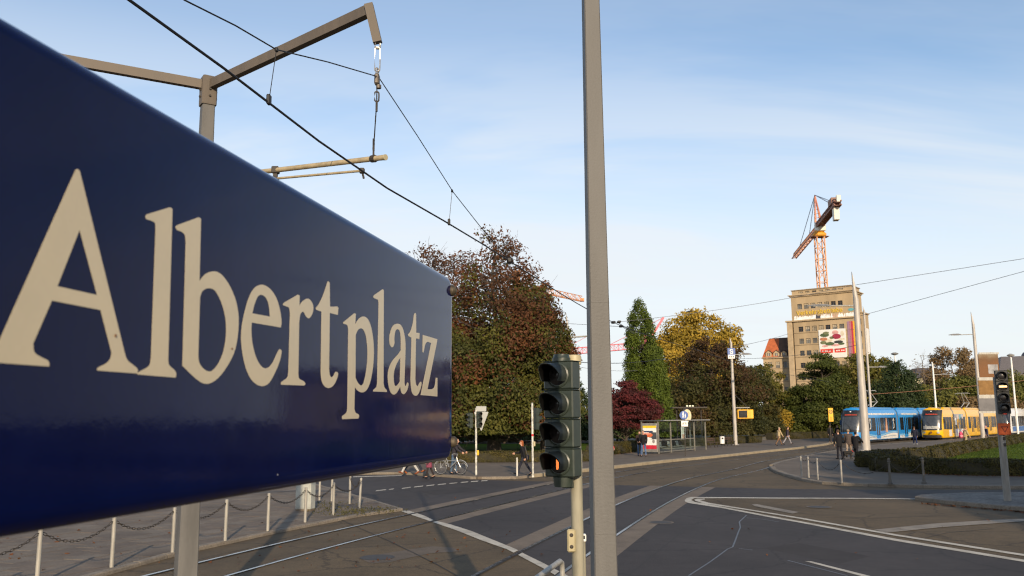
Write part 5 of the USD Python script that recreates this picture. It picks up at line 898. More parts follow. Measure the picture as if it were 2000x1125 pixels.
L_gold = leafmat('leaf_gold', [(0.262, 0.187, 0.025), (0.461, 0.307, 0.039), (0.646, 0.405, 0.048), (0.400, 0.187, 0.041)], 0.3, 0.35)
L_olive = leafmat('leaf_olive', [(0.083, 0.091, 0.016), (0.176, 0.146, 0.028), (0.270, 0.192, 0.034), (0.270, 0.136, 0.034)], 0.32, 0.3)
L_ever = leafmat('leaf_evergreen', [(0.040, 0.054, 0.009), (0.080, 0.090, 0.014), (0.131, 0.117, 0.021), (0.199, 0.117, 0.028)], 0.15, 0.28)
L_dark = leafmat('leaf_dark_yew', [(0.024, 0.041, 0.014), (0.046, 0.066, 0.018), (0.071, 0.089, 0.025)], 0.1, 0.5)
L_brown = leafmat('leaf_autumn_brown', [(0.169, 0.117, 0.053), (0.276, 0.172, 0.076), (0.353, 0.194, 0.083)], 0.3, 0.3)
L_green = leafmat('leaf_park_green', [(0.084, 0.092, 0.020), (0.142, 0.138, 0.028), (0.208, 0.172, 0.041), (0.246, 0.172, 0.055)], 0.25, 0.2)
L_hedge = leafmat('leaf_hedge', [(0.037, 0.036, 0.009), (0.076, 0.061, 0.014), (0.120, 0.084, 0.020), (0.155, 0.091, 0.025)], 0.12, 1.1)
PZ = 0.12
def tbase(px, Y, z=PZ): p = at(px, 835, Y); return np.array([p[0], Y, z])
def tall(px, py, Y, z=PZ): return at(px, py, Y)[2] - z
ROUND = [0.55, 0.85, 1.0, 1.0, 0.92, 0.75, 0.5, 0.2]; BROAD = [0.75, 0.98, 1.0, 0.96, 0.86, 0.7, 0.5, 0.25]; CONE = [1.0, 0.95, 0.86, 0.75, 0.62, 0.48, 0.33, 0.17, 0.05]
FLAME = [0.85, 1.0, 0.97, 0.9, 0.82, 0.74, 0.63, 0.5, 0.34, 0.1]
Y = 73.
tree('beech_tree', 'large copper beech turning red and green behind the right end of the blue sign', tbase(965, Y), tall(935, 452, Y), [0.93, 1.0, 1.0, 0.98, 0.97, 0.93, 0.80, 0.6, 0.44, 0.24], 6.1, L_beech, 95000, leaf=0.27, n_clump=250, crown0=0.07, clump=0.22, seed=11, shell_=0.4, droop=0.10, twigs=2, bare=0.72, trunk_r=0.45, flat=0.85, leaf2=L_beech_red, turn=0.56, zmin=0.9)
tree('beech_tree', 'second copper beech with sparse reddish top peeping out above the blue sign', tbase(850, 80.), tall(862, 478, 80.), [0.8, 1.0, 1.0, 0.95, 0.85, 0.75, 0.6, 0.4], 6.3, L_beech_red, 28000, leaf=0.26, n_clump=130, crown0=0.15, clump=0.2, seed=12, shell_=0.4, twigs=3, bare=0.65)
tree('beech_tree', 'russet beech branch mass overhanging beside the pale pointed mast', tbase(1062, 76.), tall(1040, 555, 76.), [0.7, 1.0, 1.05, 1.0, 0.85, 0.55, 0.25], 2.9, L_beech, 22000, leaf=0.26, n_clump=80, crown0=0.12, clump=0.26, seed=13, droop=0.25, twigs=2, shell_=0.4, leaf2=L_beech_red, turn=0.5, zmin=0.9)
tree('yew_tree', 'dark green conifer behind the grey mast', tbase(1130, 96.), tall(1128, 744, 96.), CONE, 2.6, L_dark, 7000, leaf=0.3, n_clump=50, crown0=0.04, seed=14, clump=0.3)
tree('yew_tree', 'dark low yew in the shade behind the red maple', tbase(1205, 104.), tall(1205, 770, 104.), ROUND, 4.5, L_dark, 8000, leaf=0.32, n_clump=50, crown0=0.02, seed=15, clump=0.3)
tree('maple_tree', 'low dark red maple with layered foliage right of the grey mast', tbase(1222, 86.), tall(1225, 742, 86.), [0.7, 1.0, 1.06, 1.04, 0.97, 0.86, 0.62, 0.3], 2.95, L_maple, 26000, leaf=0.20, n_clump=130, crown0=0.34, clump=0.27, seed=16, flat=0.30, droop=0.22, shell_=0.5, trunk_r=0.14, upward=0.8)
tree('thuja_tree', 'tall slender green conifer with pointed top beside the red maple', tbase(1276, 100.), tall(1253, 588, 100.), [0.95, 1.0, 0.97, 0.93, 0.88, 0.80, 0.70, 0.58, 0.42, 0.16], 2.45, L_thuja, 70000, leaf=0.23, n_clump=420, crown0=0.02, clump=0.24, seed=17, flat=1.25, shell_=0.74, lean=(-1.35, 0), asp=0.5)
tree('plane_tree', 'golden yellow tree rising behind the dark beech', tbase(1368, 140.), tall(1362, 612, 140.), [0.5, 0.8, 1.0, 1.0, 0.92, 0.8, 0.55], 6.4, L_gold, 26000, leaf=0.5, n_clump=85, crown0=0.25, clump=0.26, seed=18, twigs=1, shell_=0.45)
tree('plane_tree', 'golden yellow low tree glowing between conifer and dark beech', tbase(1312, 132.), tall(1312, 676, 132.), ROUND, 3.6, L_gold, 11000, leaf=0.45, n_clump=60, crown0=0.1, clump=0.28, seed=19)
tree('dark_beech_tree', 'broad dark copper beech behind the tram shelter', tbase(1395, 113.), tall(1398, 662, 113.), [0.92, 1.0, 1.0, 0.97, 0.88, 0.72, 0.5, 0.2], 6.3, L_darkbeech, 60000, leaf=0.31, n_clump=170, crown0=0.06, clump=0.22, seed=20, shell_=0.5, droop=0.12, trunk_r=0.4, leaf2=leafmat('leaf_beech_rust', [(0.05, 0.03, 0.012), (0.085, 0.042, 0.016), (0.11, 0.05, 0.02)], 0.2, 0.3), turn=0.62)
tree('dark_beech_tree', 'brownish green beech drooping right of the S sign mast', tbase(1468, 120.), tall(1462, 712, 120.), [0.9, 1.0, 0.95, 0.8, 0.6, 0.3], 3.9, L_darkbeech, 18000, leaf=0.36, n_clump=80, crown0=0.05, clump=0.26, seed=21, droop=0.15)
tree('linden_tree', 'light olive green tree in front of the red roofed house', tbase(1497, 127.), tall(1492, 714, 127.), [0.6, 0.9, 1.0, 0.9, 0.75, 0.45], 3.0, L_olive, 10000, leaf=0.38, n_clump=50, crown0=0.25, clump=0.3, seed=22, twigs=1)
tree('young_tree', 'small yellow green tree beside the kiosk', tbase(1524, 124.), tall(1524, 796, 124.), ROUND, 1.5, L_gold, 2500, leaf=0.3, n_clump=22, crown0=0.15, clump=0.4, seed=23)
tree('cedar_tree', 'broad layered evergreen standing in front of the tower', tbase(1612, 126.), tall(1618, 688, 126.), [0.95, 1.0, 0.95, 0.86, 0.74, 0.6, 0.42, 0.2], 5.7, L_ever, 60000, leaf=0.31, n_clump=190, crown0=0.05, clump=0.22, seed=24, flat=0.42, droop=0.18, shell_=0.5, upward=0.6)
tree('linden_tree', 'olive and yellow tree behind the tall pale mast', tbase(1690, 150.), tall(1690, 690, 150.), ROUND, 5.4, L_olive, 18000, leaf=0.5, n_clump=80, crown0=0.1, clump=0.27, seed=25, twigs=1)
tree('linden_tree', 'yellowing tree left of the dark conifer above the blue tram', tbase(1722, 158.), tall(1722, 700, 158.), ROUND, 4.6, L_olive, 13000, leaf=0.5, n_clump=60, crown0=0.1, clump=0.28, seed=26, twigs=1)
tree('yew_tree', 'dark spiky conifer rising behind the joint of the blue tram', tbase(1757, 132.), tall(1764, 712, 132.), [0.95, 1.0, 0.92, 0.85, 0.72, 0.5, 0.22], 4.3, L_dark, 20000, leaf=0.42, n_clump=90, crown0=0.02, clump=0.26, seed=27, flat=1.2, asp=0.35)
tree('bare_tree', 'leafless pale tree between dark conifer and brown tree', tbase(1812, 150.), tall(1812, 694, 150.), ROUND, 3.4, L_brown, 250, leaf=0.35, n_clump=45, crown0=0.3, clump=0.3, seed=28, twigs=4, barkm=bark_pale)
tree('brown_tree', 'brown autumn tree right of the bare tree', tbase(1868, 165.), tall(1862, 684, 165.), [0.6, 0.9, 1.0, 0.95, 0.8, 0.5], 5.0, L_brown, 14000, leaf=0.42, n_clump=80, crown0=0.25, clump=0.26, seed=29, twigs=2, barkm=bark_pale)
tree('brown_tree', 'thin russet tree directly left of the brown panel board', tbase(1903, 170.), tall(1903, 692, 170.), ROUND, 3.0, L_brown, 6000, leaf=0.42, n_clump=40, crown0=0.3, clump=0.3, seed=30, twigs=2, barkm=bark_pale)
for k, (px, py, Y, R_, m, lb) in enumerate(((1842, 742, 136., 4.6, L_green, 'green park tree above the yellow tram front'), (1880, 738, 140., 4.2, L_green, 'green park tree left of the brown panel board'), (1940, 730, 142., 5.0, L_green, 'green park tree behind the brown panel board'), (1990, 722, 146., 5.0, L_green, 'green park tree cut by the right picture edge'), (2060, 715, 150., 6.0, L_olive, 'olive park tree just beyond the right picture edge'),
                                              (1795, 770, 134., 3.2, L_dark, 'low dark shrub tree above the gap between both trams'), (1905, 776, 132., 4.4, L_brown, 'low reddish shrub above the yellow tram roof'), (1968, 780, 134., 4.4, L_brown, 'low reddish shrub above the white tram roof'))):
    tree('park_tree' if k < 5 else 'shrub', lb, tbase(px, Y), tall(px, py, Y), ROUND, R_, m, 11000, leaf=0.45, n_clump=60, crown0=0.03, clump=0.28, seed=40 + k, cat='tree' if k < 5 else 'shrub')
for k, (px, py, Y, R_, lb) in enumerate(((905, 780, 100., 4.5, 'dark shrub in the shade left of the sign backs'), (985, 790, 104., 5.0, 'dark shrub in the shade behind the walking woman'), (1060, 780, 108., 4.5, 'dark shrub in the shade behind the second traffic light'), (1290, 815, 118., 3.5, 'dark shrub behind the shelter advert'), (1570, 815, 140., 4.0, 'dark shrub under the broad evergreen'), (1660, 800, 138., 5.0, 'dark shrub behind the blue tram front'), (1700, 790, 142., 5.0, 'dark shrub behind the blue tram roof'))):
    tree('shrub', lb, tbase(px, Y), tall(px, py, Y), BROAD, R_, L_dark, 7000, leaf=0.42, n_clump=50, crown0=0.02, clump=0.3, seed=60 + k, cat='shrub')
# trees across the square on the right, seen mirrored in the enamel
for k, (x, y, h_, R_, m) in enumerate(((26.2, 9.0, 14.0, 5.5, L_darkbeech), (25., -4., 15., 6., L_beech))):
    tree('street_tree', ['dark beech on the near side of the square, mirrored in the blue sign', 'copper beech behind the near side of the square, mirrored in the sign'][k], (x, y, 0.0), h_, ROUND, R_, m, 14000, leaf=0.55, n_clump=80, crown0=0.36, clump=0.28, seed=80 + k)

def hedge(label, pts, w, h, seed, n, z=PZ, leaf=0.085, nm='hedge'):
    """clipped hedge along a line: an uneven twig core with leaves on its faces"""
    rng = np.random.default_rng(seed); t = thing(nm, label, 'hedge', (*pts[0], z)); ls = LineString(pts); N = max(3, int(ls.length / 0.5)); rings = []
    P_ = np.array([ls.interpolate(i * ls.length / N).coords[0] for i in range(N + 1)]); tg = np.gradient(P_, axis=0); tg /= np.linalg.norm(tg, axis=1, keepdims=True); nn = np.c_[-tg[:, 1], tg[:, 0]]
    for i in range(N + 1):
        a = w / 2 * 0.93; hh = h * 0.95 + 0.03 * math.sin(i * 1.7) + rng.normal() * 0.012
        rings.append(np.array([(*(P_[i] + nn[i] * u), z + q) for u, q in ((-a * 0.9, 0), (-a, hh * 0.3), (-a, hh * 0.9), (-a * 0.85, hh), (a * 0.85, hh), (a, hh * 0.9), (a, hh * 0.3), (a * 0.9, 0))]))
    part(t, 'twig_core', taper(rings), mat('hedge_core', (0.030, 0.026, 0.012), rough=0.95, var=0.3, scale=5), world=True)
    s = rng.uniform(0, N, n); i = np.minimum(s.astype(int), N - 1); fr_ = (s - i)[:, None]; c = P_[i] * (1 - fr_) + P_[i + 1] * fr_; nv = nn[i]
    side = rng.choice([0, 1, 2], n, p=[0.36, 0.36, 0.28]); u = np.where(side == 0, -w / 2, np.where(side == 1, w / 2, rng.uniform(-w / 2, w / 2, n))); zz = np.where(side == 2, h, h * rng.uniform(0.02, 1, n)); bump_ = 0.05 * np.sin(s * 0.9 + zz * 5) 
    u += np.sign(u) * (bump_ - 0.02) * (side < 2); zz = zz + (side == 2) * (bump_ * 0.6); pos = np.c_[c + nv * u[:, None], z + zz] + rng.normal(size=(n, 3)) * 0.022
    nr = np.where((side == 2)[:, None], [[0, 0, 1.]], np.c_[nv * np.sign(u)[:, None], np.full(n, 0.25)]) + rng.normal(size=(n, 3)) * 0.6
    # open ends
    part(t, 'foliage', leaves_mesh(pos, nr, leaf * rng.uniform(0.7, 1.5, n), rng, 0.6), L_hedge, kind='stuff', world=True); return t
hz_ = 0.82
h0 = G(1697, 914, KZ)[:2] + np.array([0.3, 0.9])
hf = [h0 + np.array([-0.1, 0.5]), h0 + np.array([0.5, -0.6]), G(1730, 921, KZ)[:2] + (0, 0.5), G(1800, 925, KZ)[:2] + (0, 0.5), G(1900, 928.5, KZ)[:2] + (0, 0.5), G(2000, 930, KZ)[:2] + (0, 0.5), np.array([34., 38.5]), np.array([48., 39.0])]
hedge('long clipped brown green hedge running along the right pavement toward the edge', hf, 1.0, 0.68, 5, 42000, z=KZ)
hb0 = np.array(hf[0]) + (0.3, 0.55); hb = [hb0, np.array([25.4, 53.0]), np.array([30.2, 60.0]), np.array([37.2, 69.2]), np.array([54., 91.]), np.array([72., 114.])]
hedge('clipped hedge running back from the corner in front of the trams', hb, 1.0, 0.76, 6, 42000, z=KZ, leaf=0.1)
lr = Polygon([h0 + (1.2, 0.4)] + [np.array(q) + (0, 0.45) for q in hf[3:7]] + [np.array(q) + (0.4, -0.4) for q in hb[:0:-1]]).buffer(0)
solo('lawn', extrude(lr, 0.08, 0.19), lawn_mat, kind='structure')
rng = np.random.default_rng(55); x0_, y0_, x1_, y1_ = lr.bounds; q_ = np.c_[rng.uniform(x0_, x1_, 60000), rng.uniform(y0_, y1_, 60000)]; q_ = q_[shapely.contains_xy(lr, q_[:, 0], q_[:, 1])]; n = len(q_)
blades = leaves_mesh(np.c_[q_, np.full(n, 0.225)], np.c_[rng.normal(size=(n, 2)), rng.normal(size=n) * 0.2], rng.uniform(0.08, 0.19, n), rng, 0.28)
solo('grass', blades, leafmat('leaf_grass', [(0.04, 0.065, 0.008), (0.07, 0.105, 0.012), (0.10, 0.13, 0.018), (0.14, 0.13, 0.03)], 0.3, 0.25), 'short mown grass on the lawn between the two hedges at the right', 'grass', kind='stuff')
hedge('low clipped hedge along the lawn under the large beech', [(-14, 55.6), (-6, 55.6), (-1.0, 55.7), (5.0, 56.0)], 0.9, 0.64, 7, 16000)
hedge('low clipped hedge between the grey mast and the tram shelter', [(5.6, 62.6), (7.6, 66.8), (9.4, 70.5), (10.6, 73.5)], 0.9, 0.80, 8, 12000)
hedge('low clipped hedge behind the tram shelter reaching the S sign mast', [(11.6, 75.6), (15.2, 80.5), (19.2, 86.0), (23.5, 91.0), (26.3, 93.6)], 0.9, 0.66, 9, 20000)
hedge('low dark hedge under the broad evergreen behind the strollers', [(30.5, 104), (36, 108), (40, 111)], 1.0, 0.8, 10, 8000)
# leaves fallen by the hedge feet, kerbs and pavements
rng = np.random.default_rng(77); n = 640; pos = []
for k in range(n):
    r_ = rng.uniform()
    if r_ < 0.35: a = rng.integers(2, 6); q = hf[a] + (hf[a + 1] - hf[a]) * rng.uniform() if a + 1 < len(hf) else hf[a]; pos.append((q[0] + rng.normal() * 0.2, q[1] - 0.62 - abs(rng.normal()) * 0.25, KZ + 0.012))
    elif r_ < 0.5: q = np.array([5.2, 61.9]) + np.array([4.6, 9.6]) * rng.uniform(); pos.append((q[0] + 0.5 + rng.normal() * 0.15, q[1] - 0.3 + rng.normal() * 0.15, KZ + 0.012))
    elif r_ < 0.75: q = G(rng.uniform(1795, 2050), 985 + 0, 0); s_ = rng.uniform(); p_ = np.array(G(1800, 983.5)[:2]) * (1 - s_) + np.array(G(2010, 1001)[:2]) * s_; pos.append((p_[0] + rng.normal() * 0.05, p_[1] - abs(rng.normal()) * 0.10, 0.012))
    elif r_ < 0.86: q = G(rng.uniform(-50, 640), rng.uniform(1010, 1140), Z0); pos.append((q[0], q[1], Z0 + 0.012) if inner.contains(Point(q[0], q[1])) else (q[0], q[1], 0.012))
    elif r_ < 0.95: q = G(rng.uniform(600, 1010), rng.uniform(1030, 1115), 0); pos.append((q[0], q[1], 0.014))
    else: q = G(rng.uniform(600, 2000), rng.uniform(960, 1120), 0); pos.append((q[0], q[1], 0.014))
pos = np.array(pos); solo('fallen_leaves', leaves_mesh(pos, np.tile([0, 0, 1.], (n, 1)) + rng.normal(size=(n, 3)) * 0.35, rng.uniform(0.04, 0.12, n), rng, 0.7), leafmat('leaf_litter', [(0.10, 0.035, 0.015), (0.18, 0.07, 0.02), (0.30, 0.16, 0.05), (0.42, 0.36, 0.24)], 0.15, 3.0), 'brown and pale fallen leaves strewn over pavement, kerbs and road', 'leaves', kind='stuff')
rng = np.random.default_rng(78); n = 420; c = np.array([G(x, y, Z0)[:2] for x, y in ((650, 985), (668, 1001), (690, 1002), (720, 996), (640, 995), (745, 1000))]); pk = rng.integers(0, len(c), n); pos = np.c_[c[pk] + rng.normal(size=(n, 2)) * [0.35, 0.5], np.full(n, Z0 + 0.04)]
solo('weeds', leaves_mesh(pos, rng.normal(size=(n, 3)) * [1, 1, 0.3], rng.uniform(0.05, 0.12, n), rng, 0.3), leafmat('leaf_weed', [(0.06, 0.06, 0.02), (0.11, 0.09, 0.035), (0.16, 0.12, 0.06)], 0.2, 2.0), 'tufts of weeds at the corner of the left pavement', 'weeds', kind='stuff')
# ================================================================ TOWER, HOUSE, CRANES
plaster = mat('tower_plaster', (0.38, 0.285, 0.17), rough=0.9, var=0.14, scale=0.35, streak=True, dirt=(0.27, 0.185, 0.10), detail=7)
plaster2 = mat('tower_trim', (0.40, 0.305, 0.19), rough=0.9, var=0.14, scale=0.6, dirt=(0.24, 0.18, 0.11))
ledge_m = mat('tower_ledge', (0.24, 0.18, 0.11), rough=0.9, var=0.2, scale=0.8)
frame_m = mat('window_frame', (0.10, 0.075, 0.05), rough=0.7, var=0.2, scale=2)
panes = [window_dark, mat('window_grey', (0.13, 0.125, 0.11), rough=0.15, var=0.4, scale=0.5), mat('window_blind', (0.30, 0.25, 0.17), rough=0.5, var=0.3, scale=0.5), mat('window_black', (0.008, 0.008, 0.01), rough=0.2)]
YLc, YRc = 251.0, 239.5
PL, PR = at(1540, 700, YLc), at(1673, 700, YRc); PL[2] = PR[2] = 0; TL = np.linalg.norm(PR - PL); tux = (PR - PL) / TL; trz = math.atan2(tux[1], tux[0])
def facade(px, py, P0_=None, ux_=None):
    """where a picture point meets the tower front: (distance along it, height)"""
    P0_ = PL if P0_ is None else P0_; ux_ = tux if ux_ is None else ux_; n_ = np.array([-ux_[1], ux_[0], 0]); r = ray(px, py); t_ = ((P0_ - CAM) @ n_) / (r @ n_); q = CAM + r * t_; return (q - P0_) @ ux_, q[2]
tw = thing('tower_block', 'tall sandy high-rise block with banners and a crane behind it', 'high-rise', PL, trz)
def window(parent, x0, x1, z0, z1, rng_, y=0.22, wpane=None, bars=(1, 1)):
    w = part(parent, 'window', MB().box((x0, y, z0), (x0 + 0.06, y + 0.08, z1)).box((x1 - 0.06, y, z0), (x1, y + 0.08, z1)).box((x0 + 0.06, y, z1 - 0.06), (x1 - 0.06, y + 0.08, z1)).box((x0 + 0.06, y, z0), (x1 - 0.06, y + 0.08, z0 + 0.06)), frame_m)
    part(w, 'pane', bx((x0 + 0.06, y + 0.04, z0 + 0.06), (x1 - 0.06, y + 0.05, z1 - 0.06)), wpane or panes[rng_.choice([0, 1, 1, 1, 2, 3])])
    if bars[0]: part(w, 'mullion', bx(((x0 + x1) / 2 - 0.04, y + 0.01, z0 + 0.06), ((x0 + x1) / 2 + 0.04, y + 0.035, z1 - 0.06)), frame_m)
    if bars[1]: part(w, 'transom', bx((x0 + 0.06, y + 0.008, z0 + (z1 - z0) * 0.68), (x1 - 0.06, y + 0.03, z0 + (z1 - z0) * 0.68 + 0.07)), frame_m)
    if rng_.random() < 0.35: part(w, 'blind', bx((x0 + 0.1, y + 0.0395, z0 + (z1 - z0) * rng_.uniform(0.4, 0.75)), (x1 - 0.1, y + 0.0405, z1 - 0.1)), mat('blind_cream', (0.42, 0.36, 0.26), rough=0.7))
rngb = random.Random(9)
xl_lo = facade(1537.5, 640)[0]; xl_up = facade(1545.5, 600)[0]; zcorn = facade(1560, 577.5)[1]; zled = facade(1600, 624)[1]; ztop = facade(1600, 562)[1]
cols_ = [facade(p, 640)[0] for p in (1564, 1577, 1590.3, 1603.7, 1617, 1630.5, 1644)]; WW = 1.36
rows = [(facade(1604, 590.2)[1], facade(1604, 600.6)[1])] + [(facade(1604, y)[1], facade(1604, y + 10.2)[1]) for y in (635.3, 659.2, 683)] ; pitch_ = rows[1][0] - rows[2][0]
for k in range(4, 8): rows.append((rows[3][0] - pitch_ * (k - 3), rows[3][1] - pitch_ * (k - 3)))
up = sbox(xl_up, zled, TL, zcorn); lo = sbox(xl_lo + 1.9, 0, TL, zled)
holes_u, holes_l = [], []
bill = [facade(1598.5, 643)[0], facade(1651.5, 643)[0], facade(1625, 643)[1], facade(1625, 692)[1]]
for k, (zt_, zb_) in enumerate(rows):
    for c in cols_:
        if zb_ < 1: continue
        if k >= 2 and k <= 3 and c + 0.5 > bill[0] and c < bill[1]: continue
        (holes_u if k == 0 else holes_l).append((c - WW / 2, c + WW / 2, zb_, zt_))
f3 = lambda m: frame(m, (0, 0, 0), (1, 0, 0), (0, 0, 1), (0, -1, 0))
def wallpanel(poly, hs, y0, y1):
    p = poly
    for a, b, c, d in hs: p = p.difference(sbox(a, c, b, d))
    v, f = extrude(p, 0, y1 - y0); return np.c_[v[:, 0], y0 + v[:, 2], v[:, 1]], f[:, ::-1]
part(tw, 'wall', wallpanel(up, holes_u, 0.0, 0.35), plaster); part(tw, 'wall', wallpanel(lo, holes_l, 0.0, 0.35), plaster)
part(tw, 'core', bx((xl_up + 0.02, 0.40, zled), (TL - 0.02, 8.5, zcorn)), plaster); part(tw, 'core', bx((xl_lo + 0.4, 0.40, 0), (TL - 0.02, 9, zled - 0.01)), plaster)
part(tw, 'side_wall', bx((TL - 0.019, 0.36, 0), (TL, 8.9, zcorn - 0.002)), plaster); part(tw, 'side_wall', bx((xl_up, 0.36, zled), (xl_up + 0.019, 8.9, zcorn - 0.002)), plaster)
part(tw, 'pilaster', cbox((xl_lo, -0.25, 0), (facade(1547.5, 640)[0], 0.38, zled - 0.2), 0.05), plaster2); part(tw, 'recess', bx((facade(1547.5, 640)[0], 0.37, 0), (xl_lo + 1.9, 0.39, zled)), mat('recess', (0.16, 0.125, 0.08), rough=0.95))  # shade of the recess is put into its darker colour
for a, b, c, d in holes_u + holes_l: window(tw, a, b, c, d, rngb)
for zt_, zb_ in rows[1:]:
    part(tw, 'sill_course', cbox((xl_lo + 1.95, -0.10, zb_ - 0.42), (TL - 0.01, 0.0 - 0.003, zb_ - 0.24), 0.03), ledge_m)
part(tw, 'cornice', MB().add(cbox((xl_up - 0.7, -0.75, zcorn), (TL + 0.7, 9.2, zcorn + 0.28), 0.05)).add(cbox((xl_up - 0.35, -0.38, zcorn - 0.35), (TL + 0.35, 8.95, zcorn - 0.003), 0.05)), plaster2)
part(tw, 'cornice', cbox((xl_lo - 0.35, -0.55, zled - 0.2), (TL + 0.3, 0.32, zled + 0.25), 0.06), plaster2); part(tw, 'shoulder', cbox((xl_lo - 0.35, 0.33, zled - 0.2), (xl_up - 0.003, 9, zled + 0.24), 0.05), plaster2)
za0, za1 = zcorn + 0.28, ztop - 0.3; aw = sbox(xl_up + 0.3, za0, TL - 0.2, za1); ah = []
for px in (1563, 1576, 1589.5, 1603, 1616, 1629, 1642):
    c = facade(px, 573)[0]; ah.append((c - 0.62, c + 0.62, za0 + (za1 - za0) * 0.32, za0 + (za1 - za0) * 0.74))
part(tw, 'attic_wall', wallpanel(aw, ah, 0.2, 0.5), plaster); part(tw, 'attic_core', bx((xl_up + 0.35, 0.52, za0), (TL - 0.25, 8.2, za1)), plaster)
for k, (a, b, c, d) in enumerate(ah): window(tw, a, b, c, d, rngb, y=0.42, wpane=panes[3] if k == 2 else panes[2], bars=(1, 0))
part(tw, 'roof_edge', cbox((xl_up + 0.1, 0.0, za1), (TL - 0.0, 8.5, ztop), 0.05), ledge_m)
# banners, lettering and painted band
yel = mat('letter_yellow', (0.62, 0.42, 0.05), rough=0.5, var=0.05)
x0_ = facade(1555.5, 607)[0]; x1_ = facade(1655, 607)[0]; zl_ = facade(1600, 612.2)[1]
tm = meshkit.text_mesh('Verkehrsbetriebe', 1.45, 0.14, bold=True); sc_ = (x1_ - x0_) / (tm.bounds[1][0] - tm.bounds[0][0]); xx_ = x0_
for ch in 'Verkehrsbetriebe':
    m_ = meshkit.text_mesh(ch, 1.2, 0.14, bold=True); w_ = m_.bounds[1][0] - m_.bounds[0][0]; m_.apply_translation((-m_.bounds[0][0], 0, 0))
    part(tw, 'letter', frame(m_, (xx_, -0.02, zl_), (sc_, 0, 0), (0, 0, 1), (0, -1, 0)), yel); xx_ += w_ * sc_ * 1.0 + 0.16
xg0, xg1 = facade(1551, 618)[0], facade(1668, 618)[0]; zg0, zg1 = facade(1604, 625)[1], facade(1604, 614)[1]
gcols = [(0.75, 0.74, 0.72), (0.70, 0.70, 0.68), (0.72, 0.71, 0.69), (0.06, 0.06, 0.07), (0.68, 0.67, 0.66), (0.72, 0.7, 0.68), (0.45, 0.30, 0.22), (0.30, 0.36, 0.22), (0.55, 0.35, 0.36)]
rr_ = random.Random(3); nx = 24
for k in range(nx):
    a = xg0 + (xg1 - xg0) * k / nx; b = a + (xg1 - xg0) / nx * rr_.uniform(0.7, 0.95); ci = min(8, int(k / nx * 9.4)); ci = 3 if k in (9, 10) else (0 if ci == 3 else ci)
    pg = Polygon([(a + rr_.uniform(-.1, .1), zg0 + rr_.uniform(0, .5)), (b, zg0 + rr_.uniform(0, .3)), (b + rr_.uniform(-.3, .3), zg1 - rr_.uniform(0, .8)), ((a + b) / 2, zg1 - rr_.uniform(0, .3)), (a + rr_.uniform(-.3, .2), zg1 - rr_.uniform(0.1, 1.0))]).buffer(0.08)
    part(tw, 'graffiti_shape', f3(frame(extrude(pg, 0, 0.02), (0, 0, 0.004 + 0.003 * (k % 3)), (1, 0, 0), (0, 1, 0), (0, 0, 1))), mat(f'graffiti_{"white blackink pale tan moss rose grey".split()[ci % 7]}', gcols[ci], rough=0.7, var=0.25, scale=1.5))
pg = Point(0, 0).buffer(1.0); cx_, cz_ = facade(1662, 604.5); part(tw, 'graffiti_shape', f3(frame(extrude(shapely.affinity.scale(pg, 0.78, 0.42), 0, 0.02), (cx_, cz_, 0.02), (1, 0, 0), (0, 1, 0), (0, 0, 1))), mat('graffiti_teal', (0.10, 0.33, 0.36), rough=0.7))
bw = part(tw, 'billboard', cbox((bill[0], -0.22, bill[3] - 1.0), (bill[1], -0.04, bill[2]), 0.03), mat('banner_white', (0.68, 0.66, 0.62), rough=0.6, var=0.05))
bcol = {'green': (0.07, 0.10, 0.04), 'olive': (0.14, 0.15, 0.07), 'red': (0.30, 0.02, 0.05), 'pink': (0.55, 0.30, 0.28), 'cream': (0.62, 0.55, 0.42), 'dark': (0.03, 0.035, 0.03), 'rust': (0.40, 0.16, 0.08)}
bm_ = {k: mat('banner_' + k, v, rough=0.6, var=0.2, scale=1.2) for k, v in bcol.items()}
def bl_(u, v, a, b, c, k): part(bw, 'printed_shape', f3(frame(extrude(Polygon([(a * math.cos(q), b * math.sin(q)) for q in np.linspace(0, 6.283, 15)[:-1]]), 0, 0.012), (bill[0] + u * (bill[1] - bill[0]), bill[3] + v * (bill[2] - bill[3]), 0.215 + 0.006 * k), (1, 0, 0), (0, 1, 0), (0, 0, 1))), bm_[c])
for i, q in enumerate([(0.22, 0.78, 1.3, 0.55, 'green'), (0.28, 0.86, 0.9, 0.4, 'olive'), (0.62, 0.86, 0.9, 0.6, 'pink'), (0.66, 0.70, 1.25, 0.75, 'red'), (0.18, 0.62, 1.1, 0.5, 'rust'), (0.35, 0.55, 1.2, 0.5, 'cream'), (0.16, 0.48, 0.9, 0.5, 'olive'), (0.40, 0.42, 1.3, 0.5, 'green'), (0.72, 0.48, 1.3, 0.4, 'dark'), (0.85, 0.58, 0.9, 0.35, 'cream'), (0.6, 0.36, 1.3, 0.35, 'pink'), (0.82, 0.40, 0.9, 0.35, 'green'), (0.22, 0.34, 0.9, 0.3, 'pink'), (0.48, 0.66, 0.6, 0.4, 'olive'), (0.88, 0.80, 0.5, 0.8, 'cream')]): bl_(*q, i % 5)
for a, b in ((0.04, 0.5), (0.56, 0.96)): part(bw, 'red_label', f3(frame(extrude(sbox(bill[0] + a * (bill[1] - bill[0]), bill[3] + 0.06 * (bill[2] - bill[3]), bill[0] + b * (bill[1] - bill[0]), bill[3] + 0.22 * (bill[2] - bill[3])), 0, 0.012), (0, 0, 0.25), (1, 0, 0), (0, 1, 0), (0, 0, 1))), mat('label_red', (0.62, 0.05, 0.03), rough=0.5))
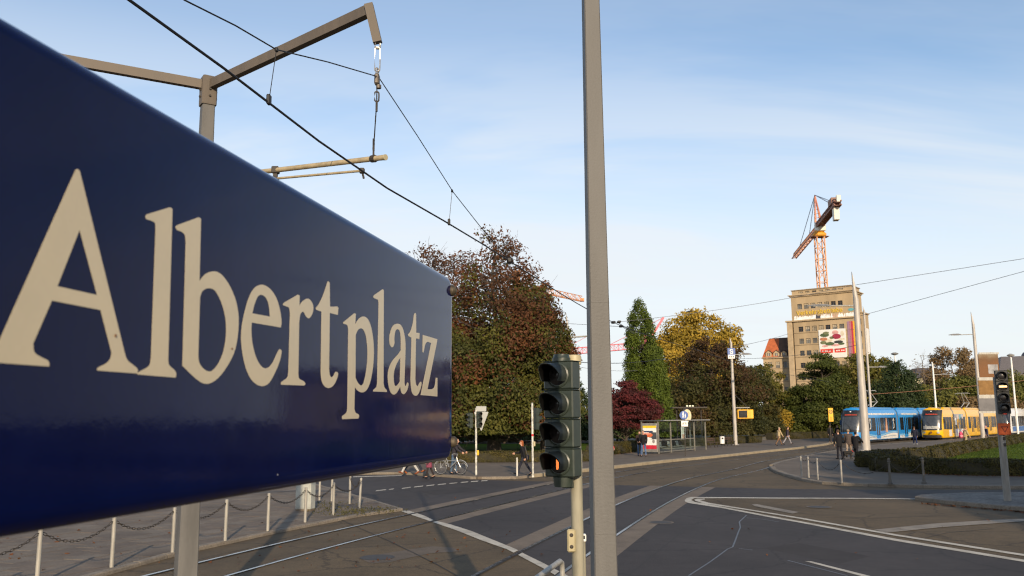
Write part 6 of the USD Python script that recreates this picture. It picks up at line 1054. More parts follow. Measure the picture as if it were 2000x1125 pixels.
for a in (0.1, 0.2, 0.27, 0.36, 0.62, 0.70, 0.80, 0.87): part(bw, 'label_stroke', f3(frame(extrude(sbox(bill[0] + a * (bill[1] - bill[0]), bill[3] + 0.11 * (bill[2] - bill[3]), bill[0] + (a + 0.05) * (bill[1] - bill[0]), bill[3] + 0.16 * (bill[2] - bill[3])), 0, 0.01), (0, 0, 0.263), (1, 0, 0), (0, 1, 0), (0, 0, 1))), white_paint)
zt_, zb_ = facade(1665, 627)[1], facade(1665, 735)[1]
for k, (a, b, c) in enumerate(((1655, 1659.6, (0.30, 0.17, 0.24)), (1659.6, 1662.8, (0.42, 0.14, 0.16)), (1662.8, 1666.2, (0.42, 0.03, 0.06)), (1666.2, 1672.2, (0.72, 0.36, 0.02)))):
    a_, b_ = facade(a, 640)[0], facade(b, 640)[0]; part(tw, 'banner_stripe', cbox((a_, -0.10, zb_), (b_ - 0.03, -0.01, zt_), 0.02), mat(f'stripe_{"mauve coral crimson amber".split()[k]}', c, rough=0.7, var=0.1))
zw = at(1684, 613, 247.)[2]; part(tw, 'side_wing', bx((TL + 0.3, 3.0, 0), (TL + 1.3, 10, zw - 0.4)), plaster); part(tw, 'wing_cornice', cbox((TL + 0.1, 2.6, zw - 0.4), (TL + 1.6, 10.3, zw), 0.05), plaster2)
for k in range(6):
    z = zw - 3.6 - k * pitch_; window(tw, TL + 0.45, TL + 1.15, z, z + 1.6, rngb, y=2.90)
part(tw, 'side_banner', bx((TL + 1.31, 5, zw - 13.), (TL + 1.45, 9, zw - 4.5)), mat('banner_white', (0.6,) * 3)); part(tw, 'scaffold_net', bx((TL + 1.32, 4.5, zw - 26.), (TL + 1.46, 9.6, zw - 13.2)), mat('net_grey', (0.10, 0.11, 0.13), rough=0.8))

# house with the red roof left of the tower
HL, HR = at(1491.5, 720, 258.), at(1541, 720, 254.); HL[2] = HR[2] = 0; HLn = np.linalg.norm(HR - HL) + 6; hux = (HR - HL) / np.linalg.norm(HR - HL)
hs = thing('corner_house', 'sandstone town house with a red tiled roof and three dormers left of the tower', 'house', HL, math.atan2(hux[1], hux[0]))
hf_ = lambda px, py: facade(px, py, HL, hux)
ze = hf_(1515, 700)[1]; zr = hf_(1515, 659)[1]; hh_ = []
hx = [hf_(p, 740)[0] for p in (1505.5, 1520.5, 1535.5)]
for y in (706.5, 731.5, 756, 779.5, 803, 827):
    zt_, zb_ = hf_(1520, y)[1], hf_(1520, y + 12)[1]
    for c in hx:
        if zb_ > 0.5: hh_.append((c - 0.62, c + 0.62, zb_, zt_))
    part(hs, 'sill_course', cbox((-0.05, -0.08, zb_ - 0.32), (HLn, -0.003, zb_ - 0.16), 0.03), ledge_m)
part(hs, 'wall', wallpanel(sbox(0, 0, HLn, ze), hh_, 0, 0.35), plaster); part(hs, 'core', bx((0.02, 0.4, 0), (HLn, 13, ze - 0.01)), plaster)
for q in hh_: window(hs, *q, rngb)
part(hs, 'eaves', cbox((-0.35, -0.45, ze), (HLn, 13.3, ze + 0.45), 0.08), plaster2); part(hs, 'downpipe', tube([(hf_(1540, 740)[0] + 0.5, -0.12, 2), (hf_(1540, 740)[0] + 0.5, -0.12, ze)], 0.09, 6), ledge_m)
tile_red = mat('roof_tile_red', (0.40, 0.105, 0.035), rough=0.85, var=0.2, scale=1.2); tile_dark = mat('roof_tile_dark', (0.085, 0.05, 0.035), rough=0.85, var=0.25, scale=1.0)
zr2 = zr; ov = 0.2; x2 = HLn
def roofv(xa, xb, sl): return np.array([(xa - ov, -ov, ze + 0.45), (xb, -ov, ze + 0.45), (xb, 5.2, zr2), (xa + sl, 5.2, zr2)])
xm_ = hf_(1517, 690)[0]
v = np.array([(-ov, -ov, ze + 0.452), (xm_ + 0.4, -ov, ze + 0.452), (xm_ + 0.0, 3.4, zr2), (1.1, 3.4, zr2), (-ov, 12, ze + 0.452), (1.1, 10, zr2)])
part(hs, 'red_roof', (v, np.array([[0, 1, 2], [0, 2, 3], [0, 3, 5], [0, 5, 4]])), tile_red)
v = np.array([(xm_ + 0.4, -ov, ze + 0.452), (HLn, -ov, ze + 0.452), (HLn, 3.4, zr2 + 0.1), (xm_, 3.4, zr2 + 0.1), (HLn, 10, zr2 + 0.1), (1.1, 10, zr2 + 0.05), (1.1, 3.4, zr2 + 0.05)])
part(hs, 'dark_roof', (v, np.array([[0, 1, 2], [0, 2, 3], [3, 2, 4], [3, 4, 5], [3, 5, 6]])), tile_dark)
for px in (1501.5, 1516.5, 1531.5):
    c, zb_ = hf_(px, 697.5); _, zt_ = hf_(px, 684.5); w = 0.85; zm = zb_ + (zt_ - zb_) * 0.62
    d = part(hs, 'dormer', wallpanel(Polygon([(c - w, zb_), (c + w, zb_), (c + w, zm), (c, zt_), (c - w, zm)]), [(c - 0.42, c + 0.42, zb_ + 0.25, zm - 0.02)], -0.1, 1.6), plaster2)
    part(d, 'pane', bx((c - 0.42, 0.0, zb_ + 0.25), (c + 0.42, 0.02, zm - 0.02)), panes[1]); part(d, 'mullion', bx((c - 0.04, -0.03, zb_ + 0.25), (c + 0.04, -0.005, zm - 0.02)), white_paint)
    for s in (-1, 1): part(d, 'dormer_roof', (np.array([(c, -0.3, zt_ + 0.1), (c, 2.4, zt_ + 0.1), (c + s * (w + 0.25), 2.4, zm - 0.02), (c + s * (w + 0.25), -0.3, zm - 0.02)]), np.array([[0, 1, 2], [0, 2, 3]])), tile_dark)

def truss(p0, p1, w, h, n, r, up=(0, 0, 1), tri=False):
    """lattice girder: chords, posts and diagonals of square bar"""
    p0, p1 = np.asarray(p0, float), np.asarray(p1, float); d = (p1 - p0) / np.linalg.norm(p1 - p0); s = np.cross(d, up)
    if np.linalg.norm(s) < 0.05: s = np.array([1., 0, 0])
    s /= np.linalg.norm(s); u = np.cross(s, d); cor = [s * w / 2 - u * h / 2, -s * w / 2 - u * h / 2, -s * w / 2 + u * h / 2, s * w / 2 + u * h / 2] if not tri else [s * w / 2 - u * h / 2, -s * w / 2 - u * h / 2, u * h / 2]
    ch, br = [], MB(); k = len(cor)
    for c in cor: ch.append(beam(p0 + c, p1 + c, r * 2))
    for i in range(n):
        a, b = p0 + (p1 - p0) * i / n, p0 + (p1 - p0) * (i + 1) / n
        for j in range(k):
            e, f_ = cor[j], cor[(j + 1) % k]; br.add(beam(a + e, a + f_, r * 1.1)); br.add(beam(a + (e if i % 2 else f_), b + (f_ if i % 2 else e), r * 1.1))
    return ch, br
cr_or = mat('crane_orange_hazed', (0.62, 0.27, 0.11), rough=0.6, var=0.1); cr_red = mat('crane_red', (0.55, 0.23, 0.16), rough=0.6, var=0.1); cr_dark = mat('crane_dark', (0.24, 0.115, 0.08), rough=0.7, var=0.2); cr_pink = mat('crane_crimson', (0.60, 0.14, 0.17), rough=0.6, var=0.1)  # crane orange paled, distance haze is put into the paint colour
YC = 280.; cb_ = at(1606, 560, YC); ct_ = at(1600.5, 462, YC); cr = thing('tower_crane', 'orange tower crane standing behind the high-rise', 'crane', (cb_[0], YC, 0))
mx = (cb_[0] + ct_[0]) / 2; ch, br = truss((mx, YC, 0), (mx, YC, ct_[2]), 2.5, 2.5, 16, 0.15, up=(0, 1, 0))
for c in ch: part(cr, 'mast_chord', c, cr_or, world=True)
part(cr, 'mast_lattice', br, mat('crane_lattice', (0.50, 0.22, 0.08), rough=0.6), kind='stuff', world=True)
zj = ct_[2] + 3.6; J0 = np.array([mx, YC, zj]); jd = np.array([(at(1550, 500, 334.) - at(1598, 440, 280.))[0], 54.0, 0]); jd /= np.linalg.norm(jd)
part(cr, 'slewing_ring', MB().add(lathe([(1.9, ct_[2] - 0.2), (2.3, ct_[2] + 0.2), (2.3, ct_[2] + 0.8), (1.7, ct_[2] + 1.4), (1.5, ct_[2] + 2.0)], 12, (mx, YC, 0))), mat('crane_yellow', (0.70, 0.30, 0.02), rough=0.5), world=True)
part(cr, 'platform', cbox((mx - 2.8, YC - 1.6, ct_[2] - 0.25), (mx + 2.8, YC + 1.6, ct_[2] - 0.1), 0.03), cr_dark, world=True)
cab = part(cr, 'cab', cbox((mx - 1.1, YC - 2.6, ct_[2] + 1.5), (mx + 1.5, YC + 1.0, ct_[2] + 5.0), 0.2), mat('cab_white', (0.62, 0.58, 0.48), rough=0.5), world=True); part(cab, 'cab_window', bx((mx - 0.9, YC - 2.62, ct_[2] + 3.0), (mx + 1.2, YC - 2.603, ct_[2] + 4.5)), window_dark, world=True)
jt = J0 + jd * 55; ch, br = truss(J0 + jd * 1.5, jt, 1.6, 1.9, 20, 0.14, tri=True)
for c in ch: part(cr, 'jib_chord', c, cr_red, world=True)
part(cr, 'jib_lattice', br, cr_or, kind='stuff', world=True)
cj = J0 - jd * 32; ch, br = truss(J0 - jd * 1.0, cj, 1.9, 1.2, 12, 0.2)
for c in ch: part(cr, 'counter_jib_chord', c, cr_dark, world=True)
part(cr, 'counter_jib_lattice', br, cr_dark, kind='stuff', world=True)
sj = np.cross(jd, (0, 0, 1)); part(cr, 'counter_jib_deck', frame(bx((-0.95, 3, 0), (0.95, 31, 0.15)), J0 - (0, 0, 0.62), sj, -jd, (0, 0, 1)), cr_dark, world=True)
part(cr, 'counterweight', frame(cbox((-0.8, 27.0, -4.6), (0.8, 29.6, -0.7), 0.1), J0, sj, -jd, (0, 0, 1)), mat('cab_white', (0.6,) * 3), world=True); part(cr, 'winch_house', frame(cbox((-1.3, 24, 0.4), (1.3, 29, 2.4), 0.1), J0, sj, -jd, (0, 0, 1)), mat('winch_brown', (0.22, 0.10, 0.06), rough=0.6), world=True); part(cr, 'end_plate', frame(cbox((-0.2, 30.6, 0.3), (1.0, 31.8, 2.4), 0.1), J0, sj, -jd, (0, 0, 1)), mat('cab_white', (0.6,) * 3), world=True)
ap = at(1595.5, 381, YC); ap = np.array([mx - 0.6, YC, ap[2]])
for sx in (-1.0, 1.0):
    part(cr, 'apex_leg', beam(J0 + sj * sx + jd * 0.9, ap, 0.32), cr_or, world=True); part(cr, 'apex_leg', beam(J0 + sj * sx - jd * 1.6, ap, 0.28), cr_red, world=True)
for k in range(1, 7): zz = J0 + (ap - J0) * k / 7.5; wd = 1 - k / 7.5; part(cr, 'apex_rung', beam(zz + sj * wd, zz - sj * wd, 0.16), cr_red, world=True)
for s_ in (18, 40): part(cr, 'tie_bar', tube([ap, J0 + jd * s_ + (0, 0, 0.95)], 0.12, 5), mat('tie_blue', (0.12, 0.14, 0.20), rough=0.5), world=True)
for sx in (-0.9, 0.9): part(cr, 'tie_bar', tube([ap, J0 - jd * 28 + sj * sx + (0, 0, 0.5)], 0.12, 5), mat('tie_blue', (0.1,) * 3), world=True)
# far cranes at the left
Yk = 340.; a, b = at(1068, 690.5, Yk), at(1262, 673.5, Yk - 10); t = thing('tower_crane', 'distant red lattice crane jib crossing behind the grey mast', 'crane', (b[0], b[1], 0))
ch, br = truss(a, b, 1.8, 2.3, 22, 0.11)
for c in ch: part(t, 'jib_chord', c, cr_pink, world=True)
part(t, 'jib_lattice', br, cr_pink, kind='stuff', world=True); part(t, 'mast', beam((b[0], b[1], 0), b + (0, 0, 4), 2.0), cr_pink, world=True); part(t, 'counterweight', cbox(b + (1, -1, -2.5), b + (5, 1, 1), 0.1), cr_pink, world=True)
part(t, 'jib_deck', beam(a - (0, 0, 1.2), b - (0, 0, 1.2), 0.4, 0.25), cr_pink, world=True)
e = at(1296, 620, Yk - 10); part(t, 'tie_bar', tube([e, at(1182, 678, Yk - 4)], 0.10, 4), cr_pink, world=True); part(t, 'apex', beam(b, e, 0.8), cr_pink, world=True); part(t, 'tie_bar', tube([at(1150, 655, Yk), at(1098, 684, Yk)], 0.08, 4), cr_pink, world=True)
a, b = at(1137, 583.5, Yk + 20), at(1010, 556, Yk - 40); t = thing('tower_crane', 'distant orange lattice crane jib tip beside the top of the beech', 'crane', (b[0], b[1], 0)); ch, br = truss(b, a, 1.6, 2.2, 16, 0.12, tri=True)
for c in ch: part(t, 'jib_chord', c, cr_or, world=True)
part(t, 'jib_lattice', br, cr_or, kind='stuff', world=True); part(t, 'mast', beam((b[0], b[1], 0), b + (0, 0, 5), 2.0), cr_or, world=True); part(t, 'jib_tip', cbox(a - (0.8, 0.8, 1.2), a + (0.8, 0.8, 0.2), 0.1), cr_or, world=True)
# large roofed building at the right edge and a small house in the trees
q = at(1958, 760, 230.); t = thing('long_building', 'long building with dark mansard roof behind the trees at the right edge', 'building', (q[0], 230., 0), math.radians(-22))
zr_ = at(1975, 696, 230.)[2]; zw_ = at(1975, 716, 230.)[2]
part(t, 'wall', bx((0, 0, 0), (40, 14, zw_ - 2)), mat('stone_grey', (0.22, 0.20, 0.18), rough=0.9)); part(t, 'roof', taper([np.array([(-0.5, -0.5, zw_ - 2), (40, -0.5, zw_ - 2), (40, 14.5, zw_ - 2), (-0.5, 14.5, zw_ - 2)]), np.array([(0.5, 1.2, zr_), (40, 1.2, zr_), (40, 12, zr_), (0.5, 12, zr_)])]), mat('slate', (0.075, 0.07, 0.08), rough=0.6, var=0.2))
for k in range(12): part(t, 'pilaster', bx((1 + k * 1.7, -0.3, zw_ - 5), (1.5 + k * 1.7, -0.003, zw_ - 2)), mat('stone_pale', (0.26, 0.24, 0.22), rough=0.9))
zd = at(1998, 690, 230.)[2]; part(t, 'dome', lathe([(2.6, zr_ - 0.4), (2.6, zr_ + 0.4), (2.2, zd + 0.2), (1.2, zd + 0.9), (0, zd + 1.1)], 16, (8.3, 4, 0)), mat('slate', (0.07,) * 3), smooth=40)
q = at(1792, 800, 215.); t = thing('villa', 'pale villa with a dark hipped roof half hidden by the dark conifer', 'house', (q[0], 215., 0)); z1, z2 = at(1810, 738, 215.)[2], at(1810, 727, 215.)[2]
part(t, 'wall', bx((0, 0, 0), (8.5, 8, z1)), mat('villa_wall', (0.45, 0.40, 0.27), rough=0.9)); part(t, 'roof', taper([np.array([(-.5, -.5, z1), (9, -.5, z1), (9, 8.5, z1), (-.5, 8.5, z1)]), np.array([(2, 2.5, z2 + 1.2), (6.5, 2.5, z2 + 1.2), (6.5, 5.5, z2 + 1.2), (2, 5.5, z2 + 1.2)])]), mat('slate', (0.07,) * 3))
for k in range(3): part(t, 'window', bx((1.2 + 2.4 * k, -0.01, z1 - 2.6), (2.2 + 2.4 * k, 0.02, z1 - 1.1)), window_dark)
q = at(1893, 716, 220.); t = thing('dome_pavilion', 'small dark dome with a round pale window behind the park trees', 'dome', (q[0] + 1.0, 220., 0)); zq = q[2]
part(t, 'tower', lathe([(2.0, 0), (2.0, zq - 2)], 12), mat('stone_grey', (0.2,) * 3)); part(t, 'dome', lathe([(2.1, zq - 2), (2.2, zq - 1), (1.9, zq + 0.4), (1.2, zq + 1.2), (0, zq + 1.6)], 14), mat('slate', (0.07,) * 3), smooth=40); part(t, 'round_window', frame(lathe([(1.0, 0), (1.0, 0.1)], 16), (0.6, -2.2, zq - 0.6), (1, 0, 0), (0, 0, 1), (0, -1, 0)), mat('stone_pale', (0.4,) * 3))

# ================================================================ TRAMS
def ring_pts():
    hw = 1.15; p = [(-hw + 0.05, 0.30), (-hw, 0.42), (-hw, 1.2), (-hw, 2.2), (-hw * 0.985, 2.85), (-hw * 0.93, 3.25), (-hw * 0.78, 3.50), (-hw * 0.45, 3.62), (0, 3.66)]
    return np.array(p + [(-y, z) for y, z in p[-2::-1]])
RING = ring_pts()
def xf_(y, z, L): return L - 0.55 * (np.abs(y) / 1.15) ** 3 - 0.17 * np.maximum(0, z - 0.95) ** 1.65 - 0.25 * np.maximum(0, 0.95 - z) ** 1.5
def tram_module(L, front):
    r0 = np.c_[np.zeros(len(RING)), RING]; rs = [r0]
    if front:
        for k in (1.0, 0.93, 0.82, 0.66, 0.45, 0.22, 0.03):
            q = np.array([0, 1.7]) + k * (RING - [0, 1.7]); rs.append(np.c_[xf_(q[:, 0], q[:, 1], L), q])
    else: rs.append(np.c_[np.full(len(RING), L), RING])
    return taper(rs)
def nose(y0, y1, z0, z1, L, off, ny=14, nz=8, rnd=0.12):
    """a patch that follows the curved front"""
    pg = sbox(y0, z0, y1, z1).buffer(-rnd).buffer(rnd, 4); v, f = [], []
    ys, zs = np.linspace(y0, y1, ny), np.linspace(z0, z1, nz); V = np.array([(xf_(y, z, L) + off, y, z) for z in zs for y in ys]); i, j = np.meshgrid(np.arange(nz - 1), np.arange(ny - 1), indexing='ij'); a = (i * ny + j).ravel()
    return V, np.c_[a, a + 1, a + ny + 1, a + ny]
def tram(label, P, rz, mods, paint, kind):
    t = thing('tram', label, 'tram', P, rz); x = 0.0; L0 = mods[0]; sgn = -1   # the front sits at x = 0, the cars follow toward -x; y < 0 is the side we see... 
    xs = [(-L0, L0)]
    for m in mods[1:]: xs.append((xs[-1][0] - 0.55 - m, m))
    for k, (xa, L) in enumerate(xs):
        b = part(t, 'car_body', frame(tram_module(L, k == 0), (xa, 0, 0), (1, 0, 0), (0, 1, 0), (0, 0, 1)), paint[k % len(paint)], smooth=35)
        if k: part(t, 'bellows', frame(taper([np.c_[np.full(len(RING), q), RING * (0.95 if i % 2 else 0.90) + (0, 0.1)] for i, q in enumerate(np.linspace(0, 0.55, 7))]), (xa + L, 0, 0), (1, 0, 0), (0, 1, 0), (0, 0, 1)), mat('bellows', (0.10, 0.10, 0.10), rough=0.8))
        part(t, 'underframe', cbox((xa + 0.3, -0.95, 0.09), (xa + L - 0.9, 0.95, 0.31), 0.03), black_rub)
        for w in (xa + L * 0.22, xa + L * 0.22 + 1.6): part(t, 'wheel', frame(lathe([(0.28, -0.98), (0.30, -0.98), (0.30, 0.98), (0.28, 0.98)], 14), (w, 0, 0.31), (1, 0, 0), (0, 0, 1), (0, -1, 0)), iron_dark)
    L = L0; o = (-L0, 0, 0); fr2 = lambda m: frame(m, o, (1, 0, 0), (0, 1, 0), (0, 0, 1))
    mk = part(t, 'front_mask', fr2(nose(-1.06, 1.06, 1.15, 3.42, L, 0.012, 16, 12)), mat('mask_black', (0.018, 0.018, 0.02), rough=0.25, spec=0.6), smooth=60)
    part(mk, 'windscreen', fr2(nose(-0.86, 0.86, 1.42, 2.75, L, 0.024, 12, 8)), mat('windscreen', (0.045, 0.05, 0.055), rough=0.08, spec=0.8), smooth=60)
    part(mk, 'display_case', fr2(nose(-0.80, 0.80, 2.80, 3.10, L, 0.024, 10, 3)), black_rub)
    rg = random.Random(len(label))
    for i in range(13): y = 0.62 - i * 0.097; part(mk, 'display_glyph', fr2(nose(y - 0.035 * rg.uniform(.6, 1), y + 0.035, 2.89, 3.0 - rg.choice([0, 0.03]), L, 0.032, 2, 2)), glow('led_red', (1.0, 0.10, 0.05), 0.75))
    part(mk, 'top_lamp', fr2(nose(-0.07, 0.07, 3.22, 3.32, L, 0.03, 3, 3)), white_paint)
    if kind == 'yellow': part(mk, 'dashboard', fr2(nose(-0.84, 0.84, 1.30, 1.62, L, 0.033, 12, 4)), mat('dash_pale', (0.36, 0.36, 0.33), rough=0.5))
    part(mk, 'wiper', fr2(tube([(xf_(0.2, 1.4, L) + 0.06, 0.2, 1.4), (xf_(-0.4, 2.1, L) + 0.06, -0.4, 2.1)], 0.015, 5)), black_rub)
    for s in (-1, 1):
        part(t, 'headlight', fr2(nose(min(s * 0.62, s * 0.86), max(s * 0.62, s * 0.86), 0.80, 0.98, L, 0.014, 4, 3)), mat('headlamp', (0.35, 0.36, 0.36), rough=0.1, spec=0.8)); part(t, 'mirror', fr2(cbox((L - 1.0, s * 1.25 - 0.07, 1.9), (L - 0.85, s * 1.25 + 0.07, 2.4), 0.04)), black_rub)
    part(t, 'bumper', fr2(nose(-0.98, 0.98, 0.32, 0.62, L, 0.02, 12, 3)), mat('bumper_dark', (0.03, 0.03, 0.033), rough=0.5))
    if kind == 'yellow': part(t, 'emblem', fr2(frame(extrude(Point(0, 0).buffer(0.13), 0, 0.01), (xf_(0, 0.9, L) + 0.012, 0, 0.9), (0, 1, 0), (0, 0, 1), (1, 0, 0))), mat('emblem_brown', (0.16, 0.07, 0.02), rough=0.5))
    yS = 1.152
    def side(x0, x1, z0, z1, m, nm, d=0.006, s=1, k=0, par=None): return part(par or t, nm, bx((x0, s * (yS - 0.04), z0), (x1, s * (yS + d + 0.003 * k), z1)), m)
    for k, (xa, L) in enumerate(xs):
        x0, x1 = xa + 0.35, xa + L - (2.0 if k == 0 else 0.35); 
        for s in (1, -1):
            if k == 0: side(xa + L - 1.95, xa + L - 0.95, 1.25, 2.62, tram_glass, 'cab_side_window', s=s)
            n = max(1, int((x1 - x0) / 1.15)); w = (x1 - x0) / n; doors = {n // 3, (2 * n) // 3} if kind == 'yellow' else {n // 2 + 1}
            for i in range(n):
                a, b = x0 + i * w + 0.05, x0 + (i + 1) * w - 0.05
                if i in doors and k != 99:
                    for h_ in range(2):
                        c0 = a + h_ * (b - a) / 2; d_ = side(c0 + 0.02, c0 + (b - a) / 2 - 0.02, 0.40, 2.72, paint[k % len(paint)], 'door', 0.012, s); side(c0 + 0.13, c0 + (b - a) / 2 - 0.13, 0.75, 2.60, tram_glass, 'door_glass', 0.018, s, par=d_)
                else: side(a, b, 1.22, 2.62, tram_glass, 'side_window', 0.006, s, k=0)
            part(t, 'roof_fairing', cbox((xa + 0.6, min(s * 0.55, s * 0.85), 3.5), (xa + L - (2.6 if k == 0 else 0.6), max(s * 0.55, s * 0.85), 3.72), 0.05), paint[k % len(paint)])
    return t, xs, side
blue = mat('tram_blue', (0.015, 0.22, 0.56), rough=0.3, var=0.06, coat=0.5); yellow = mat('tram_yellow', (0.74, 0.41, 0.004), rough=0.3, var=0.05, coat=0.5); tgrey = mat('tram_silver', (0.30, 0.30, 0.31), rough=0.4, var=0.25, scale=1.2, coat=0.3); twhite = mat('tram_white', (0.66, 0.65, 0.62), rough=0.3, var=0.05, coat=0.5)
# front of each tram and the way it faces
bP = np.array([34.9, 90.6, 0.0]); bdir = np.array([-0.675, -0.738]); brz = math.atan2(bdir[1], bdir[0])
tb, xs, side = tram('blue tram in an advertising livery with white waves, waiting beyond the dog walkers', bP, brz, [11.0, 7.0, 11.0], [blue], 'blue')
for s in (1, -1):
    for k, (xa, L) in enumerate(xs[:2]):
        xe = xa + L - (1.3 if k == 0 else 0.1); X = np.linspace(xa + 0.1, xe, 14); zt_ = 0.78 + 0.17 * np.sin((X - xa) * 0.62 + 0.8) 
        pg = Polygon([(X[0], 0.36)] + [(X[-1], 0.36)] + list(zip(X[::-1], zt_[::-1]))); v, f = extrude(pg, 0, 0.006); part(tb, 'white_wave', (np.c_[v[:, 0], s * (1.149 + v[:, 2]), v[:, 1]], f), twhite)
        pg2 = Polygon(list(zip(X, zt_ + 0.05)) + list(zip(X[::-1], zt_[::-1] + 0.17))); v, f = extrude(pg2, 0, 0.005); part(tb, 'pale_wave', (np.c_[v[:, 0], s * (1.149 + v[:, 2]), v[:, 1]], f), mat('tram_pale_blue', (0.20, 0.42, 0.58), rough=0.3))
        rg = random.Random(7 + k); xx = xa + 0.6
        while xx < xe - 0.6:
            w = rg.uniform(0.10, 0.26); zb_ = np.interp(xx, X, zt_) * 0.4 + 0.22; part(tb, 'slogan_stroke', bx((xx, s * 1.14, zb_), (xx + w, s * 1.157, zb_ + rg.uniform(0.09, 0.15))), mat('slogan_grey', (0.16, 0.22, 0.28), rough=0.5)); xx += w + rg.uniform(0.05, 0.14)
        xx = xa + 0.8
        while xx < xe - 0.8:
            w = rg.uniform(0.14, 0.34); part(tb, 'slogan_stroke', frame(bx((0, -0.003, 0), (w, 0.012, rg.uniform(0.15, 0.2))), (xx, s * 1.143, 2.92), (1, 0, 0), (0, s, -0.1), (0, -0.13 * s, 1)), twhite); xx += w + rg.uniform(0.06, 0.13)
    xa, L = xs[0]
    for u in (1.0, 8.0):
        m_ = LineString([(0.0, 0.35), (0.15, 0.55), (0.3, 0.4), (0.2, 0.1), (0.05, -0.1), (0.1, -0.4), (0.35, -0.5)]).buffer(0.06); v, f = extrude(m_, 0, 0.004); part(tb, 'window_figure', (np.c_[xa + u + v[:, 0], s * (1.1585 + v[:, 2]), 1.95 + v[:, 1]], f), twhite)
    m_ = unary_union([Point(0, 0.45).buffer(0.12), Polygon([(-0.15, 0.35), (0.15, 0.35), (0.28, -0.3), (0.4, -0.95), (-0.35, -0.95), (-0.22, -0.2)])]); v, f = extrude(m_, 0, 0.004); part(tb, 'window_figure', (np.c_[xa + 3.4 + v[:, 0], s * (1.1585 + v[:, 2]), 2.0 + v[:, 1]], f), mat('figure_peach', (0.50, 0.27, 0.18), rough=0.5))
def pantograph(t, x, m):
    part(t, 'pantograph_base', cbox((x - 0.6, -0.5, 3.68), (x + 0.6, 0.5, 3.78), 0.03), iron_dark)
    k = np.array([x - 1.15, 0, 4.35]); part(t, 'pantograph_arm', MB().add(tube([(x + 0.4, -0.3, 3.8), k + (0, -0.3, 0)], 0.04, 6)).add(tube([(x + 0.4, 0.3, 3.8), k + (0, 0.3, 0)], 0.04, 6)).add(tube([k + (0, -0.3, 0), k + (0, 0.3, 0)], 0.04, 6)), m, kind='stuff')
    part(t, 'pantograph_arm', MB().add(tube([k + (0, -0.3, 0), (x + 0.5, -0.12, 5.5)], 0.035, 6)).add(tube([k + (0, 0.3, 0), (x + 0.5, 0.12, 5.5)], 0.035, 6)), m, kind='stuff'); part(t, 'contact_strip', tube([(x + 0.5, -0.85, 5.48), (x + 0.5, -0.6, 5.56), (x + 0.5, 0.6, 5.56), (x + 0.5, 0.85, 5.48)], 0.035, 6), m)
pantograph(tb, -6.6, mat('panto_pale', (0.42, 0.42, 0.40), rough=0.5))
yP = np.array([47.2, 98.6, 0.0]); ydir = np.array([-0.66, -0.751]); yrz = math.atan2(ydir[1], ydir[0])
ty, xs, side = tram('yellow tram with dark front mask standing right of the blue tram', yP, yrz, [10.5, 7.0, 11.0], [yellow], 'yellow')
rg = random.Random(21); acol = [(0.30, 0.30, 0.32), (0.42, 0.44, 0.50), (0.55, 0.16, 0.07), (0.16, 0.33, 0.36), (0.6, 0.58, 0.55), (0.10, 0.12, 0.25), (0.5, 0.42, 0.38)]
for s in (1, -1):
    xa, L = xs[0]
    part(ty, 'advert_wrap', taper([np.c_[np.full(9, q), (RING[:9] * (1, 1) if s < 0 else RING[:7:-1][:9]) * 1.0 + (0, 0)] for q in (xa + 1.6, xa + 5.0)]) if False else bx((xa + 1.2, s * 1.11, 2.64), (xa + 5.4, s * 1.158, 2.95)), tgrey)
    part(ty, 'advert_wrap', bx((xa + 1.2, s * 1.11, 0.36), (xa + 5.4, s * 1.158, 1.2)), tgrey)
    for i in range(16):
        c = rg.choice(range(7)); u = xa + 1.35 + rg.uniform(0, 3.8); z = rg.choice([rg.uniform(0.5, 1.1), rg.uniform(2.66, 2.85), rg.uniform(1.3, 2.4)]); pg = Polygon([(rg.uniform(.2, .62) * math.cos(q), rg.uniform(.15, .45) * math.sin(q)) for q in np.linspace(0, 6.283, 9)[:-1]]).buffer(0.02).intersection(sbox(-0.5, 0.38 - z, 0.5, 2.93 - z)); v, f = extrude(pg, 0, 0.003)
        part(ty, 'advert_shape', (np.c_[u + v[:, 0], s * (1.1585 + 0.0009 * i + v[:, 2]), z + v[:, 1]], f), mat(f'advert_{"steel ice ember teal chalk navy sand".split()[c]}', acol[c], rough=0.5))
    part(ty, 'white_notice', bx((xa + 6.5, s * 1.12, 0.42), (xa + 7.6, s * 1.160, 1.16)), twhite)
pantograph(ty, -15.0, mat('panto_pale', (0.42,) * 3))
wP = yP + np.array([*(-ydir), 0]) * 31.0 + (0.6, 0, 0); tw_, xs, side = tram('white tram with blue lower panels behind the yellow tram at the right edge', wP, yrz, [10.0, 7.0], [twhite], 'white')
for s in (1, -1):
    xa, L = xs[0]; part(tw_, 'blue_panel', bx((xa + 0.2, s * 1.11, 0.5), (xa + L - 1.2, s * 1.1565, 1.19)), mat('panel_blue', (0.05, 0.13, 0.33), rough=0.4))
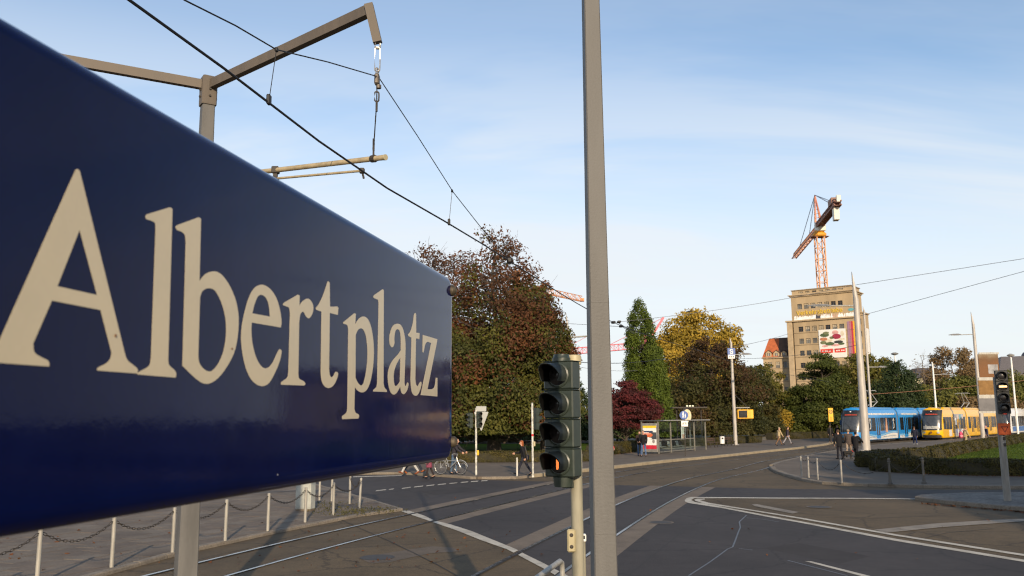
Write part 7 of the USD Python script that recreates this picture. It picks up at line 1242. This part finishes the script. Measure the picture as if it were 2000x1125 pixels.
# ================================================================ PEOPLE, DOG, BICYCLE
ICO = trimesh.creation.icosphere(1).vertices
def hull(*sph): return Manifold.hull_points(np.vstack([np.asarray(c, float) + ICO * np.asarray(r, float) for c, r in sph]))
def uni(parts):
    from manifold3d import OpType
    return Manifold.batch_boolean(list(parts), OpType.Add)
def chainb(js): return [hull(a, b) for a, b in zip(js[:-1], js[1:])]
def smoothed(m, L=0.03, it=6):
    m = m.refine_to_length(L); k = m.to_mesh(); tmh = trimesh.Trimesh(np.array(k.vert_properties[:, :3]), np.array(k.tri_verts), process=True); trimesh.smoothing.filter_taubin(tmh, iterations=it); return tmh
rot = lambda a: (math.sin(a), -math.cos(a))
def limb2(p, a, l, x=0.0): s, c = rot(a); return np.array([p[0] + x, p[1] + l * s, p[2] + l * c])
def person(label, loc, face, h=1.74, legs=((0.0, 0.0), (0.0, 0.0)), arms=((0.1, 0.2), (-0.1, 0.2)), coat=(0.02,) * 3, trousers=(0.02,) * 3, shoes=(0.02,) * 3, hair=(0.05, 0.03, 0.02), long_hair=False, coat_len=0.12, lean=0.05, head_turn=0.0, bulk=1.0, skirt=False, spread=0.0, group=None, female=False):
    """faces local +y; legs: (thigh angle, knee bend) for left and right; arms: (shoulder swing, elbow bend)"""
    S = h / 1.75; t = thing('person', label, 'person', loc, face, group)
    hip = np.array([0, 0, 0.92]); F = [];  J = {}
    for s, (a, b) in zip((-1, 1), legs):
        hp = hip + (s * 0.09, 0, 0); kn = limb2(hp, a, 0.43, s * spread * 0.5); an = limb2(kn, a - b, 0.41, s * spread * 0.5); ft = an + np.array([s * 0.02, 0.15 * math.cos((a - b) * 0.7), -0.045 + 0.15 * math.sin(a - b)]); J[s] = (hp, kn, an, ft)
    low = min(min(j[2][2] - 0.08, j[3][2] - 0.03) for j in J.values()); dz = np.array([0, 0, -low])
    J = {s: tuple(q + dz for q in j) for s, j in J.items()}; hip = hip + dz
    ch = hip + (0, lean * 0.6, 0.40); nk = hip + (0, lean, 0.56); hd = hip + (0, lean * 1.2 + 0.03, 0.71); sw = 0.175 if female else 0.195
    A = {}
    for s, (a, b) in zip((-1, 1), arms):
        sh_ = hip + (s * sw, lean * 0.9, 0.50); el = limb2(sh_, a, 0.29, s * 0.05); wr = limb2(el, a + b, 0.26, -s * 0.02); A[s] = (sh_, el, wr)
    sc = lambda m: (lambda k: (np.array(k[0]) * S, k[1]))((lambda q: (q.vertices, q.faces))(m) if hasattr(m, 'vertices') else (lambda q: (q.vert_properties[:, :3], q.tri_verts))(m.to_mesh()))
    # body: one surface with head, nose, ears, neck, arms, hands with fingers, legs
    ct, st = math.cos(head_turn), math.sin(head_turn); hf = lambda x, y, z: hd + np.array([x * ct - y * st, x * st + y * ct, z])
    b = [hull((hf(0, 0.0, 0.035), (0.074, 0.088, 0.085)), (hf(0, 0.03, -0.06), (0.055, 0.06, 0.055))), hull((hf(0, 0.095, -0.005), 0.013), (hf(0, 0.112, -0.03), 0.016)), hull((hd - (0, 0.01, 0.07), 0.052), (nk - (0, 0, 0.06), 0.06))]
    b += [hull((hf(s * 0.076, -0.005, 0.01), (0.012, 0.02, 0.03)), (hf(s * 0.072, 0.0, -0.02), (0.01, 0.014, 0.016))) for s in (-1, 1)]
    b.append(hull((hip + (0, 0, 0.02), (0.14, 0.10, 0.10)), (ch, (0.15, 0.10, 0.12)), (nk - (0, 0, 0.07), (0.10, 0.07, 0.04))))
    for s in (-1, 1):
        sh_, el, wr = A[s]; b += chainb([(sh_, 0.052), (el, 0.042), (wr, 0.028)])
        d = (wr - el) / np.linalg.norm(wr - el); sd_ = np.array([1., 0, 0]) - d * d[0]; sd_ /= np.linalg.norm(sd_); fw = np.cross(d, sd_) * 1.0
        palm = wr + d * 0.055; b.append(hull((wr, 0.026), (palm + fw * 0.022, (0.016, 0.016, 0.016)), (palm - fw * 0.022, (0.016, 0.016, 0.016))))
        for i, l in enumerate((0.068, 0.078, 0.072, 0.058)):
            k0 = palm + fw * (0.03 - 0.02 * i) + d * 0.01; k1 = k0 + d * l * 0.55 - sd_ * s * 0.006; k2 = k1 + d * l * 0.4 - sd_ * s * 0.03; b += chainb([(k0, 0.0095), (k1, 0.0088), (k2, 0.0075)])
        th0 = wr + d * 0.02 + fw * 0.025; b += chainb([(th0, 0.012), (th0 + d * 0.03 + fw * 0.025, 0.0105), (th0 + d * 0.06 + fw * 0.028 - sd_ * s * 0.012, 0.009)])
        hp, kn, an, ft = J[s]; b += chainb([(hp, 0.075), (kn, 0.05), (an, 0.036)]) + [hull((an, 0.036), (ft, (0.035, 0.04, 0.022)))]
    part(t, 'body', sc(uni(b)), mat('skin', (0.50, 0.28, 0.19), rough=0.55, var=0.08, scale=20), smooth=50)
    key = lambda c: '_'.join(str(int(x * 1000)) for x in c)
    cl = lambda c: mat('cloth_' + key(c), c, rough=0.85, var=0.22, scale=12, spec=0.2)
    # jacket
    low_ = hip - (0, 0, coat_len); w = 0.155 * bulk; j = [hull((low_ , (w * 1.06, 0.125 * bulk, 0.03)), (hip + (0, 0, 0.12), (w * 0.95, 0.12 * bulk, 0.05)), (ch, (0.18 * bulk, 0.135 * bulk, 0.12))), hull((ch, (0.18 * bulk, 0.13 * bulk, 0.12)), (nk - (0, 0, 0.05), (0.10, 0.08, 0.035)), (A[-1][0], 0.065), (A[1][0], 0.065)), hull((nk - (0, 0.0, 0.02), (0.072, 0.07, 0.02)), (nk - (0, 0, 0.06), (0.085, 0.08, 0.02)))]
    for s in (-1, 1): sh_, el, wr = A[s]; j += chainb([(sh_, 0.072 * bulk), (el, 0.060 * bulk), (wr - (wr - el) * 0.04, 0.045)])
    part(t, 'jacket', sc(smoothed(uni(j), 0.07, 4)), cl(coat), smooth=60)
    # trousers or tights, shoes
    for s in (-1, 1):
        hp, kn, an, ft = J[s]; r = (0.088, 0.064, 0.056) if not skirt else (0.078, 0.054, 0.041)
    q = [hull((hip + (0, 0, 0.02), (0.145, 0.11, 0.07)), (J[-1][0], 0.088), (J[1][0], 0.088))]
    for s in (-1, 1): hp, kn, an, ft = J[s]; r = (0.088, 0.064, 0.056) if not skirt else (0.078, 0.054, 0.041); q += chainb([(hp, r[0]), (kn, r[1]), (an + (kn - an) * 0.06, r[2])])
    part(t, 'trousers' if not skirt else 'tights', sc(smoothed(uni(q), 0.08, 3)), cl(trousers), smooth=60)
    if skirt: part(t, 'skirt', sc(hull((hip + (0, 0, 0.05), (0.14, 0.11, 0.04)), (hip - (0, 0, 0.36), (0.19, 0.17, 0.02)))), cl((0.20, 0.05, 0.08)), smooth=50)
    for s in (-1, 1):
        hp, kn, an, ft = J[s]; part(t, 'shoe', sc(hull((an - (0, 0.015, 0.03), (0.045, 0.055, 0.045)), (ft, (0.047, 0.055, 0.03)), (an * 0.5 + ft * 0.5 - (0, 0, 0.015), (0.046, 0.05, 0.035)))), cl(shoes), smooth=50)
    hr = [hull((hf(0, -0.02, 0.065), (0.085, 0.092, 0.072)), (hf(0, -0.05, 0.0), (0.078, 0.065, 0.06)))]
    if long_hair: hr.append(hull((hf(0, -0.045, 0.03), (0.085, 0.07, 0.06)), (hf(0, -0.07, -0.15), (0.07, 0.04, 0.05))))
    part(t, 'hair', sc(uni(hr)), cl(hair), smooth=60)
    for s in (-1, 1): part(t, 'eye', sc(hull((hf(s * 0.03, 0.083, 0.018), 0.009), (hf(s * 0.034, 0.081, 0.018), 0.009))), mat('eye_dark', (0.03, 0.02, 0.02), rough=0.3))
    part(t, 'mouth', sc(hull((hf(-0.02, 0.083, -0.062), 0.006), (hf(0.02, 0.083, -0.062), 0.006))), mat('lips', (0.35, 0.12, 0.10), rough=0.5))
    return t, S, hip, A, J
PI = math.pi
K = KZ + 0.0
BLK, NAV, JEAN, GRY, BEI = (0.012, 0.012, 0.014), (0.012, 0.016, 0.035), (0.06, 0.10, 0.19), (0.14, 0.135, 0.13), (0.34, 0.25, 0.15)
STR = ((0.42, 0.08), (-0.38, 0.22)); STRb = ((-0.40, 0.25), (0.42, 0.06)); STAND = ((0.03, 0.04), (-0.04, 0.02))
W = PI / 2   # facing picture-left is +90 degrees from +y
p, S, hip, A, J = person('walking person in a black coat with reddish hair and a shoulder bag, striding left', G(1023, 929, K), W - 0.15, 1.68, STR, ((-0.35, 0.25), (0.5, 0.9)), BLK, (0.02, 0.022, 0.035), BLK, (0.26, 0.08, 0.03), True, 0.10, 0.06, female=True)
bg = thing('shoulder_bag', 'dark shoulder bag on the hip of the person striding in black', 'bag', G(1030, 929, K) + (0.02, 0.15, 0)); zb_ = 0.98; part(bg, 'pouch', cbox((-0.08, -0.18, zb_ - 0.26), (0.08, 0.18, zb_), 0.05), mat('bag_dark', (0.03, 0.025, 0.03), rough=0.6)); part(bg, 'strap', tube([(0, -0.15, zb_ - 0.03), (-0.13, -0.06, zb_ + 0.40), (-0.1, 0.08, zb_ + 0.40), (0, 0.15, zb_ - 0.03)], 0.014, 5), mat('bag_dark', (0.03,) * 3))
person('person in pale grey trousers and brown shoes striding under the blue sign', G(800, 927, K) - (0, 0, 0.0), W + 0.2, 1.76, ((0.5, 0.06), (-0.5, 0.10)), coat=(0.03, 0.03, 0.04), trousers=(0.42, 0.41, 0.39), shoes=(0.18, 0.05, 0.02))
person('person in dark jeans and orange shoes walking beside the pale grey trousers under the sign', G(808, 924.5, K), -W - 0.1, 1.8, ((0.52, 0.05), (-0.5, 0.2)), coat=(0.05, 0.05, 0.06), trousers=(0.025, 0.03, 0.045), shoes=(0.30, 0.08, 0.02))
person('person in dark tights and ankle boots walking left under the blue sign', G(838, 935, 0), W + 0.1, 1.66, ((0.18, 0.05), (-0.2, 0.2)), coat=(0.05, 0.015, 0.02), trousers=(0.03, 0.022, 0.022), shoes=BLK, skirt=True, long_hair=True, female=True)
# bicycle with its rider
bq = G(880, 927, K); yawb_ = -0.35; bt = thing('bicycle', 'silver bicycle standing on the far pavement at the right end of the sign', 'bicycle', bq, yawb_)
chrome = mat('bike_silver', (0.50, 0.50, 0.48), rough=0.3, metal=0.6, var=0.1); RW = 0.345
def torus(c, R_, r, n=32, m=6): a = np.linspace(0, 2 * np.pi, n + 1); return tube(np.c_[c[0] + R_ * np.cos(a), np.full(n + 1, c[1]), c[2] + R_ * np.sin(a)], r, m, False)
hubs = [(-0.52, 0, RW), (0.54, 0, RW)]
for c in hubs:
    w_ = part(bt, 'wheel', torus(c, RW - 0.035, 0.012), chrome, smooth=60); part(w_, 'tyre', torus(c, RW - 0.016, 0.018), black_rub, smooth=60)
    sp = MB()
    for k in range(18): a = k * PI / 9; sp.add(tube([np.array(c) + (0, 0.025 * (-1) ** k, 0), np.array(c) + (math.cos(a) * (RW - 0.04), 0, math.sin(a) * (RW - 0.04))], 0.0022, 3, False))
    part(w_, 'spokes', sp, chrome, kind='stuff'); part(w_, 'hub', frame(lathe([(0.03, -0.04), (0.03, 0.04)], 8), c, (1, 0, 0), (0, 0, 1), (0, -1, 0)), chrome)
    part(bt, 'mudguard', tube([np.array(c) + ((RW + 0.02) * math.cos(a), 0, (RW + 0.02) * math.sin(a)) for a in np.linspace(0.1 if c[0] > 0 else 0.5, 2.2 if c[0] > 0 else 3.3, 12)], 0.018, 5), chrome, smooth=60)
BB, ST, HT, HB = np.array((-0.08, 0, 0.29)), np.array((-0.23, 0, 0.82)), np.array((0.33, 0, 0.86)), np.array((0.36, 0, 0.70))
part(bt, 'frame', MB().add(tube([BB, ST], 0.016, 7)).add(tube([BB, HB], 0.018, 7)).add(tube([ST - (ST - BB) * 0.3, HB], 0.016, 7)).add(tube([HT, HB], 0.018, 7)), chrome, smooth=50, kind='stuff')
part(bt, 'rear_stays', MB().add(tube([BB, hubs[0]], 0.010, 6)).add(tube([ST - (ST - BB) * 0.12, hubs[0]], 0.009, 6)), chrome, kind='stuff'); part(bt, 'fork', tube([HB, np.array(hubs[1]) + (-0.06, 0, 0.12), hubs[1]], 0.014, 6), chrome)
part(bt, 'saddle', hull((ST + (-0.10, 0, 0.08), (0.06, 0.085, 0.025)), (ST + (0.13, 0, 0.07), (0.05, 0.03, 0.02))), black_rub, smooth=60); part(bt, 'seat_post', tube([ST, ST + (-0.01, 0, 0.07)], 0.013, 6), chrome)
part(bt, 'handlebar', tube([HT + (-0.14, -0.28, 0.14), HT + (-0.02, -0.2, 0.16), HT + (0.04, -0.05, 0.13), HT + (0.04, 0.05, 0.13), HT + (-0.02, 0.2, 0.16), HT + (-0.14, 0.28, 0.14)], 0.012, 6), chrome, smooth=60); part(bt, 'stem', tube([HT, HT + (0.04, 0, 0.13)], 0.014, 6), chrome)
part(bt, 'crank', MB().add(frame(lathe([(0.09, -0.004), (0.09, 0.004)], 16), BB + (0, -0.06, 0), (1, 0, 0), (0, 0, 1), (0, -1, 0))).add(tube([BB + (0, -0.08, 0), BB + (0.1, -0.08, -0.13)], 0.01, 5)), iron_dark, kind='stuff'); part(bt, 'pedal', cbox(BB + (0.05, -0.17, -0.145), BB + (0.15, -0.08, -0.12), 0.005), black_rub); part(bt, 'carrier', MB().add(tube([(-0.75, -0.06, 0.74), (-0.3, -0.06, 0.74)], 0.007, 5)).add(tube([(-0.75, 0.06, 0.74), (-0.3, 0.06, 0.74)], 0.007, 5)).add(tube([(-0.6, 0.06, 0.74), hubs[0]], 0.006, 5)), chrome, kind='stuff'); part(bt, 'rear_light', cbox((-0.79, -0.03, 0.68), (-0.76, 0.03, 0.74), 0.005), red_paint)
off_ = np.array([math.cos(yawb_) * 0.02 + math.sin(yawb_) * -0.36, math.sin(yawb_) * 0.02 + math.cos(yawb_) * 0.36, 0])
person('person in blue jeans and dark jacket holding the silver bicycle', bq + off_, yawb_ - PI / 2, 1.74, ((0.12, 0.05), (-0.12, 0.06)), ((0.75, 0.35), (0.7, 0.4)), (0.03, 0.028, 0.035), (0.07, 0.11, 0.17), BLK, (0.06, 0.04, 0.02), lean=0.12)
person('person in a dark brown jacket and jeans, left one of the pair beside the advert', G(1249.5, 890.5, K), PI + 0.1, 1.74, STAND, ((0.1, 0.3), (0.25, 0.9)), (0.035, 0.022, 0.018), JEAN, BLK, (0.05, 0.03, 0.02), bulk=1.05)
person('person in a black jacket and blue jeans, right one of the pair beside the advert', G(1257.5, 891.5, K), PI - 0.25, 1.80, ((0.06, 0.03), (-0.06, 0.03)), ((0.15, 0.2), (0.3, 0.8)), BLK, (0.075, 0.12, 0.22), BLK, (0.04, 0.025, 0.02), spread=0.06)
person('person in a red and white jacket half hidden by the grey mast', G(1188.5, 907, K), PI + 0.6, 1.74, ((0.2, 0.1), (-0.2, 0.1)), ((0.2, 0.4), (-0.2, 0.3)), (0.50, 0.05, 0.06), (0.38, 0.37, 0.36), BLK, (0.10, 0.06, 0.03))
person('person in a beige jacket strolling right behind the yellow display', G(1522, 870.5, K), -W + 0.2, 1.74, STR, ((-0.3, 0.2), (0.35, 0.3)), (0.42, 0.33, 0.19), (0.17, 0.10, 0.06), BLK, (0.30, 0.24, 0.17), coat_len=0.2)
person('person in a dark jacket and grey trousers strolling behind the beige jacket', G(1538.5, 868.5, K), -W, 1.76, STRb, ((0.3, 0.2), (-0.3, 0.2)), (0.05, 0.04, 0.05), (0.26, 0.25, 0.27), BLK, (0.06, 0.04, 0.03))
person('person in black clothes waiting left under the yellow stop board', G(1622.5, 864, K), PI - 0.1, 1.76, STAND, ((0.05, 0.1), (0.05, 0.1)), BLK, (0.02, 0.02, 0.022), BLK, (0.10, 0.07, 0.04))
person('person in black clothes waiting right of the yellow stop board', G(1636, 862, K), PI + 0.2, 1.72, STAND, ((0.05, 0.1), (0.05, 0.1)), (0.016, 0.014, 0.014), BLK, BLK, (0.18, 0.12, 0.06))
person('dog walker in black on the left of the group of three before the blue tram', G(1641, 897.5, K), 0.15, 1.84, ((0.12, 0.05), (-0.12, 0.1)), ((0.15, 0.2), (0.2, 0.25)), BLK, (0.014, 0.014, 0.02), BLK, (0.07, 0.045, 0.03), coat_len=0.16, bulk=1.08)
person('walker in a grey brown jacket and beige trousers, middle of the group of three', G(1659, 892.5, K), -0.5, 1.86, STRb, ((0.2, 0.2), (-0.2, 0.2)), (0.075, 0.058, 0.05), (0.26, 0.20, 0.15), (0.05, 0.04, 0.03), (0.22, 0.17, 0.12), bulk=1.06)
person('walker in black holding out an arm, right one of the group of three', G(1673, 899, K), -0.9, 1.72, ((0.2, 0.1), (-0.2, 0.15)), ((0.05, 0.2), (0.85, 0.15)), BLK, (0.012, 0.012, 0.016), BLK, (0.015, 0.012, 0.012), coat_len=0.2, bulk=1.1)
person('person in navy clothes walking away behind the hedge corner', G(1788, 869, K), -0.3, 1.70, STR, ((0.3, 0.2), (-0.3, 0.2)), (0.014, 0.016, 0.03), (0.02, 0.03, 0.09), (0.4, 0.4, 0.4), (0.09, 0.05, 0.03), bulk=1.1)
pr1 = at(1884, 850, 74.) * (1, 1, 0) + (0, 0, K)
person('person in a beige coat behind the hedge before the yellow tram', pr1, -W, 1.74, STR, ((-0.2, 0.2), (0.3, 0.3)), (0.36, 0.29, 0.16), (0.05, 0.03, 0.03), BLK, (0.2, 0.15, 0.1), coat_len=0.42, lean=0.10, bulk=1.15)
bg = thing('backpack', 'pink and red bag carried by the person in the beige coat', 'bag', pr1 + (-0.32, 0.0, 0)); part(bg, 'sack', hull(((0, 0, 1.15), (0.15, 0.15, 0.17)), ((0, 0, 0.9), (0.17, 0.16, 0.15))), mat('bag_pink', (0.50, 0.05, 0.12), rough=0.7, var=0.3, scale=6), smooth=60); part(bg, 'pocket', hull(((-0.06, -0.14, 0.95), (0.08, 0.05, 0.10)), ((0.05, -0.14, 0.95), (0.08, 0.05, 0.10))), mat('bag_rose', (0.6, 0.22, 0.25), rough=0.7), smooth=60); part(bg, 'strap', tube([(0.05, 0, 1.3), (0.2, 0.02, 1.42), (0.28, 0.0, 1.4)], 0.02, 5), mat('bag_pink', (0.5,) * 3))
person('person in a dark jacket with a pink scarf by the doors of the yellow tram', at(1928, 850, 84.) * (1, 1, 0) + (0, 0, K), W, 1.70, STRb, ((0.2, 0.2), (-0.2, 0.2)), (0.03, 0.03, 0.06), (0.14, 0.12, 0.11), BLK, (0.45, 0.20, 0.20), female=True)
# black dog on a lead
dq = G(1656, 896.5, K); dg = thing('dog', 'small black dog on a lead between the three walkers', 'dog', dq, math.radians(-20))
d = [hull(((-0.20, 0, 0.40), (0.10, 0.09, 0.10)), ((0.05, 0, 0.38), (0.10, 0.09, 0.10)), ((0.20, 0, 0.40), (0.11, 0.095, 0.13))), hull(((0.24, 0, 0.44), (0.08, 0.07, 0.09)), ((0.38, 0, 0.55), (0.06, 0.055, 0.06))), hull(((0.41, 0, 0.57), (0.075, 0.065, 0.065)), ((0.44, 0, 0.56), (0.06, 0.055, 0.055))), hull(((0.47, 0, 0.55), (0.05, 0.042, 0.04)), ((0.57, 0, 0.53), (0.03, 0.028, 0.025)))]
for s in (-1, 1):
    d += chainb([((0.20, s * 0.07, 0.36), 0.055), ((0.19 + 0.03 * s, s * 0.075, 0.20), 0.033), ((0.21 + 0.05 * s, s * 0.075, 0.04), 0.024)]) + [hull(((0.21 + 0.05 * s, s * 0.075, 0.03), 0.024), ((0.25 + 0.05 * s, s * 0.075, 0.022), 0.022))]
    d += chainb([((-0.22, s * 0.06, 0.38), 0.075), ((-0.17 - 0.04 * s, s * 0.07, 0.25), 0.045), ((-0.29 - 0.04 * s, s * 0.07, 0.14), 0.026), ((-0.26 - 0.05 * s, s * 0.07, 0.03), 0.022)]) + [hull(((-0.26 - 0.05 * s, s * 0.07, 0.025), 0.022), ((-0.21 - 0.05 * s, s * 0.07, 0.02), 0.022))]
    d += [hull(((0.40, s * 0.05, 0.62), (0.02, 0.012, 0.02)), ((0.38, s * 0.08, 0.55), (0.025, 0.01, 0.03)))]
d += chainb([((-0.28, 0, 0.44), 0.03), ((-0.40, 0, 0.50), 0.022), ((-0.48, 0, 0.60), 0.012)])
part(dg, 'body', smoothed(uni(d), 0.03, 6), mat('dog_fur', (0.012, 0.011, 0.010), rough=0.8, var=0.3, scale=30), smooth=60); part(dg, 'collar', frame(lathe([(0.078, -0.012), (0.08, 0), (0.078, 0.012)], 14), (0.31, 0, 0.495), (0.62, 0, -0.78), (0, 1, 0), (0.78, 0, 0.62)), red_paint)
for s in (-1, 1): part(dg, 'eye', hull(((0.475, s * 0.035, 0.585), 0.008), ((0.478, s * 0.035, 0.585), 0.008)), mat('eye_dark', (0.03,) * 3))
c_, s_ = math.cos(math.radians(-20)), math.sin(math.radians(-20)); part(thing('dog_lead', 'thin dark lead running up from the black dog', 'dog lead', dq), 'strap', tube([(0.31 * c_, 0.31 * s_, 0.56), (0.05, 0.1, 0.62), (-0.28, 0.0, 0.82)], 0.008, 5), black_rub)
# overhead cross wires over the right part of the square
mt = at(1674, 556, bm[1])
wire('span_wire', 'upper grey span wire from the tall pale mast to the right edge', [mt, at(2000, 505, 60.), at(2300, 458, 50.)], 0.018, wire_grey)
wire('span_wire', 'long grey span wire from the grey mast past the tower to the tall pale mast', list(sag(at(1150, 634, 66.), mt, 0.35, 14)), 0.018, wire_grey)
part(thing('wire_insulator', 'dark insulator on the span wire above the golden tree', 'insulator', at(1346, 608.5, 67.5)), 'rod', tube([at(1340, 609.5, 67.4) - at(1346, 608.5, 67.5), at(1352, 607.5, 67.6) - at(1346, 608.5, 67.5)], 0.05, 8), wire_black)
wire('span_wire', 'lower grey span wire from the tall pale mast to the right edge', [at(1680, 617, bm[1]), at(2000, 530, 55.), at(2250, 462, 45.)], 0.016, wire_grey)
wire('span_wire', 'thin grey wire from the S sign mast toward the tower corner', list(sag(at(1432, 678, YS), at(1540, 652, 120.), 0.1)), 0.02, wire_grey)
wire('span_wire', 'thin grey wire running from the S sign mast to the tall pale mast', list(sag(at(1432, 700, YS), at(1684, 672, bm[1]), 0.35)), 0.018, wire_grey)
jn2 = at(1200, 629, 25.)
wire('span_wire', 'thin dark wire crossing behind the grey mast to the conifer', [at(1108, 632, 60.), at(1206, 637.5, 42.), at(1262, 640, 60.)], 0.012, wire_black)
wire('contact_wire', 'dark contact wire passing the grey mast into the conifer', [G(1210, 635, ZC), at(1238, 652, 36.)], 0.010, wire_black)
wire('span_wire', 'short dark wire from the crossing clamp to the conifer', [at(1207, 630, 27.), at(1240, 651, 37.)], 0.010, wire_black)
for x, y, Y_ in ((1198, 630, 25.5), (1209, 629, 27.), (1213, 637.5, 27.)): part(thing('wire_joint', {1198: 'dark clamp on the contact wire just right of the grey mast', 1209: 'dark upper clamp at the wire crossing beside the conifer', 1213: 'dark lower clamp at the wire crossing beside the conifer'}[x], 'wire clamp', at(x, y, Y_)), 'clamp', cbox((-0.06, -0.10, -0.03), (0.06, 0.10, 0.04), 0.02), wire_black)
wire('feeder_wire', 'dark sagging feeder wire behind the mast at the height of the red maple', list(sag(at(1115, 706, 70.), at(1300, 700, 90.), 0.3)), 0.03, wire_black)
wire('feeder_wire', 'thin sagging wire below the feeder wire beside the grey mast', list(sag(at(1120, 715, 90.), at(1245, 724, 95.), 0.2)), 0.018, wire_grey)
wire('contact_wire', 'grey contact wire over the trams in front of the park trees', list(sag(at(1700, 770, 80.), at(2010, 742, 76.), 0.1)), 0.022, mat('wire_rust', (0.25, 0.12, 0.07), rough=0.6))
